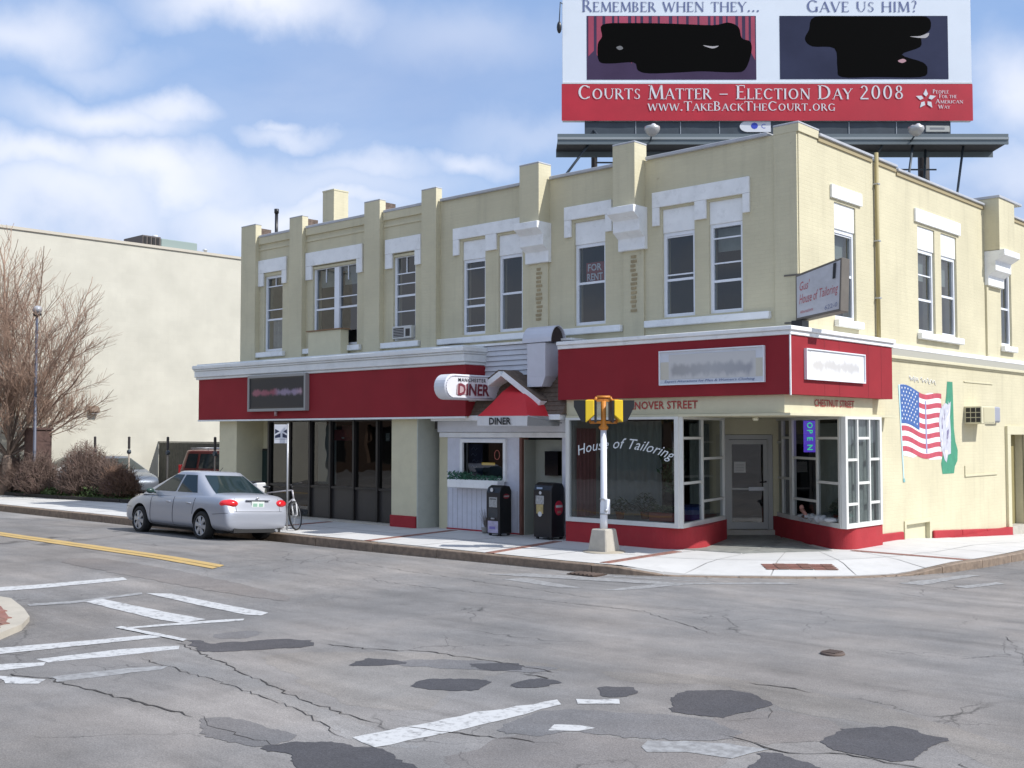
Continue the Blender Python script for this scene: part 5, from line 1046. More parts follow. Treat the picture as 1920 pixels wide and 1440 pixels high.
# patched-in former window outline
bbox('patch_ledge', FE, 7.95, 10.1, .0, .03, 1.36, 1.40, CREAMP); bbox('patch_ledge', FE, 7.95, 7.98, .0, .025, 1.40, 1.62, CREAMP); bbox('patch_ledge', FE, 8.0, 9.9, .0, .02, 3.62, 3.65, CREAMP)
# door at far end
dmb = MB(); dmb.fbox(FE, 10.72, 10.95, -.02, .07, -.3, 2.36); dmb.fbox(FE, 10.72, 12.4, -.02, .07, 2.362, 2.58); dmb.fbox(FE, 12.1, 12.4, -.02, .07, -.3, 2.36); dmb.build('door_surround', CREAMP, B)
mb = MB(); mb.fbox(FE, 10.97, 12.1, -.28, -.22, -.25, 2.35); mb.build('side_door', mat('olive door paint', (.26, .22, .10), .6), B); mb = MB(); mb.fbox(FE, 10.95, 12.1, -.22, .06, -.5, .0); mb.build('door_step', CONC, B)
# wall air conditioner
ae = thing('air_conditioner', (.2, 8.0, 2.6), 'boxy wall air conditioner with dark grille sticking out of the sunlit side wall', 'air conditioner')
mb = MB(); mb.fbox(FE, 7.98, 8.86, .0, .42, 2.62, 3.04); mb.build('casing', CREAMP, ae, bevel=.012)
for i in range(3):
    for j in range(3): mb = MB(); mb.box(.05 + .12 * i, .15 + .12 * i, 7.972, 7.979, 2.66 + j * .12, 2.76 + j * .12); mb.build('vent_slot', DARK, ae)
mb = MB(); mb.fbox(FE, 8.1, 8.8, .421, .43, 2.66, 3.0); mb.build('grille', mat('cream louvre', (.5, .46, .3), .6), ae)
vh = thing('vent_hood', (.1, 9.5, 2.6), 'grey metal vent hood on the side wall right of the air conditioner', 'vent'); mb = MB(); mb.fbox(FE, 9.35, 10.15, .0, .10, 2.66, 3.06); mb.build('hood', mat('grey vent metal', (.30, .31, .36), .5), vh, bevel=.03); mb = MB(); mb.fbox(FE, 9.45, 10.05, .101, .115, 2.70, 2.74); mb.build('flange', STEEL, vh)
# mural
mu = thing('flag_mural', (0, 5.8, 1.4), 'wall mural of a waving flag merging into an eagle before a green state outline', 'mural')
def poly(name, pts, d, m, par=mu):
    mb = MB(); mb.face([FE(u, d, z) for u, z in pts]); return mb.build(name, m, par)
MBL = mat('mural blue', (.05, .12, .33), .7, var=.15, vscale=6); MRD = mat('mural red', (.46, .07, .10), .7, var=.15, vscale=6); MWH = mat('mural white', (.74, .74, .74), .7); MGR = mat('mural green', (.05, .25, .15), .7, var=.15, vscale=5); MGY = mat('mural eagle grey', (.50, .51, .57), .7, var=.12, vscale=9); MDG = mat('mural dark', (.18, .16, .28), .7); MCY = mat('mural pole blue', (.45, .66, .70), .6)
# pixel (u,v) of the wall picture -> metres on the wall
def wv(x, t, n=1): return .06 * math.sin(x * 5.2 + .6) * (.3 + x)
poly('mural_field', [(4.32 + 3.0 * k / 20, 3.42 - .30 * (k / 20) + .07 * math.sin(k * .62 + .4)) for k in range(16)] + [(6.60, 2.8), (6.58, 1.80), (5.9, 1.80), (5.5, 1.94), (5.0, 1.86), (4.5, 1.92)], .004, MWH)
def wavyband(name, u0, u1, za, zb, m, d=.006):
    n = 12; up = []; dn = []
    for k in range(n + 1):
        u = u0 + (u1 - u0) * k / n; s_ = (u - 4.35) / 2.1; w_ = .055 * math.sin(s_ * 7.0 + .5) - .16 * s_; up.append((u, za + w_ * 1.0)); dn.append((u, zb + w_))
    poly(name, up + dn[::-1], d, m)
H_ = 1.55
for k in range(7):
    z1 = 3.42 - k * 2 * H_ / 13 * .93 - .0; z0 = z1 - H_ / 13 * .93
    wavyband('stripe', 4.42 if k > 3 else 5.35, 6.62, z1, z0, MRD)
wavyband('canton', 4.38, 5.36, 3.42, 2.58, MBL, .008)
mb = MB(); rnd = random.Random(2)
for r in range(9):
    for c in range(6 if r % 2 == 0 else 5):
        u = 4.46 + c * .155 + (.078 if r % 2 else 0); s_ = (u - 4.35) / 2.1; z = 3.35 - r * .083 + .055 * math.sin(s_ * 7 + .5) - .16 * s_; P = []
        for k in range(10): rr = .032 if k % 2 == 0 else .014; a = R(90 + 36 * k); P.append(FE(u + rr * math.cos(a) * 1.3, .011, z + rr * math.sin(a)))
        mb.face(P)
mb.build('stars', mat('mural star', (.7, .72, .76), .7), mu)
poly('fold_shade', [(5.68, 3.12), (5.74, 3.12), (5.78, 1.95), (5.70, 1.95)], .009, mat('mural fold blue', (.32, .30, .48), .7))
poly('flag_pole', [(4.28, 3.44), (4.34, 3.44), (4.52, 1.36), (4.47, 1.36)], .009, MCY); poly('pole_ball', [(4.45, 1.42), (4.54, 1.42), (4.56, 1.34), (4.46, 1.34)], .012, mat('mural teal', (.2, .42, .42), .7))
poly('state_outline', [(6.98, 3.60), (7.30, 3.60), (7.32, 3.2), (7.34, 2.5), (7.42, 2.2), (7.55, 2.0), (7.52, 1.75), (7.36, 1.62), (7.30, 1.46), (6.62, 1.46), (6.55, 1.70), (6.68, 1.95), (6.75, 2.4), (6.82, 3.0), (6.92, 3.3)], .005, MGR)
poly('eagle', [(7.16, 3.14), (7.0, 3.06), (6.85, 3.10), (6.55, 2.96), (6.45, 2.7), (6.5, 2.3), (6.6, 2.0), (6.75, 1.78), (6.86, 1.72), (6.95, 1.9), (7.12, 1.92), (7.14, 2.4), (7.1, 2.8)], .010, MGY)
poly('eagle_wing', [(7.16, 3.14), (7.05, 2.9), (6.9, 2.75), (6.85, 2.5), (6.95, 2.6), (7.08, 2.82)], .012, mat('mural pale lilac', (.72, .7, .78), .7)); poly('eagle_shade', [(6.9, 2.45), (7.02, 2.5), (7.0, 2.3), (6.88, 2.25)], .012, MDG); poly('eagle_beak', [(6.78, 2.0), (6.9, 2.0), (6.84, 1.8)], .013, mat('mural bone', (.8, .78, .7), .7))
poly('eagle_shade', [(6.62, 2.75), (6.68, 2.75), (6.66, 2.5), (6.6, 2.5)], .012, MDG)

GHO = mat('ghost white script', (.76, .76, .74), .7); mb = MB()
for w0, w1 in ((4.85, 5.35), (5.45, 6.30)):
    q = []; n = 26
    for k in range(n + 1): u = w0 + (w1 - w0) * k / n; q.append(FE(u, .008, 3.60 - .03 * (u - 4.85) + .05 * math.sin(k * 1.15) + .02 * math.sin(k * .7)))
    mb.path(q, .009, 4)
mb.build('faded_script', GHO, mu)
rnd = random.Random(31)
for k in range(26):
    u = rnd.uniform(6.52, 7.06); z = rnd.uniform(1.95, 3.0); a = rnd.uniform(1.1, 1.9); l = rnd.uniform(.08, .22); w_ = rnd.uniform(.02, .045); du, dz_ = math.cos(a), math.sin(a)
    poly('feather', [(u, z), (u + w_, z + l * .4), (u + du * l, z + dz_ * l), (u - w_ * .6, z + l * .45)], .0115 + k * .0002, (MGY, mat('mural pale lilac', (0, 0, 0)), mat('mural mauve grey', (.42, .40, .50), .7))[k % 3])
# ============================================================ SIGNS ON BRACKETS
ps = thing('diner_sign', (-7.25, -1.5, 3.1), 'white capsule shaped sign reading MANCHESTER DINER, projecting over the pavement', 'sign')
def capsule(y0, y1, z0, z1, n=12):
    r = (z1 - z0) / 2; zc_ = (z0 + z1) / 2; P = []
    for k in range(n + 1): a = math.pi / 2 + math.pi * k / n; P.append((y0 + r + r * math.cos(a), zc_ + r * math.sin(a)))
    for k in range(n + 1): a = -math.pi / 2 + math.pi * k / n; P.append((y1 - r + r * math.cos(a), zc_ + r * math.sin(a)))
    return P
SW = mat('white sign enamel', (.66, .67, .70), .35, var=.04)
PX = -7.12; mb = MB(); mb.prism([(PX - .36, y, z) for y, z in capsule(-2.38, -.62, 3.13, 3.68)], (.36, 0, 0)); mb.build('sign_body', SW, ps, bevel=.02)
mb = MB()
P = capsule(-2.34, -.66, 3.17, 3.64)
for k in range(len(P)): a, b = P[k], P[(k + 1) % len(P)]; mb.tube((PX + .004, a[0], a[1]), (PX + .004, b[0], b[1]), .012, n=5)
mb.build('rim', mat('sign rim', (.45, .46, .5), .4), ps)
FX = frame((PX + .012, -2.32), (0, 1))
lettering('MANCHESTER', FX, .34, 1.20, 3.52, 3.60, 0, BLACK, ps, bold=.015, spacing=1.25)
mb = MB(); mb.prism([FX(u, .0, z) for u, z in [(.28, 3.24), (.30, 3.45), (.40, 3.50), (.62, 3.42), (.70, 3.24)]], (.001, 0, 0)); mb.build('script_panel', mat('pinkish grey print', (.40, .30, .31), .6), ps)
lettering('DINER', FX, .32, 1.30, 3.22, 3.48, .004, mat('maroon print', (.16, .03, .045), .5), ps, bold=.03, shear=.05)
for y in (-.9, -.75): mb = MB(); mb.tube((PX - .18, y, 3.4), (PX - .18, -.45, 3.4 if y > -.8 else 3.75), .02); mb.build('bracket', BLACK, ps)
bs = thing('projecting_sign', (.4, -.15, 4.5), 'weathered white box sign with red tailoring lettering at the upper corner', 'sign')
BR_ = mat('brown sign metal', (.13, .115, .095), .6, var=.15); FB = frame((-.02, -.14), (1, .0))
mb = MB(); y0, y1 = -.10, .22
mb.hexa([(-.04, y0, 4.50), (.86, y0, 4.62), (.86, y1, 4.62), (-.04, y1, 4.50), (-.04, y0, 5.36), (.90, y0, 5.60), (.90, y1, 5.60), (-.04, y1, 5.36)]); 
mb.build('sign_case', BR_, bs, bevel=.01)
mb = MB(); mb.face([(-.01, -.104, 4.55), (.83, -.104, 4.66), (.87, -.104, 5.55), (-.01, -.104, 5.32)]); mb.build('sign_face', mat('yellowed sign face', (.46, .46, .48), .5, var=.12, vscale=4, dirt=.3, dcol=(.35, .33, .3)), bs)
RP = mat('faded red script', (.42, .10, .11), .6)
def skewtext(s, x0, x1, z0, z1, m, shear=.3, bold=0):
    me = textmesh(s, 1, shear, bold); xs = [v.co.x for v in me.vertices]; ys = [v.co.y for v in me.vertices]; a, b, c, e = min(xs), max(xs), min(ys), max(ys)
    for v in me.vertices:
        x = x0 + (v.co.x - a) / (b - a) * (x1 - x0); v.co = Vector((x, -.108, z0 + (v.co.y - c) / (e - c) * (z1 - z0) + (x - x0) * .2))
    me.materials.clear(); me.materials.append(m); link('lettering', me, bs)
skewtext("Gus'", .05, .26, 5.05, 5.22, RP); skewtext('House of', .04, .42, 4.80, 4.98, RP); skewtext('Tailoring', .45, .82, 4.84, 5.06, RP); skewtext('Alterations', .05, .32, 4.62, 4.68, RP, .2, 0); skewtext('622-0', .55, .8, 4.66, 4.74, mat('faded blue print', (.15, .17, .28), .6), .1, 0)
mb = MB(); mb.hexa([(.72, -.125, 5.22), (.77, -.125, 5.23), (.77, -.107, 5.23), (.72, -.107, 5.22), (.74, -.125, 5.5), (.79, -.125, 5.51), (.79, -.107, 5.51), (.74, -.107, 5.5)]); mb.build('tear', BLACK, bs)
for z in (4.46, 5.36): mb = MB(); mb.box(-.30, .1, -.06, .0, z, z + .03); mb.build('bracket', BR_, bs)
mb = MB(); mb.box(-.1, .12, -.16, .1, 4.36, 4.50); mb.build('mount_block', BLACK, bs)

# ============================================================ PEDESTRIAN SIGNAL
sg = thing('pedestrian_signal', (-3.04, -2.10, .14), 'white pole on a concrete base with two yellow pedestrian signal heads', 'traffic signal')
cx_, cy_ = -3.04, -2.10
mb = MB(); mb.hexa([(cx_ - .23, cy_ - .23, .12), (cx_ + .23, cy_ - .23, .12), (cx_ + .23, cy_ + .23, .12), (cx_ - .23, cy_ + .23, .12), (cx_ - .17, cy_ - .17, .58), (cx_ + .17, cy_ - .17, .58), (cx_ + .17, cy_ + .17, .58), (cx_ - .17, cy_ + .17, .58)]); mb.build('base', CONC, sg, bevel=.02)
mb = MB(); mb.lathe((cx_, cy_, .135), (0, 0, 1), [(0, .42), (.02, .40), (.03, .3)], 24); mb.build('footing', mat('stained footing', (.36, .32, .25), .9, var=.15), sg)
mb = MB(); mb.lathe((cx_, cy_, .57), (0, 0, 1), [(0, .075), (.25, .072), (.5, .07), (.52, .062), (1.9, .060)], 20); mb.build('pole', mat('white signal pole paint', (.68, .70, .74), .4, var=.03), sg)
for z in (.85, 1.13): mb = MB(); mb.lathe((cx_, cy_, z), (0, 0, 1), [(0, .078), (.03, .078)], 20); mb.build('band', STEEL, sg)
mb = MB(); mb.box(cx_ + .05, cx_ + .12, cy_ - .05, cy_ + .05, .86, 1.14); mb.build('push_button_box', mat('white signal pole paint', (0, 0, 0)), sg, bevel=.01); mb = MB(); mb.ball((cx_ + .10, cy_ - .06, .93), .035, .035, .035, 10, 7); mb.build('push_button', STEEL, sg)
mb = MB(); mb.lathe((cx_, cy_, 2.46), (0, 0, 1), [(0, .07), (.05, .10), (.10, .055), (.16, .05), (.55, .05)], 16); mb.build('post_top', ORANGE, sg)
H1 = Vector((-.736, -.677, 0)); H2 = -H1  # heads face along the two crossings
for k, dv in enumerate((Vector((-.80, -.60, 0)), Vector((.66, .75, 0)))):
    nv = Vector((dv.y, -dv.x, 0)); c0 = Vector((cx_, cy_, 0))
    def hb_(mb, a, b, w0, w1, z0, z1, z0b, z1b):
        pa = c0 + dv * a; pb = c0 + dv * b
        mb.hexa([tuple(pa + nv * -w0 + Vector((0, 0, z0))), tuple(pb + nv * -w1 + Vector((0, 0, z0b))), tuple(pb + nv * w1 + Vector((0, 0, z0b))), tuple(pa + nv * w0 + Vector((0, 0, z0))), tuple(pa + nv * -w0 + Vector((0, 0, z1))), tuple(pb + nv * -w1 + Vector((0, 0, z1b))), tuple(pb + nv * w1 + Vector((0, 0, z1b))), tuple(pa + nv * w0 + Vector((0, 0, z1)))])
    mb = MB(); hb_(mb, .0, .30, .02, .02, 3.00, 3.05, 3.00, 3.05); hb_(mb, .0, .26, .02, .02, 2.58, 2.63, 2.58, 2.63); hb_(mb, .24, .28, .02, .02, 2.6, 3.02, 2.6, 3.02); mb.build('arm', ORANGE, sg)
    hd = MB(); hb_(hd, .13, .17, .19, .19, 2.60, 3.02, 2.60, 3.02); hdo = hd.build('back_door', BLACK, sg)
    mb = MB(); hb_(mb, .172, .34, .20, .20, 2.74, 3.03, 2.60, 3.03); mb.build('head_housing', YELLOW, sg, bevel=.012)
    for s_ in (-1, 1):
        mb = MB(); pa = c0 + dv * .342 + nv * s_ * .19; pb = c0 + dv * .56 + nv * s_ * .19; mb.prism([tuple(pa + Vector((0, 0, 2.60))), tuple(c0 + dv * .42 + nv * s_ * .19 + Vector((0, 0, 2.62))), tuple(pb + Vector((0, 0, 2.90))), tuple(pb + Vector((0, 0, 3.02))), tuple(pa + Vector((0, 0, 3.02)))], nv * (-.012 * s_)); mb.build('visor', BLACK, sg)
    mb = MB(); hb_(mb, .342, .56, .19, .19, 3.01, 3.022, 3.01, 3.022); mb.build('visor', BLACK, sg); mb = MB(); hb_(mb, .341, .345, .18, .18, 2.62, 3.0, 2.62, 3.0); mb.build('lens', mat('dark signal lens', (.03, .03, .03), .2), sg)
mb = MB(); pa = [Vector((cx_, cy_, 3.06)) + RT * s_ for s_ in (-.17, .17)]
mb.path([pa[0] + Vector((0, 0, -.06)), pa[0] + Vector((0, 0, .03)) + RT * .04, pa[1] + Vector((0, 0, .03)) - RT * .04, pa[1] + Vector((0, 0, -.06))], .028, 8); mb.build('top_bracket', ORANGE, sg)

# ============================================================ NEWSPAPER BOXES
def newsbox(x0, x1, y0, y1, h, label, kind):
    t = thing('newspaper_box', ((x0 + x1) / 2, (y0 + y1) / 2, .15), label, 'newspaper box'); z0 = .15
    PL = mat('black moulded plastic', (.010, .010, .012), .32)
    mb = MB(); ym = (y0 + y1) / 2
    prof = [(y0, z0 + .04), (y1, z0 + .04), (y1, z0 + h - .12), (y1 - .06, z0 + h - .02), (y0 + .16, z0 + h), (y0 + .05, z0 + h - .05), (y0, z0 + h - .16)]
    mb.prism([(x0, y, z) for y, z in prof], (x1 - x0, 0, 0)); mb.build('cabinet', PL, t, bevel=.015)
    for a, b in ((x0 + .04, y0 + .04), (x1 - .08, y0 + .04), (x0 + .04, y1 - .08), (x1 - .08, y1 - .08)): mb = MB(); mb.box(a, a + .05, b, b + .05, z0, z0 + .045); mb.build('foot', PL, t)
    def st(name, u0, u1, za, zb, m, side=False, lift=.004):
        mb = MB()
        if side: mb.box(x1 + .001, x1 + lift, y0 + u0, y0 + u1, z0 + za, z0 + zb)
        else: mb.box(x0 + u0, x0 + u1, y0 - lift, y0 - .001, z0 + za, z0 + zb)
        return mb.build(name, m, t)
    def disc(u, z, r, m, side=False, name='round_sticker', sz=1):
        mb = MB(); P = [(r * math.cos(R(a)), r * sz * math.sin(R(a))) for a in range(0, 360, 20)]
        mb.prism([((x1 + .002, y0 + u + a, z0 + z + b) if side else (x0 + u + a, y0 - .006, z0 + z + b)) for a, b in P], (.003, 0, 0) if side else (0, .004, 0)); mb.build(name, m, t)
    W1 = mat('sticker white', (.55, .55, .55), .6, var=.15, vscale=18); GRW = mat('newsprint grey', (.34, .34, .33), .8, var=.35, vscale=25)
    if kind == 0:
        disc(.17, 1.0, .045, W1, name='coin_plate'); st('front_page', .09, .33, .62, .84, GRW); st('headline', .12, .30, .79, .81, BLACK, lift=.006); st('window_bezel', .07, .35, .40, .60, mat('smoked window', (.05, .055, .06), .15)); st('handle', .17, .26, .36, .39, STEEL, lift=.03); st('rate_card', .05, .36, .06, .32, mat('lilac rate card', (.42, .38, .50), .6, var=.2, vscale=14)); st('rate_print', .10, .28, .14, .20, mat('violet print', (.2, .16, .42), .6), lift=.006)
        disc(.22, .86, .10, mat('dark red sticker', (.22, .02, .03), .5, var=.3, vscale=20), True, sz=.55); st('sticker_text', .14, .30, .845, .875, GRW, True, .007)
    else:
        st('blue_decal', .10, .26, 1.06, 1.10, mat('blue decal', (.3, .38, .5), .5)); disc(.20, .98, .035, W1, name='coin_plate'); st('notice', .07, .30, .74, .92, GRW); st('notice', .09, .28, .54, .735, mat('yellow notice', (.42, .33, .14), .7, var=.2, vscale=15)); disc(.19, .53, .055, W1)
        disc(.25, .66, .135, mat('red round sticker', (.50, .02, .05), .45, var=.12, vscale=14), True, sz=1.15); st('sticker_text', .15, .36, .67, .72, W1, True, .009); st('sticker_text', .20, .31, .55, .60, mat('brown sticker text', (.35, .2, .15), .6), True, .009)
    return t
newsbox(-7.06, -6.66, -1.16, -.76, 1.10, 'smaller black newspaper box with lilac card, left of the diner door', 0)
newsbox(-5.74, -5.24, -1.08, -.64, 1.20, 'larger black newspaper box with red round sticker, right of the diner door', 1)
dpot = thing('dried_plant', (-7.45, -.75, .15), 'spindly dried plant in a small pot against the white diner wall', 'plant'); mb = MB(); mb.lathe((-7.45, -.78, .15), (0, 0, 1), [(0, .07), (.12, .10)], 12); mb.build('pot', mat('grey pot', (.3, .29, .27), .8), dpot)
mb = MB(); rnd = random.Random(8)
for k in range(60): a = rnd.uniform(0, 6.28); r = rnd.uniform(.03, .17); mb.tube((-7.45, -.78, .25), (-7.45 + math.cos(a) * r, -.78 + math.sin(a) * r * .7, rnd.uniform(.4, .72)), .004, .002, 3, False)
mb.build('stems', mat('dry stems', (.33, .30, .28), .9), dpot)

# ============================================================ SIGN POST, BICYCLE
sp_ = thing('parking_sign_post', (-11.45, -3.3, .14), 'thin steel post with small white parking sign beside the bicycle', 'sign post')
mb = MB(); mb.tube((-11.45, -3.3, .1), (-11.45, -3.3, 2.62), .022, n=8); mb.build('post', STEEL, sp_)
FQ = frame((-11.62, -3.36), (.80, .60)); SGW = mat('white sign plate', (.62, .63, .66), .45)
mb = MB(); mb.fbox(FQ, -.17, .17, .0, .008, 2.16, 2.60); mb.build('sign_plate', SGW, sp_, bevel=.004)
NV = mat('navy sign print', (.02, .025, .06), .5)
for q in ([(-.15, 2.50), (-.15, 2.38), (-.04, 2.44)], [(.15, 2.50), (.15, 2.38), (.05, 2.44)], [(-.15, 2.34), (-.02, 2.40), (-.02, 2.30), (-.15, 2.28)], [(.15, 2.34), (.03, 2.40), (.03, 2.30), (.15, 2.28)]): mb = MB(); mb.face([FQ(u, .0095, z) for u, z in q]); mb.build('print', NV, sp_)
mb = MB(); mb.fbox(FQ, -.15, .15, .0085, .0095, 2.255, 2.262); mb.build('print', NV, sp_)

bk = thing('bicycle', (-12.1, -3.2, .14), 'silver bicycle with front wheel turned, leaning behind the parked sedan', 'bicycle')
zr = .14 + .335; lean = Matrix.Rotation(R(-6), 4, 'X')
RX, FX_ = -12.75, -11.72; BY = -3.12
def wheel_b(c, ang, name):
    q = Matrix.Translation(c) @ Matrix.Rotation(ang, 4, 'Z') @ Matrix.Rotation(R(8), 4, 'X'); t_ = MB(); n = 28
    for k in range(n):
        a, b = 2 * math.pi * k / n, 2 * math.pi * (k + 1) / n; t_.tube(q @ Vector((math.cos(a) * .325, 0, math.sin(a) * .325)), q @ Vector((math.cos(b) * .325, 0, math.sin(b) * .325)), .022, n=6, cap=False)
    w_ = t_.build(name, BLKR, bk); t_ = MB()
    for k in range(n):
        a, b = 2 * math.pi * k / n, 2 * math.pi * (k + 1) / n; t_.tube(q @ Vector((math.cos(a) * .30, 0, math.sin(a) * .30)), q @ Vector((math.cos(b) * .30, 0, math.sin(b) * .30)), .008, n=4, cap=False)
    t_.build('rim', STEEL, w_); t_ = MB()
    for k in range(16): a = 2 * math.pi * k / 16; t_.tube(q @ Vector((0, .02 * (-1) ** k, 0)), q @ Vector((math.cos(a) * .3, 0, math.sin(a) * .3)), .0025, n=3, cap=False)
    t_.tube(q @ Vector((0, -.04, 0)), q @ Vector((0, .04, 0)), .018); t_.build('spokes', STEEL, w_)
    return q
wheel_b(Vector((RX, BY, zr)), 0, 'wheel'); qf = wheel_b(Vector((FX_ + .42, BY - .06, zr)), R(-60), 'wheel')
head = Vector((FX_ + .22, BY, .14 + .92)); hl = Vector((FX_ + .27, BY, .14 + .72)); bbk = Vector((-12.32, BY, .14 + .29)); st = Vector((-12.50, BY, .14 + .82)); rr = Vector((RX, BY, zr)); fa = Vector((FX_ + .42, BY - .06, zr))
FRS = mat('silver red bicycle frame', (.50, .47, .48), .35, .3); mb = MB()
for a, b, r in ((head, st, .016), (hl, bbk, .019), (st, bbk, .016)): mb.tube(a, b, r)
mb.tube(head, hl, .02)
for dy in (-.05, .05): o_ = Vector((0, dy, 0)); mb.tube(st, rr + o_, .009); mb.tube(bbk, rr + o_, .010)
mb.build('bike_frame', FRS, bk); mb = MB(); ndir = (qf.to_3x3() @ Vector((0, 1, 0)))
for s_ in (-1, 1): mb.path([hl, hl + (fa - hl) * .35 + ndir * .055 * s_, fa + ndir * .05 * s_], .017)
mb.build('fork', mat('white suspension fork', (.6, .6, .6), .3), bk); mb = MB(); ht = head + Vector((-.02, 0, .12)); mb.tube(head, ht, .014); mb.path([ht - ndir * .28 + Vector((-.05, 0, .02)), ht, ht + ndir * .28 + Vector((-.05, 0, .02))], .012); mb.build('handlebar', BLACK, bk)
mb = MB(); sd_ = st + Vector((-.03, 0, .14)); mb.tube(st, sd_, .013); mb.ball(sd_, .14, .07, .035, 12, 7); mb.build('saddle', BLACK, bk)
mb = MB(); mb.lathe(bbk - Vector((0, .05, 0)), (0, 1, 0), [(0, .09), (.01, .09)], 20); mb.tube(bbk + Vector((0, -.07, 0)), bbk + Vector((.12, -.07, -.12)), .01); mb.tube(bbk + Vector((0, .07, 0)), bbk + Vector((-.12, .07, .12)), .01); mb.build('crankset', STEEL, bk)
bg = thing('carrier_bag', (-12.85, -3.1, .9), 'white bag on the bicycle carrier showing beside the sedan boot', 'bag')
mb = MB(); mb.hexa([(-13.08, -3.25, .86), (-12.80, -3.25, .84), (-12.80, -2.99, .84), (-13.08, -2.99, .86), (-13.17, -3.27, 1.13), (-12.74, -3.27, 1.20), (-12.74, -2.97, 1.20), (-13.17, -2.97, 1.13)]); mb.build('bag_body', mat('white carrier plastic', (.7, .7, .7), .5), bg, bevel=.03); mb = MB(); mb.box(-13.10, -12.84, -3.25, -2.99, 1.17, 1.23); mb.build('bag_top', BLACK, bg, bevel=.02)

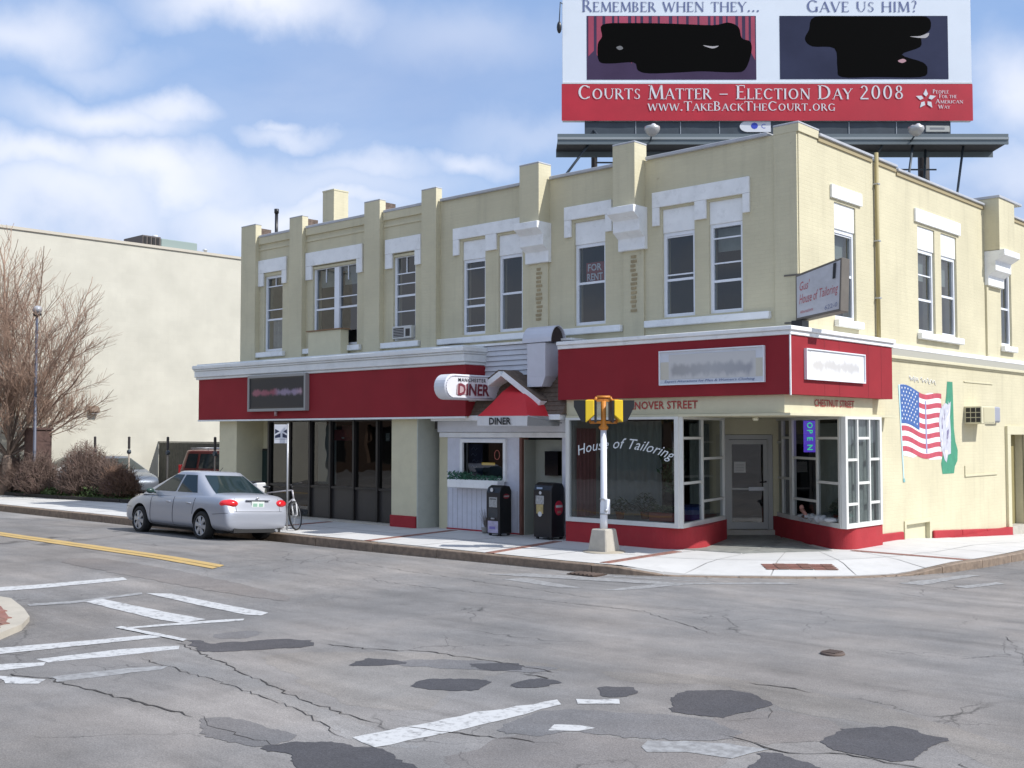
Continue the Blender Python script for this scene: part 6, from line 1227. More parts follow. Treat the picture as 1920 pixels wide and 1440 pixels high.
# ============================================================ CARS
CARGL = mat('dark green car glass', (.012, .024, .027), .05, spec=.35)
SILV = mat('silver car paint', (.38, .40, .445), .34, .35, coat=.5)
TYRE = mat('tyre rubber', (.014, .014, .014), .85); HUB = mat('silver hubcap', (.45, .46, .48), .35, .6); ARCH = mat('wheel arch shadow liner', (.01, .01, .01), .9)
def make_car(loc, yaw, label, kind, paint, glass=CARGL, detail=True, name='parked_car', cat='car', roll=0):
    t = thing(name, (0, 0, 0), label, cat)
    suv = kind == 'suv'
    if not suv:
        ST = [(0.0, .66, .62, .60, .34), (.04, .76, .68, .655, .25), (.10, .80, .90, .80, .22), (.16, .82, 1.005, .93, .21), (.30, .835, 1.035, .965, .20), (.75, .85, 1.05, .985, .19), (1.3, .855, 1.06, .985, .19), (2.0, .855, 1.04, .97, .19), (2.8, .855, 1.00, .945, .19), (3.35, .85, .975, .92, .19),
              (3.7, .845, .935, .885, .20), (4.05, .83, .875, .82, .21), (4.28, .79, .80, .74, .22), (4.42, .70, .70, .64, .24), (4.50, .55, .56, .52, .32)]
        W0, WB, LEN, wr, wx = .855, (.96, 3.58), 4.5, .31, .745; zb_, zt_ = .965, 1.445
        xr = lambda u: .66 + .88 * (u if u <= 0 else u ** .9); xf = lambda u: 3.50 - 1.10 * u; wy = lambda u: .775 - .17 * u - .03 * u * u; bul = (.09, .13)
    else:
        ST = [(0.0, .70, .80, .70, .45), (.05, .84, .98, .9, .38), (.2, .88, 1.06, 1.0, .34), (1.0, .90, 1.08, 1.03, .32), (3.0, .90, 1.06, 1.02, .32), (3.6, .89, 1.02, .97, .34), (4.3, .85, .96, .90, .36), (4.5, .78, .8, .75, .40)]
        W0, WB, LEN, wr, wx = .9, (.95, 3.65), 4.5, .36, .78; zb_, zt_ = 1.02, 1.70
        xr = lambda u: .10 + .22 * u; xf = lambda u: 3.35 - .62 * u; wy = lambda u: .84 - .12 * u; bul = (.05, .08)
    mb = MB(); rings = []
    for x, hw, zt, zs, zb in ST:
        pts = [(0, zb), (.75 * hw, zb), (.955 * hw, zb + (zs - zb) * .12), (hw * .99, zb + (zs - zb) * .36), (hw, zb + (zs - zb) * .62), (.985 * hw, zb + (zs - zb) * .84), (.925 * hw, zs), (.70 * hw, zs + (zt - zs) * .75), (0, zt)]
        rings.append([(x, -y, z) for y, z in pts] + [(x, y, z) for y, z in pts[-2:0:-1]])
    n = len(rings[0])
    for r in rings: mb.v += r
    for i in range(len(rings) - 1):
        for k in range(n): mb.f.append((i * n + k, (i + 1) * n + k, (i + 1) * n + (k + 1) % n, i * n + (k + 1) % n)); mb.sm.add(len(mb.f) - 1)
    mb.f.append(tuple(range(n))); mb.f.append(tuple(range((len(rings) - 1) * n, len(rings) * n)))
    me = mb.mesh('body', paint); ob = bpy.data.objects.new('tmp', me); COL.objects.link(ob)
    s_ = ob.modifiers.new('s', 'SUBSURF'); s_.levels = 2; cut = []
    for cx in WB:
        for sy in (-1, 1):
            m2 = MB(); m2.lathe((cx, sy * .52, wr + .01), (0, sy, 0), [(0, wr + .065), (.6, wr + .065)], 32); c_ = bpy.data.objects.new('cut', m2.mesh('cut', ARCH)); COL.objects.link(c_); cut.append(c_)
            b_ = ob.modifiers.new('b', 'BOOLEAN'); b_.operation = 'DIFFERENCE'; b_.object = c_; b_.solver = 'EXACT'
    bpy.context.view_layer.update(); dg = bpy.context.evaluated_depsgraph_get(); me2 = bpy.data.meshes.new_from_object(ob.evaluated_get(dg)); 
    bpy.data.objects.remove(ob); [bpy.data.objects.remove(c_) for c_ in cut]
    me2.name = 'body'; me2.materials.clear(); me2.materials.append(paint); me2.materials.append(ARCH)
    for p in me2.polygons:
        c_ = p.center; p.use_smooth = True; p.material_index = 0
        if any(abs((c_.x - cx) ** 2 + (c_.z - wr - .01) ** 2 - (wr + .065) ** 2) < .012 and abs(c_.y) < .9 and abs(p.normal.y) < .4 for cx in WB): p.material_index = 1
        if abs(c_.y) < .55 and c_.z < .6 and abs(p.normal.y) > .9: p.material_index = 1
    me2.set_sharp_from_angle(angle=R(40)); body = link('body', me2, t)
    bm = bmesh.new(); bm.from_mesh(me2); bvh = BVHTree.FromBMesh(bm); bm.free()
    # greenhouse
    def ring(u, sc=1, dz=0):
        a, b, w_ = xr(u), xf(u), wy(u); z = zb_ + (zt_ - zb_) * u + dz; P = []; nr, nsd = 6, 10; cr = .10
        for k in range(nr + 1): y = -w_ + cr * .6 + (2 * w_ - cr * 1.2) * k / nr; P.append((a - bul[0] * (1 - (y / w_) ** 2), y, z))
        for k in range(nsd + 1): x = a + cr + (b - a - 2 * cr) * k / nsd; P.append((x, w_ + .015 * math.sin(math.pi * k / nsd), z))
        for k in range(nr + 1): y = w_ - cr * .6 - (2 * w_ - cr * 1.2) * k / nr; P.append((b + bul[1] * (1 - (y / w_) ** 2), y, z))
        for k in range(nsd + 1): x = b - cr - (b - a - 2 * cr) * k / nsd; P.append((x, -w_ - .015 * math.sin(math.pi * k / nsd), z))
        if sc != 1: cxm = (a + b) / 2; P = [(cxm + (x - cxm) * sc, y * sc, z) for x, y, z in P]
        return P
    mb = MB(); RR = [ring(u) for u in (-.12, 0, .25, .5, .75, .92, 1.0)] + [ring(1, .965, .020), ring(1, .88, .034), ring(1, .6, .045), ring(1, .2, .05)]; n = len(RR[0])
    for r in RR: mb.v += r
    for i in range(len(RR) - 1):
        for k in range(n): mb.f.append((i * n + k, i * n + (k + 1) % n, (i + 1) * n + (k + 1) % n, (i + 1) * n + k)); mb.sm.add(len(mb.f) - 1)
    mb.f.append(tuple((len(RR) - 1) * n + k for k in range(n))); mb.sm.add(len(mb.f) - 1)
    roof = mb.build('roof', paint, t)
    def sidepatch(x0, x1, x2, x3, u0, u1, sy, name='side_window', m=glass, off=.006):
        """bottom edge x0..x1, top edge x2..x3"""
        mb = MB(); nn = 6; i0 = 0
        for i in range(nn + 1):
            u = u0 + (u1 - u0) * i / nn
            for k in range(nn + 1):
                a = x0 + (x2 - x0) * i / nn; b = x1 + (x3 - x1) * i / nn; x = a + (b - a) * k / nn; aa, bb = xr(u) + .1, xf(u) - .1
                y = wy(u) + .015 * math.sin(math.pi * min(max((x - aa) / (bb - aa), 0), 1)) + off; mb.v.append((x, sy * y, zb_ + (zt_ - zb_) * u))
        for i in range(nn):
            for k in range(nn): mb.f.append((i * (nn + 1) + k, i * (nn + 1) + k + 1, (i + 1) * (nn + 1) + k + 1, (i + 1) * (nn + 1) + k)); mb.sm.add(len(mb.f) - 1)
        return mb.build(name, m, t)
    def endpatch(rear, f0, f1, u0, u1, name, m=glass):
        mb = MB(); nn = 8
        for i in range(nn + 1):
            u = u0 + (u1 - u0) * i / nn; w_ = wy(u); fr_ = f0 + (f1 - f0) * i / nn
            for k in range(nn + 1):
                y = -w_ * fr_ + 2 * w_ * fr_ * k / nn; bb = 1 - (y / w_) ** 2; x = (xr(u) - bul[0] * bb - .006) if rear else (xf(u) + bul[1] * bb + .006); mb.v.append((x, y, zb_ + (zt_ - zb_) * u + .004))
        for i in range(nn):
            for k in range(nn): mb.f.append((i * (nn + 1) + k, i * (nn + 1) + k + 1, (i + 1) * (nn + 1) + k + 1, (i + 1) * (nn + 1) + k)); mb.sm.add(len(mb.f) - 1)
        return mb.build(name, m, t)
    SEAM = mat('panel gap', (.03, .03, .035), .8)
    for sy in (-1, 1):
        if not suv: sidepatch(2.14, 3.10, 2.06, 2.42, .10, .90, sy); sidepatch(1.26, 2.07, 1.55, 1.99, .10, .90, sy)
        else: sidepatch(2.2, 2.95, 2.15, 2.62, .1, .86, sy); sidepatch(1.25, 2.12, 1.25, 2.07, .1, .86, sy); sidepatch(.42, 1.12, .52, 1.12, .1, .86, sy)
    endpatch(True, .84, .84, .10 if not suv else .12, .90, 'rear_window'); endpatch(False, .86, .84, .10, .92, 'windscreen')
    def proj(o, d, off=.003):
        h = bvh.ray_cast(Vector(o), Vector(d)); return (h[0] - Vector(d) * off) if h[0] else None
    def seam(pts, d, wdt=.010, name='panel_gap', m=SEAM, w2=None):
        q = [proj(p, d) for p in pts]; q = [p for p in q if p]; mb = MB()
        for a, b in zip(q, q[1:]):
            mb.tube(a, b, wdt / 2, n=4, cap=False)
        if mb.v: mb.build(name, m, t)
    def linp(a, b, n=10): a = Vector(a); b = Vector(b); return [tuple(a.lerp(b, i / n)) for i in range(n + 1)]
    if detail:
        for sy in (-1, 1):
            d = (0, -sy, 0); Y = sy * 1.5
            seam(linp((3.08, Y, .88), (3.10, Y, .28)), d); seam(linp((2.10, Y, .90), (2.14, Y, .26)), d); seam(linp((1.24, Y, .90), (1.32, Y, .55)), d); seam(linp((3.10, Y, .27), (1.5, Y, .26)), d)
            seam(linp((.52, Y, .58), (.06, Y, .62)), d); seam(linp((3.95, Y, .60), (4.35, Y, .60)), d)
            for hx in (1.45, 2.30):
                p = proj((hx, Y, .78), d, .012)
                if p: mb = MB(); mb.tube(p + Vector((-.09, 0, 0)), p + Vector((.09, 0, .004)), .016, n=8); mb.build('door_handle', paint, t)
            p = proj((3.0, Y, .90), d, 0)
            if p: mb = MB(); mb.ball(p + Vector((.02, sy * .12, .10)), .07, .10, .065, 12, 8); mb.tube(p + Vector((0, 0, .06)), p + Vector((.01, sy * .08, .08)), .02); mb.build('door_mirror', mat('dark green mirror', (.03, .06, .05), .3), t)
            # lamps
            lp = MB(); q = proj((-.5, sy * .60, .80), (1, 0, 0), 0); base_ = q if q else Vector((.1, sy * .6, .8))
            lp.ball((.185, sy * .665, .82), .125, .20, .095, 18, 10, rot=Matrix.Rotation(R(-sy * 34), 3, 'Z')); lo = lp.build('tail_lamp', mat('red lamp lens', (.55, .012, .018), .15, coat=.5, emit=((.6, .01, .01), .12)), t)
            mb = MB(); mb.ball((.105, sy * .60, .825), .05, .045, .042, 12, 8); mb.build('reverse_lamp', mat('white lamp lens', (.75, .6, .6), .2), lo); mb = MB(); mb.ball((.135, sy * .70, .82), .05, .03, .036, 12, 8); mb.build('indicator_lamp', mat('amber lamp lens', (.7, .2, .08), .2), lo)
            mb = MB(); mb.ball((4.28, sy * .60, .64), .14, .13, .07, 14, 8, rot=Matrix.Rotation(R(sy * 30), 3, 'Z')); mb.build('headlamp', mat('clear lamp', (.6, .62, .65), .1), t)
        seam(linp((-1, -.62, .655), (-1, .62, .655), 16), (1, 0, 0), .009); seam(linp((-1, -.56, .66), (-1, -.56, .93), 8), (1, 0, 0), .007); seam(linp((-1, .56, .66), (-1, .56, .93), 8), (1, 0, 0), .007)
        q = proj((-1, 0, .80), (1, 0, 0), .0); x_ = (q.x if q else .1)
        mb = MB(); mb.box(x_ - .016, x_ + .03, -.165, .165, .715, .87); mb.build('number_plate', mat('white number plate', (.62, .66, .62), .5), t, bevel=.004)
        mb = MB(); mb.box(x_ - .018, x_ - .0165, -.13, -.02, .76, .83); mb.box(x_ - .018, x_ - .0165, .02, .13, .76, .83); mb.build('plate_print', mat('green plate print', (.25, .42, .32), .5), t)
        mb = MB(); mb.box(x_ - .02, x_ + .03, -.30, .30, .885, .905); mb.build('boot_trim', mat('boot trim grey', (.25, .26, .28), .3, .5), t, bevel=.005)
        mb = MB(); mb.ball((x_ + .01, 0, .945), .012, .035, .022, 12, 8); mb.build('emblem', STEEL, t)
        mb = MB(); mb.box(.03, .16, -.60, .60, .20, .30); mb.build('bumper_valance', mat('valance black', (.02, .02, .02), .7), t); mb = MB(); mb.tube((-.01, -.48, .24), (.3, -.48, .24), .03); mb.build('exhaust', STEEL, t)
        mb = MB(); mb.tube((1.62, 0, 1.49), (1.50, 0, 1.58), .006, n=5); mb.build('aerial', BLACK, t)
    if suv:
        for sy in (-1, 1): mb = MB(); mb.tube((.5, sy * .62, zt_ + .09), (2.6, sy * .62, zt_ + .09), .02); [mb.tube((x, sy * .62, zt_), (x, sy * .62, zt_ + .09), .015) for x in (.6, 1.5, 2.5)]; mb.build('roof_rail', STEEL, t)
        for x in (.8, 2.2): mb = MB(); mb.tube((x, -.62, zt_ + .1), (x, .62, zt_ + .1), .016); mb.build('cross_bar', STEEL, t)
        for sy in (-1, 1): mb = MB(); mb.box(-.02, .12, sy * .74 - .06, sy * .74 + .06, .78, 1.2); mb.build('tail_lamp', mat('red lamp lens', (0, 0, 0)), t, bevel=.02)
    # underbody and wheels
    mb = MB(); mb.box(.35, LEN - .3, -.66, .66, .17, .34); mb.build('underbody', ARCH, t)
    for cx in WB:
        for sy in (-1, 1):
            o = (cx, sy * (wx - .11 + 0), wr); mb = MB(); mb.lathe(o, (0, sy, 0), [(-.0, wr - .10), (.0, wr - .02), (.02, wr), (.19, wr), (.21, wr - .02), (.215, wr - .09), (.19, wr - .10)], 32); wh = mb.build('wheel', TYRE, t)
            rr_ = wr - .095; mb = MB(); ox = Vector(o) + Vector((0, sy * .196, 0)); mb.lathe(ox, (0, sy, 0), [(-.02, rr_ + .006), (.0, rr_), (-.012, rr_ - .02), (-.016, .02)], 32); hub = mb.build('rim', mat('dark hub recess', (.06, .06, .065), .5), wh)
            mb = MB()
            for k in range(6):
                a = R(60 * k + 10); c = Vector((math.cos(a), 0, math.sin(a))); s2 = Vector((-math.sin(a), 0, math.cos(a)))
                mb.hexa([tuple(ox + c * .03 - s2 * .035), tuple(ox + c * (rr_ - .012) - s2 * .055), tuple(ox + c * (rr_ - .012) + s2 * .055), tuple(ox + c * .03 + s2 * .035), tuple(ox + c * .03 - s2 * .03 + Vector((0, sy * .022, 0))), tuple(ox + c * (rr_ - .012) - s2 * .045 + Vector((0, sy * .012, 0))), tuple(ox + c * (rr_ - .012) + s2 * .045 + Vector((0, sy * .012, 0))), tuple(ox + c * .03 + s2 * .03 + Vector((0, sy * .022, 0)))])
            mb.lathe(ox, (0, sy, 0), [(0, .05), (.028, .045), (.03, .02)], 16)
            i = len(mb.v); 
            for k in range(32): a0, a1 = 2 * math.pi * k / 32, 2 * math.pi * (k + 1) / 32; mb.tube(ox + Vector((math.cos(a0), 0, math.sin(a0))) * (rr_ - .008) + Vector((0, sy * .004, 0)), ox + Vector((math.cos(a1), 0, math.sin(a1))) * (rr_ - .008) + Vector((0, sy * .004, 0)), .012, n=4, cap=False)
            mb.build('hubcap', HUB, wh)
    t.location = loc; t.rotation_euler = (roll, 0, yaw); return t
car = make_car((-10.42, -4.82, .035), math.pi, 'silver four-door sedan parked at the kerb in front of the dark shop windows', 'sedan', SILV, roll=R(3.0))
suv = make_car((-26.3, 3.5, .06), R(4), 'dark red station wagon with roof rack parked beside the tall fence', 'suv', mat('dark red car paint', (.13, .006, .010), .3, coat=.5), detail=False)
c2 = make_car((-31.2, 1.75, .06), R(-3), 'grey car half hidden behind the lower right shrub', 'sedan', mat('grey blue car paint', (.16, .18, .21), .35, .4, coat=.5), detail=False)
c3 = make_car((-31.9, -.1, .06), R(90), 'pale car glimpsed through the shrubs at the far left', 'sedan', mat('pale car paint', (.55, .55, .54), .35, coat=.4), detail=False)
# ============================================================ BILLBOARD
bbd = thing('billboard', (-9.75, 16.17, 0), 'huge election billboard with red banner and two dark pictures above the corner building', 'billboard')
BF = frame((-15.18, 11.18), (RT.x, RT.y)); K = 39.5 / 2105
def U(px): return (px - 1055) * K
def Zb(py): return 13.52 + (226 - py) * K * 1.0
BW = mat('pale blue white vinyl', (.70, .76, .82), .5, var=.02, vscale=1); BRED = mat('banner red vinyl', (.44, .012, .03), .6, var=.12, vscale=.8)
mb = MB(); mb.fbox(BF, U(1055), U(1832), -.28, 0, Zb(226), Zb(-6)); mb.build('board_panel', BW, bbd)
mb = MB(); n = 60
for k in range(n + 1): u = U(1053) + (U(1833) - U(1053)) * k / n; o_ = .014 + .006 * math.sin(k * .9); mb.v += [BF(u, o_, Zb(227)), BF(u, o_ * .6 + .006, Zb(190)), BF(u, .014, Zb(156.5))]
for k in range(n):
    for j in (0, 1): mb.f.append((3 * k + j, 3 * k + 3 + j, 3 * k + 4 + j, 3 * k + 1 + j)); mb.sm.add(len(mb.f) - 1)
mb.build('red_banner', BRED, bbd)
mb = MB(); mb.fbox(BF, U(1055), U(1832), .004, .02, Zb(156), Zb(152.5)); mb.build('banner_rule', mat('white vinyl', (.66, .68, .70), .5), bbd)
WV = mat('white vinyl', (.66, .68, .70)); NVY = mat('slate blue vinyl', (.12, .15, .30), .6)
# serif capitals drawn as strokes: ('l',x0,y0,x1,y1,w) line, ('a',cx,cy,rx,ry,a0,a1,w) arc, ('s',x,y) serif
T_, t_ = .13, .055
G = {
 'A': (.78, [('l', .06, 0, .39, 1, t_), ('l', .39, 1, .70, 0, T_), ('l', .17, .36, .60, .36, t_), ('s', .05, 0), ('s', .72, 0)]),
 'B': (.64, [('l', .13, 0, .13, 1, T_), ('a', .30, .75, .20, .225, -90, 90, .10), ('a', .30, .265, .26, .24, -90, 90, .12), ('l', .13, .975, .30, .975, t_), ('l', .13, .52, .30, .52, t_), ('l', .13, .025, .30, .025, t_), ('s', .1, 0), ('s', .1, 1)]),
 'C': (.80, [('a', .44, .5, .38, .49, 48, 312, T_), ('l', .70, .78, .70, .93, .04), ('l', .70, .08, .70, .22, .04)]),
 'D': (.84, [('l', .13, 0, .13, 1, T_), ('a', .32, .5, .43, .475, -90, 90, T_), ('l', .13, .975, .32, .975, t_), ('l', .13, .025, .32, .025, t_), ('s', .1, 0), ('s', .1, 1)]),
 'E': (.60, [('l', .13, 0, .13, 1, T_), ('l', .13, .975, .50, .975, t_), ('l', .13, .52, .44, .52, t_), ('l', .13, .025, .53, .025, t_), ('l', .51, .80, .51, .99, .04), ('l', .54, .0, .54, .2, .04), ('s', .1, 0), ('s', .1, 1)]),
 'F': (.56, [('l', .13, 0, .13, 1, T_), ('l', .13, .975, .50, .975, t_), ('l', .13, .52, .42, .52, t_), ('l', .51, .80, .51, .99, .04), ('s', .13, 0), ('s', .1, 1)]),
 'G': (.84, [('a', .44, .5, .38, .49, 48, 330, T_), ('l', .70, .02, .70, .40, T_ * .9), ('l', .70, .78, .70, .93, .04), ('s', .70, .40)]),
 'H': (.84, [('l', .13, 0, .13, 1, T_), ('l', .70, 0, .70, 1, T_), ('l', .13, .52, .70, .52, t_), ('s', .13, 0), ('s', .13, 1), ('s', .70, 0), ('s', .70, 1)]),
 'I': (.30, [('l', .15, 0, .15, 1, T_), ('s', .15, 0), ('s', .15, 1)]),
 'K': (.72, [('l', .13, 0, .13, 1, T_), ('l', .16, .48, .56, 1, t_), ('l', .24, .58, .64, 0, T_), ('s', .13, 0), ('s', .13, 1), ('s', .58, 1), ('s', .66, 0)]),
 'L': (.58, [('l', .13, 0, .13, 1, T_), ('l', .13, .025, .52, .025, t_), ('l', .53, .0, .53, .2, .04), ('s', .13, 1), ('s', .1, 0)]),
 'M': (.96, [('l', .12, 0, .17, 1, t_), ('l', .17, 1, .48, .05, T_), ('l', .48, .05, .78, 1, t_), ('l', .80, 1, .85, 0, T_), ('s', .12, 0), ('s', .85, 0), ('s', .14, 1)]),
 'N': (.86, [('l', .13, 0, .13, 1, t_), ('l', .15, 1, .72, .0, T_), ('l', .72, 0, .72, 1, t_), ('s', .13, 0), ('s', .12, 1), ('s', .72, 1)]),
 'O': (.90, [('a', .45, .5, .38, .48, 0, 360, T_)]),
 'P': (.62, [('l', .13, 0, .13, 1, T_), ('a', .30, .73, .24, .245, -90, 90, .12), ('l', .13, .975, .3, .975, t_), ('l', .13, .485, .3, .485, t_), ('s', .13, 0), ('s', .1, 1)]),
 'R': (.70, [('l', .13, 0, .13, 1, T_), ('a', .30, .74, .22, .235, -90, 90, .11), ('l', .13, .975, .3, .975, t_), ('l', .13, .505, .32, .505, t_), ('l', .32, .50, .66, .0, T_), ('s', .13, 0), ('s', .1, 1)]),
 'S': (.56, [('a', .28, .75, .19, .225, 40, 270, .09), ('a', .27, .265, .22, .24, -140, 90, .10), ('l', .45, .78, .45, .93, .04), ('l', .08, .08, .08, .24, .04)]),
 'T': (.70, [('l', .35, 0, .35, 1, T_), ('l', .04, .975, .66, .975, t_), ('l', .04, .80, .04, .99, .04), ('l', .66, .80, .66, .99, .04), ('s', .35, 0)]),
 'U': (.82, [('l', .14, .35, .14, 1, T_), ('l', .69, .35, .69, 1, t_), ('a', .41, .36, .27, .34, 180, 360, .09), ('s', .14, 1), ('s', .69, 1)]),
 'V': (.78, [('l', .08, 1, .38, 0, T_), ('l', .38, 0, .70, 1, t_), ('s', .07, 1), ('s', .70, 1)]),
 'W': (1.12, [('l', .08, 1, .33, 0, T_), ('l', .33, 0, .56, .95, t_), ('l', .56, .95, .79, 0, T_), ('l', .79, 0, 1.04, 1, t_), ('s', .08, 1), ('s', 1.04, 1)]),
 'Y': (.72, [('l', .06, 1, .36, .45, T_), ('l', .36, .45, .66, 1, t_), ('l', .36, 0, .36, .46, T_), ('s', .06, 1), ('s', .66, 1), ('s', .36, 0)]),
 '2': (.60, [('a', .28, .72, .21, .25, -10, 160, .10), ('l', .47, .68, .07, .04, t_ * 1.4), ('l', .05, .04, .54, .04, .09)]),
 '0': (.66, [('a', .33, .5, .26, .48, 0, 360, .11)]), '8': (.60, [('a', .30, .75, .18, .22, 0, 360, .09), ('a', .30, .27, .23, .25, 0, 360, .10)]),
 '.': (.26, [('l', .13, 0, .13, .13, .13)]), '-': (.60, [('l', .06, .36, .54, .36, .06)]), '?': (.50, [('a', .22, .75, .17, .22, -60, 150, .09), ('l', .28, .56, .22, .28, .07), ('l', .22, 0, .22, .12, .12)]), ' ': (.34, [])}
def serif_text(s, fr, u0, u1, z0, H, d, m, parent, name='lettering', small=.76, sm_all=False):
    """small caps: upper-case letters full height, lower-case letters as smaller capitals"""
    adv = [(c, (small if c.islower() else 1)) for c in s]; tot = sum((G[c.upper()][0] + .05) * k for c, k in adv); sx = (u1 - u0) / tot; x = u0; i = 0; mb = MB()
    for c, k in adv:
        wd_, st_ = G[c.upper()]; kx, kz = sx * k, H * k
        def quad(ax, ay, bx, by, w0, w1):
            dx, dy = (bx - ax), (by - ay); L_ = math.hypot(dx, dy) or 1; 
            nx_, ny_ = -dy / L_, dx / L_
            mb.face([fr(x + (ax + nx_ * w0 / 2) * kx, d, z0 + (ay + ny_ * w0 / 2) * kz), fr(x + (bx + nx_ * w1 / 2) * kx, d, z0 + (by + ny_ * w1 / 2) * kz), fr(x + (bx - nx_ * w1 / 2) * kx, d, z0 + (by - ny_ * w1 / 2) * kz), fr(x + (ax - nx_ * w0 / 2) * kx, d, z0 + (ay - ny_ * w0 / 2) * kz)])
        for q in st_:
            if q[0] == 'l': quad(q[1], q[2], q[3], q[4], q[5], q[5])
            elif q[0] == 's': quad(q[1] - .10, q[2] + (.02 if q[2] < .5 else -.02), q[1] + .10, q[2] + (.02 if q[2] < .5 else -.02), .045, .045)
            else:
                _, cx, cy, rx, ry, a0, a1, w_ = q; n = max(6, int(abs(a1 - a0) / 18))
                for j in range(n):
                    p0, p1 = R(a0 + (a1 - a0) * j / n), R(a0 + (a1 - a0) * (j + 1) / n); f = lambda p: w_ * (.45 + .6 * abs(math.cos(p)) ** 1.2)
                    quad(cx + (rx - w_ / 2) * math.cos(p0), cy + (ry - .02) * math.sin(p0), cx + (rx - w_ / 2) * math.cos(p1), cy + (ry - .02) * math.sin(p1), f(p0), f(p1))
        x += (wd_ + .05) * kx
    return mb.build(name, m, parent)
serif_text('Courts Matter - Election Day 2008', BF, U(1083), U(1704), Zb(186), 27 * K, .030, WV, bbd)
serif_text('www.TakeBackTheCourt.org', BF, U(1216), U(1573), Zb(208), 18 * K, .030, WV, bbd)
serif_text('Remember when they...', BF, U(1092), U(1432), Zb(17), 23 * K, .012, NVY, bbd, small=.82); serif_text('Gave us him?', BF, U(1519), U(1734), Zb(17.5), 23 * K, .012, NVY, bbd, small=.86)
for s_, a, b, y, h in (('People', 1757, 1788, 175, 8), ('For the', 1769, 1803, 184, 8), ('American', 1762, 1815, 194, 8), ('Way', 1767, 1790, 204, 7.5)): serif_text(s_, BF, U(a), U(b), Zb(y), h * K, .030, WV, bbd)
mb = MB()
for k in range(5):
    a = R(90 + 72 * k); c = (U(1744), Zb(186)); r0, r1 = 5 * K, 20 * K; dv = (math.cos(a), math.sin(a)); pv = (-dv[1], dv[0]); mb.face([BF(c[0] + dv[0] * r0, .030, c[1] + dv[1] * r0), BF(c[0] + dv[0] * r0 * 2 + pv[0] * 5 * K, .030, c[1] + dv[1] * r0 * 2 + pv[1] * 5 * K), BF(c[0] + dv[0] * r1, .030, c[1] + dv[1] * r1), BF(c[0] + dv[0] * r0 * 2 - pv[0] * 4 * K, .030, c[1] + dv[1] * r0 * 2 - pv[1] * 4 * K)])
mb.build('star_emblem', WV, bbd)
# the two printed pictures, dark shapes on curtain / dusk grounds
PG = mat('print dusk violet', (.06, .042, .085), .8, spec=.1, var=.15, vscale=.6); PG2 = mat('print dusk blue', (.035, .04, .075), .8, spec=.1, var=.15, vscale=.6); PB_ = mat('print black', (.003, .003, .003), .9, spec=.05); PR_ = mat('print curtain red', (.34, .045, .09), .5, var=.2, vscale=1)
mb = MB(); mb.fbox(BF, U(1101), U(1423), .003, .008, Zb(148), Zb(25)); pic1 = mb.build('picture', PG, bbd); mb = MB(); mb.fbox(BF, U(1468), U(1788), .003, .008, Zb(147), Zb(25)); pic2 = mb.build('picture', PG2, bbd)
rnd = random.Random(11); x = 1104
while x < 1418:
    w_ = rnd.uniform(5, 17); lo = 118 if 1118 < x < 1400 else 120
    mb = MB(); mb.face([BF(U(x), .0095, Zb(lo - rnd.uniform(0, 30))), BF(U(min(x + w_, 1421)), .0095, Zb(lo - rnd.uniform(0, 30))), BF(U(min(x + w_, 1421)), .0095, Zb(26)), BF(U(x), .0095, Zb(26))]); mb.build('curtain_fold', PR_, pic1); x += w_ + rnd.uniform(3, 8)
def blobshape(name, pts, m, par, d=.011):
    P = []; n = len(pts)
    for i in range(n):  # Catmull-Rom rounding
        p0, p1, p2, p3 = pts[i - 1], pts[i], pts[(i + 1) % n], pts[(i + 2) % n]
        for t in (0, .25, .5, .75): P.append(tuple(.5 * ((2 * p1[j]) + (-p0[j] + p2[j]) * t + (2 * p0[j] - 5 * p1[j] + 4 * p2[j] - p3[j]) * t * t + (-p0[j] + 3 * p1[j] - 3 * p2[j] + p3[j]) * t ** 3) for j in (0, 1)))
    mb = MB(); mb.face([BF(U(x), d, Zb(y)) for x, y in P]); mb.build(name, m, par)
blobshape('dark_figures', [(1131, 42), (1180, 39), (1260, 40), (1340, 43), (1370, 38), (1390, 47), (1396, 68), (1412, 75), (1414, 95), (1402, 128), (1380, 134), (1320, 132), (1280, 134), (1220, 136), (1198, 130), (1190, 115), (1145, 117), (1124, 112), (1122, 80), (1130, 65)], PB_, pic1)
blobshape('dark_figures', [(1535, 27), (1600, 26), (1690, 26), (1748, 27), (1755, 50), (1738, 66), (1735, 85), (1700, 100), (1740, 115), (1748, 130), (1735, 143), (1650, 143), (1585, 143), (1577, 125), (1572, 88), (1530, 84), (1516, 70), (1524, 52)], PB_, pic2)
blobshape('pale_glint', [(1322, 82), (1340, 84), (1352, 83), (1340, 88)], mat('print pale', (.4, .38, .38), .5), pic1, .013); blobshape('pale_glint', [(1157, 86), (1165, 83), (1170, 88), (1163, 91)], mat('print grey', (.15, .15, .15), .5), pic1, .013); blobshape('pale_glint', [(1716, 65), (1735, 64), (1752, 58), (1745, 68)], mat('print pale', (.4, .38, .38)), pic2, .013)
blobshape('pale_glint', [(1692, 112), (1702, 108), (1708, 112), (1700, 116)], mat('print rose', (.45, .25, .28), .5), pic2, .013)
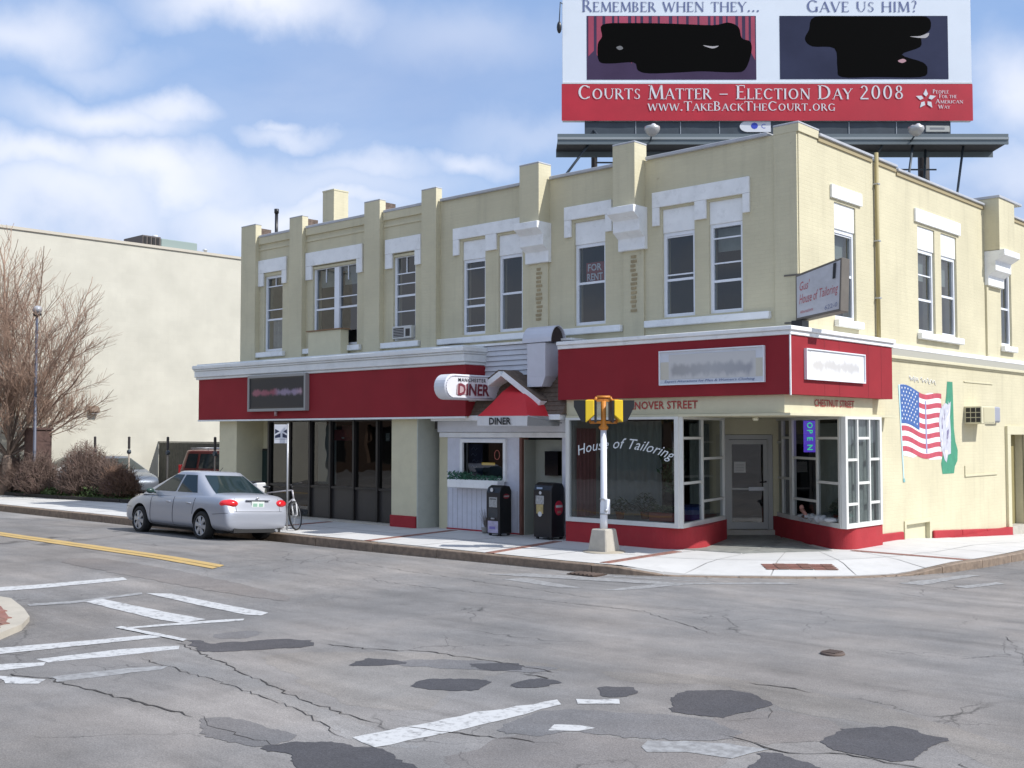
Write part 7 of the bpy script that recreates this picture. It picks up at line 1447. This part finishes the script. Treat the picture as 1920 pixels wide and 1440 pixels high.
# apron, frame, catwalk
mb = MB(); mb.fbox(BF, U(1097), U(1792), -.15, -.08, Zb(272), Zb(227)); mb.build('apron', SLATE, bbd)
for px in (1193, 1278, 1352, 1430, 1598, 1688): mb = MB(); mb.fbox(BF, U(px), U(px) + .03, -.079, -.06, Zb(262), Zb(222)); mb.build('apron_rib', mat('pale clip', (.3, .33, .36), .5), bbd)
for z_, nm in ((Zb(80), 'truss'), (Zb(200), 'truss')): mb = MB(); mb.fbox(BF, .3, 14.3, -.5, -.29, z_ - .1, z_ + .1); mb.build(nm, SLATE, bbd)
ZC = 12.33  # walkway level
mb = MB(); mb.fbox(BF, U(1055) - .25, U(1832) + .6, .25, 1.45, ZC, ZC + .05); mb.build('catwalk_deck', mat('walkway underside', (.022, .025, .03), .7), bbd)
for a, b, z0, z1 in ((1.45, 1.50, ZC - .06, ZC + .30), (.22, .25, ZC - .2, ZC + .08)): mb = MB(); mb.fbox(BF, U(1055) - .25, U(1832) + .6, a, b, z0, z1); mb.build('edge_beam', mat('walkway beam', (.12, .15, .165), .55), bbd)
mb = MB(); mb.fbox(BF, U(1055) - .25, U(1832) + .6, 1.50, 1.53, ZC + .10, ZC + .18); mb.build('rail', mat('pale walkway rail', (.28, .31, .32), .5), bbd)
for px, z0 in ((1745, 7.6), (1116, 7.6)):
    r = .20 if px > 1500 else .11; u = U(px) * 1.0; mb = MB(); c = BF(u, -.35, 0); mb.tube((c[0], c[1], -.5 if px > 1500 else 7.5), (c[0], c[1], 17.4), r, n=12); mb.build('column', mat('dark brown steel', (.025, .018, .016), .7), bbd)
for u0, d0, z0, u1, d1, z1 in ((U(1100) + 0, 1.3, ZC, U(1010), .6, 10.2), (U(1695), 1.2, ZC, U(1668), 2.0, 10.6), (U(1732), .5, ZC, U(1722), .6, 9.5), (U(1792), 1.0, ZC, U(1772), .8, 9.2), (U(1112), -.3, 13.3, U(1130), 1.3, ZC), (U(1640), 1.2, ZC + .02, U(1630), .6, 11.8)):
    mb = MB(); mb.tube(BF(u0, d0, z0), BF(u1, d1, z1), .045, n=6); mb.build('brace', SLATE, bbd)
mb = MB(); mb.tube(BF(U(1620), .2, 11.7), BF(U(1758), .2, 11.7), .03, n=6); mb.tube(BF(U(1116), .2, 11.95), BF(U(1180), .2, 11.95), .03, n=6); mb.build('tie_rod', SLATE, bbd)
# floodlights on the walkway
for px in (1211, 1686):
    fl = thing('floodlight', BF(U(px), 1.9, ZC), 'grey domed floodlight on the billboard walkway, %s one' % ('left' if px < 1500 else 'right'), 'floodlight', 'billboard floodlights')
    c = Vector(BF(U(px), 2.0, ZC + .28)); mb = MB(); ax = Vector((0, 0, 1)); mb.lathe(c, (0, 0, -1), [(-.14, .22), (-.12, .26), (-.04, .27), (.05, .23), (.14, .15), (.19, .07)], 20); mb.build('lamp_head', mat('pale lamp aluminium', (.45, .45, .44), .35, .4), fl)
    mb = MB(); mb.ball(c + Vector((.09, -.05, .14)), .1, .1, .07, 12, 7); mb.ball(c + Vector((-.1, -.02, .14)), .09, .09, .06, 12, 7); mb.build('lens', mat('bright lamp lens', (.7, .7, .72), .15), fl); mb = MB(); mb.tube(BF(U(px), 1.5, ZC + .05), tuple(c + Vector((0, 0, -.1))), .03); mb.build('arm', SLATE, fl)
pq = thing('billboard_badge', BF(U(1765), -.05, 13), 'small pale plate fixed under the right end of the billboard', 'sign'); mb = MB(); mb.fbox(BF, U(1744), U(1790), -.078, -.05, Zb(248), Zb(235)); mb.build('plate', mat('pale badge', (.45, .46, .42), .5), pq, bevel=.02); mb = MB(); mb.fbox(BF, U(1752), U(1780), -.049, -.047, Zb(243), Zb(239)); mb.build('print', mat('grey badge print', (.2, .21, .22), .5), pq)
ov = thing('billboard_badge', BF(U(1415), -.05, 13), 'white rounded badge with blue letters under the middle of the billboard', 'sign')
mb = MB(); P = [(U(1391) + .3 - .3 * math.cos(R(a)), Zb(237) + .2 * math.sin(R(a))) for a in range(-90, 91, 15)] + [(U(1450), Zb(237) + .2), (U(1450), Zb(237) - .2)]; mb.prism([BF(u, -.076, z) for u, z in P], tuple(Vector(BF(0, .03, 0)) - Vector(BF(0, 0, 0)))); mb.build('plate', mat('white enamel badge', (.7, .72, .75), .4), ov)
mb = MB(); mb.prism([BF(U(1419) + .13 * math.cos(R(a)), -.045, Zb(236) + .12 * math.sin(R(a))) for a in range(0, 360, 45)], tuple(Vector(BF(0, .002, 0)) - Vector(BF(0, 0, 0)))); mb.build('emblem', mat('royal blue enamel', (.04, .07, .5), .4), ov); lettering('C', BF, U(1432), U(1440), Zb(241), Zb(232), -.044, mat('royal blue enamel', (0, 0, 0)), ov)
jb = thing('billboard_side_lamp', BF(U(1049), .2, 16.5), 'small dark lamp on a stalk beside the left edge of the billboard', 'lamp'); mb = MB(); mb.ball(BF(U(1048), .3, Zb(53)), .09, .09, .22, 10, 8); mb.build('lamp_head', BLACK, jb); mb = MB(); mb.path([BF(U(1048), .3, Zb(42)), BF(U(1050), .3, Zb(5)), BF(U(1056), -.1, Zb(0))], .02, 5); mb.build('stalk', SLATE, jb)

# ============================================================ BACK BUILDING
WH = thing('warehouse', (-33, 5, 0), 'large blank pale cream block building filling the left background', 'building')
mb = MB(); mb.box(-60, -33, -16, 30, -.3, 10.25); mb.build('wall', WHCREAM, WH); mb = MB(); mb.box(-60, -32.94, -16, 30, 10.25, 10.36); mb.build('coping', mat('tan metal coping', (.50, .46, .38), .6), WH)
wlt = thing('wall_light', (-32.9, 2.86, 3.3), 'small brown wall light on the blank pale wall behind the tree', 'lamp'); mb = MB(); mb.hexa([(-33, 2.65, 3.2), (-32.75, 2.65, 3.25), (-32.75, 3.05, 3.25), (-33, 3.05, 3.2), (-33, 2.65, 3.5), (-32.85, 2.65, 3.45), (-32.85, 3.05, 3.45), (-33, 3.05, 3.5)]); mb.build('housing', mat('brown lamp housing', (.16, .11, .07), .6), wlt, bevel=.02); mb = MB(); mb.box(-32.97, -32.78, 2.7, 3.0, 3.17, 3.2); mb.build('lens', STEEL, wlt)
hv = thing('rooftop_unit', (-34.2, 6.6, 10.3), 'grey green rooftop air handling unit on the blank cream building', 'hvac unit')
mb = MB(); mb.box(-35.2, -33.6, 5.25, 6.1, 10.36, 10.86); mb.build('fan_section', mat('brown louvred metal', (.10, .085, .08), .7), hv); mb = MB(); mb.box(-35.2, -33.6, 6.12, 7.9, 10.36, 10.82); mb.build('casing', mat('grey green metal', (.24, .30, .28), .5), hv, bevel=.03)
for k in range(4): mb = MB(); mb.box(-33.598, -33.57, 5.3 + k * .2, 5.42 + k * .2, 10.42, 10.8); mb.build('louvre', DARK, hv)
mb = MB(); mb.lathe((-33.9, 6.0, 10.86), (0, 0, 1), [(0, .12), (.1, .12)], 12); mb.build('fan_cap', mat('white vinyl', (0, 0, 0)), hv)
rv = thing('roof_vent', (-33.6, 8.3, 10.3), 'tiny white roof vent beside the rooftop unit', 'vent'); mb = MB(); mb.lathe((-33.6, 8.3, 10.3), (0, 0, 1), [(0, .07), (.25, .07), (.26, .13), (.32, .02)], 12); mb.build('cowl', WV, rv); mb = MB(); mb.box(-33.7, -33.5, 8.55, 8.9, 10.36, 10.46); mb.build('flashing', SLATE, rv)

# ============================================================ FENCE, METERS, LAMP POST, PILLAR
fe = thing('board_fence', (-29, 5.78, 0), 'tall dark grey board fence running out from the pale wall behind the red car', 'fence')
FM = [mat('dark fence board', (.075, .075, .062), .8, var=.25, vscale=5), mat('dark fence board lighter', (.08, .078, .066), .8, var=.25, vscale=5)]
for k in range(88):
    x = -32.95 + k * .155; h = 2.0; mb = MB(); mb.box(x, x + .148, 5.78, 5.81, .05, h); mb.build('fence_board', FM[k % 2], fe)
for z in (.5, 1.7): mb = MB(); mb.box(-32.95, -19.3, 5.815, 5.87, z, z + .1); mb.build('fence_rail', FM[0], fe)
mb = MB(); mb.box(-33, -19.3, 5.76, 5.83, 2.01, 2.05); mb.build('fence_cap', FM[1], fe)
def meter(x, y, label):
    t = thing('parking_meter', (x, y, .1), label, 'parking meter', 'parking meters at the edge of the parking lot'); mb = MB(); mb.tube((x, y, 0), (x, y, 1.72), .028); mb.build('post', mat('tan meter post', (.30, .25, .2), .7), t)
    mb = MB(); mb.box(x - .045, x + .045, y - .035, y + .035, 1.86, 2.28); mb.build('sign_head', mat('dark meter metal', (.035, .03, .03), .6), t, bevel=.02); mb = MB(); mb.lathe((x, y - .05, 1.76), (0, 1, 0), [(0, .06), (.02, .075), (.09, .075), (.1, .05)], 14); mb.build('coin_head', SLATE, t); mb = MB(); mb.tube((x, y, 1.7), (x, y, 1.9), .02); mb.build('neck', SLATE, t); return t
for x, l in ((-27.8, 'first parking meter from the left, just right of the largest shrub'), (-25.4, 'second parking meter from the left, alone before the blank wall'), (-22.9, 'third parking meter, before the left end of the dark fence'), (-20.13, 'last parking meter, against the dark red car next to the shop pier')): meter(x, .3, l)
lp = thing('street_lamp', (-24.7, -2.05 + .0, .1), 'slender grey street lamp with round head in front of the bare tree', 'street lamp')
LX, LY = -29.4, -1.15; lp.location = (LX, LY, .1)
mb = MB(); mb.lathe((LX, LY, .1), (0, 0, 1), [(0, .12), (.5, .09), (.55, .06), (6.55, .045)], 12); mb.build('pole', mat('blue grey pole paint', (.075, .085, .12), .5), lp)
mb = MB(); mb.ball((LX + .03, LY, 6.82), .17, .17, .14, 16, 10); mb.build('globe', mat('lamp globe', (.35, .36, .38), .15), lp); mb = MB(); mb.lathe((LX, LY, 6.56), (0, 0, 1), [(0, .06), (.05, .14), (.12, .15), (.15, .1)], 14); mb.build('collar', BLACK, lp)
bp = thing('brick_pillar', (-30.45, -.55, .1), 'dark brown square brick pillar standing among the reddish shrubs', 'pillar')
mb = MB(); mb.box(-30.8, -30.1, -.9, -.2, .05, 2.52); mb.build('shaft', mat('dark brown brick', (.10, .06, .05), .9, var=.25, vscale=8, bump=.4), bp); mb = MB(); mb.box(-30.85, -30.05, -.95, -.15, 2.52, 2.60); mb.build('cap', mat('dark brown brick', (0, 0, 0)), bp)

# ============================================================ TREE AND SHRUBS
def twigtree(trunk0, dirs, L0, r0, depth, seed, mb_t, mb_c, up=.25, spread=.55, zmax=10):
    rnd = random.Random(seed)
    def grow(p, d, L, r, lev):
        n = 3; q = p
        for k in range(n):
            d = (d + Vector((rnd.gauss(0, .10), rnd.gauss(0, .10), rnd.gauss(0, .06) + up * .10))).normalized(); q2 = q + d * (L / n); rr = r * (1 - .22 * (k + 1) / n)
            (mb_t if lev <= 1 else mb_c).tube(q, q2, r * (1 - .22 * k / n), rr, 6 if lev <= 1 else (4 if lev < 4 else 3), False)
            if lev < depth and (k > 0 or lev == 0) and lev > 0:
                for _ in range(2):
                    a = d.orthogonal().normalized(); a.rotate(Matrix.Rotation(rnd.uniform(0, 6.283), 3, d)); nd = (d * (1 - spread * .5) + a * spread * rnd.uniform(.6, 1.2) + Vector((0, 0, up * .6))).normalized(); grow(q2, nd, L * rnd.uniform(.55, .72), max(rr * .52, .0055), lev + 1)
            q = q2
        if lev < depth: grow(q, (d + Vector((rnd.gauss(0, .2), rnd.gauss(0, .2), rnd.gauss(0, .1)))).normalized(), L * .74, max(r * .72, .0055), lev + 1)
    for dd, ll, rr in dirs: grow(Vector(trunk0), Vector(dd).normalized(), ll, rr * .62, 1)
tree = thing('bare_tree', (-31.3, -1.35, .1), 'leafless spreading tree with fine pinkish brown twigs at the left edge', 'tree')
mbt, mbc = MB(), MB(); B0 = Vector((-31.3, -1.35, .1)); mbt.tube(B0, B0 + Vector((.1, .05, 1.5)), .21, .17, 12); F0 = B0 + Vector((.1, .05, 1.45))
dirs = []
rnd = random.Random(21)
for k in range(9):
    a = 2 * math.pi * k / 9 + rnd.uniform(-.2, .2); el = rnd.uniform(.55, 1.15); dirs.append(((math.cos(a), math.sin(a), math.tan(el) * .9), rnd.uniform(1.25, 1.6), rnd.uniform(.07, .11)))
dirs += [((.03, .03, 1), 3.1, .13), ((.2, .1, 1), 2.7, .10), ((-.2, .1, 1), 2.7, .10), ((.3, .25, 1), 2.5, .09), ((.75, .65, .50), 1.55, .08), ((.65, .6, .8), 1.75, .08), ((.74, .67, 1.3), 2.0, .08), ((.4, .4, 1.3), 2.2, .09)]
twigtree(F0, dirs, 0, 0, 5, 5, mbt, mbc, .45, .66)
mbt.build('trunk', BARK, tree); mbc.build('crown', TWIG, tree)
def shrub(x, y, r, h, seed, label, m=TWIG2, n=520):
    t = thing('bare_shrub', (x, y, .2), label, 'shrub', None); rnd = random.Random(seed); mb = MB()
    for k in range(n):
        a = rnd.uniform(0, 6.283); rr = r * math.sqrt(rnd.random()); top = Vector((x + math.cos(a) * rr, y + math.sin(a) * rr * .8, .2 + h * math.sqrt(max(.05, 1 - (rr / r) ** 2)) * rnd.uniform(.7, 1.05))); b = Vector((x + math.cos(a) * rr * .35, y + math.sin(a) * rr * .3, .2))
        mid = b.lerp(top, .5) + Vector((rnd.gauss(0, .07), rnd.gauss(0, .07), .05)); mb.tube(b, mid, .012, .009, 3, False); mb.tube(mid, top, .009, .004, 3, False)
        for j in range(4):
            p = mid.lerp(top, rnd.uniform(0, .95)); mb.tube(p, p + Vector((rnd.gauss(0, .14), rnd.gauss(0, .14), rnd.uniform(.02, .25))), .006, .003, 3, False)
    mb.build('twigs', m, t)
    mb = MB(); rnd = random.Random(seed + 1)
    for k in range(int(n * .8)):
        a = rnd.uniform(0, 6.283); rr = r * math.sqrt(rnd.random()) * .95; c = Vector((x + math.cos(a) * rr, y + math.sin(a) * rr * .8, .2 + h * rnd.random() * math.sqrt(max(.05, 1 - (rr / r) ** 2)))); d = Vector((rnd.gauss(0, 1), rnd.gauss(0, 1), rnd.gauss(0, 1))).normalized(); b = d.orthogonal().normalized(); s_ = rnd.uniform(.02, .045); mb.face([c - d * s_, c + b * s_ * .5, c + d * s_, c - b * s_ * .5])
    mb.build('buds', mat('dull red buds', (.11, .06, .05), .8, var=.3), t); return t
shrub(-27.2, -.35, 1.25, 1.95, 1, 'largest reddish leafless shrub, centre of the planting bed', n=900); shrub(-29.4, -1.0, 1.0, 1.6, 2, 'leafless reddish shrub round the foot of the street lamp', n=700); shrub(-31.4, -1.0, .9, 1.6, 5, 'leafless reddish shrub at the left edge under the tree', n=600)
shrub(-24.9, -.25, .85, 1.15, 3, 'low brown leafless shrub at the right end of the planting bed', mat('brown shrub twigs', (.20, .12, .08), .9, var=.3), 560); shrub(-26.0, -.1, .75, 1.45, 4, 'purplish shrub between the largest and the low brown one', n=480)
gp = thing('ground_shrub', (-26.5, -.5, .2), 'low green evergreen tuft at the foot of the large shrub', 'shrub'); leafcloud('foliage', gp, [(-29.0, -28.0, -1.2, -.5, .2, .5), (-27.2, -25.6, -.9, -.2, .2, .6), (-25.6, -24.4, -.7, -.2, .2, .45)], 1500, .05, mat('evergreen leaf', (.07, .11, .03), .7, var=.4, vscale=4), 6)

# unseen low shops opposite, added to give the glass and car dark reflections
op = thing('opposite_shops', (-30, -27, 0), 'low brown brick shops across the street, out of view, added for dark reflections in the glass', 'building')
OBR = brickmat('brown brick', (.16, .10, .07), (.2, .17, .14), strength=.3)
mb = MB(); wall(mb, frame((-6, -26), (-1, 0)), 0, 60, 0, 6.0, .4, [(2 + 6 * k, 6 + 6 * k, .6, 2.8) for k in range(9)]); mb.build('wall', OBR, op)
mb = MB(); mb.box(-66, -6, -38, -26.4, -.1, 5.9); mb.build('body', OBR, op); mb = MB(); mb.box(-66.1, -5.9, -26.45, -25.85, 6.0, 6.2); mb.build('coping', COPE, op)
for k in range(9): mb = MB(); mb.box(-12 - 6 * k, -8 - 6 * k, -26.38, -26.3, .6, 2.8); mb.build('shop_window', DARK, op)
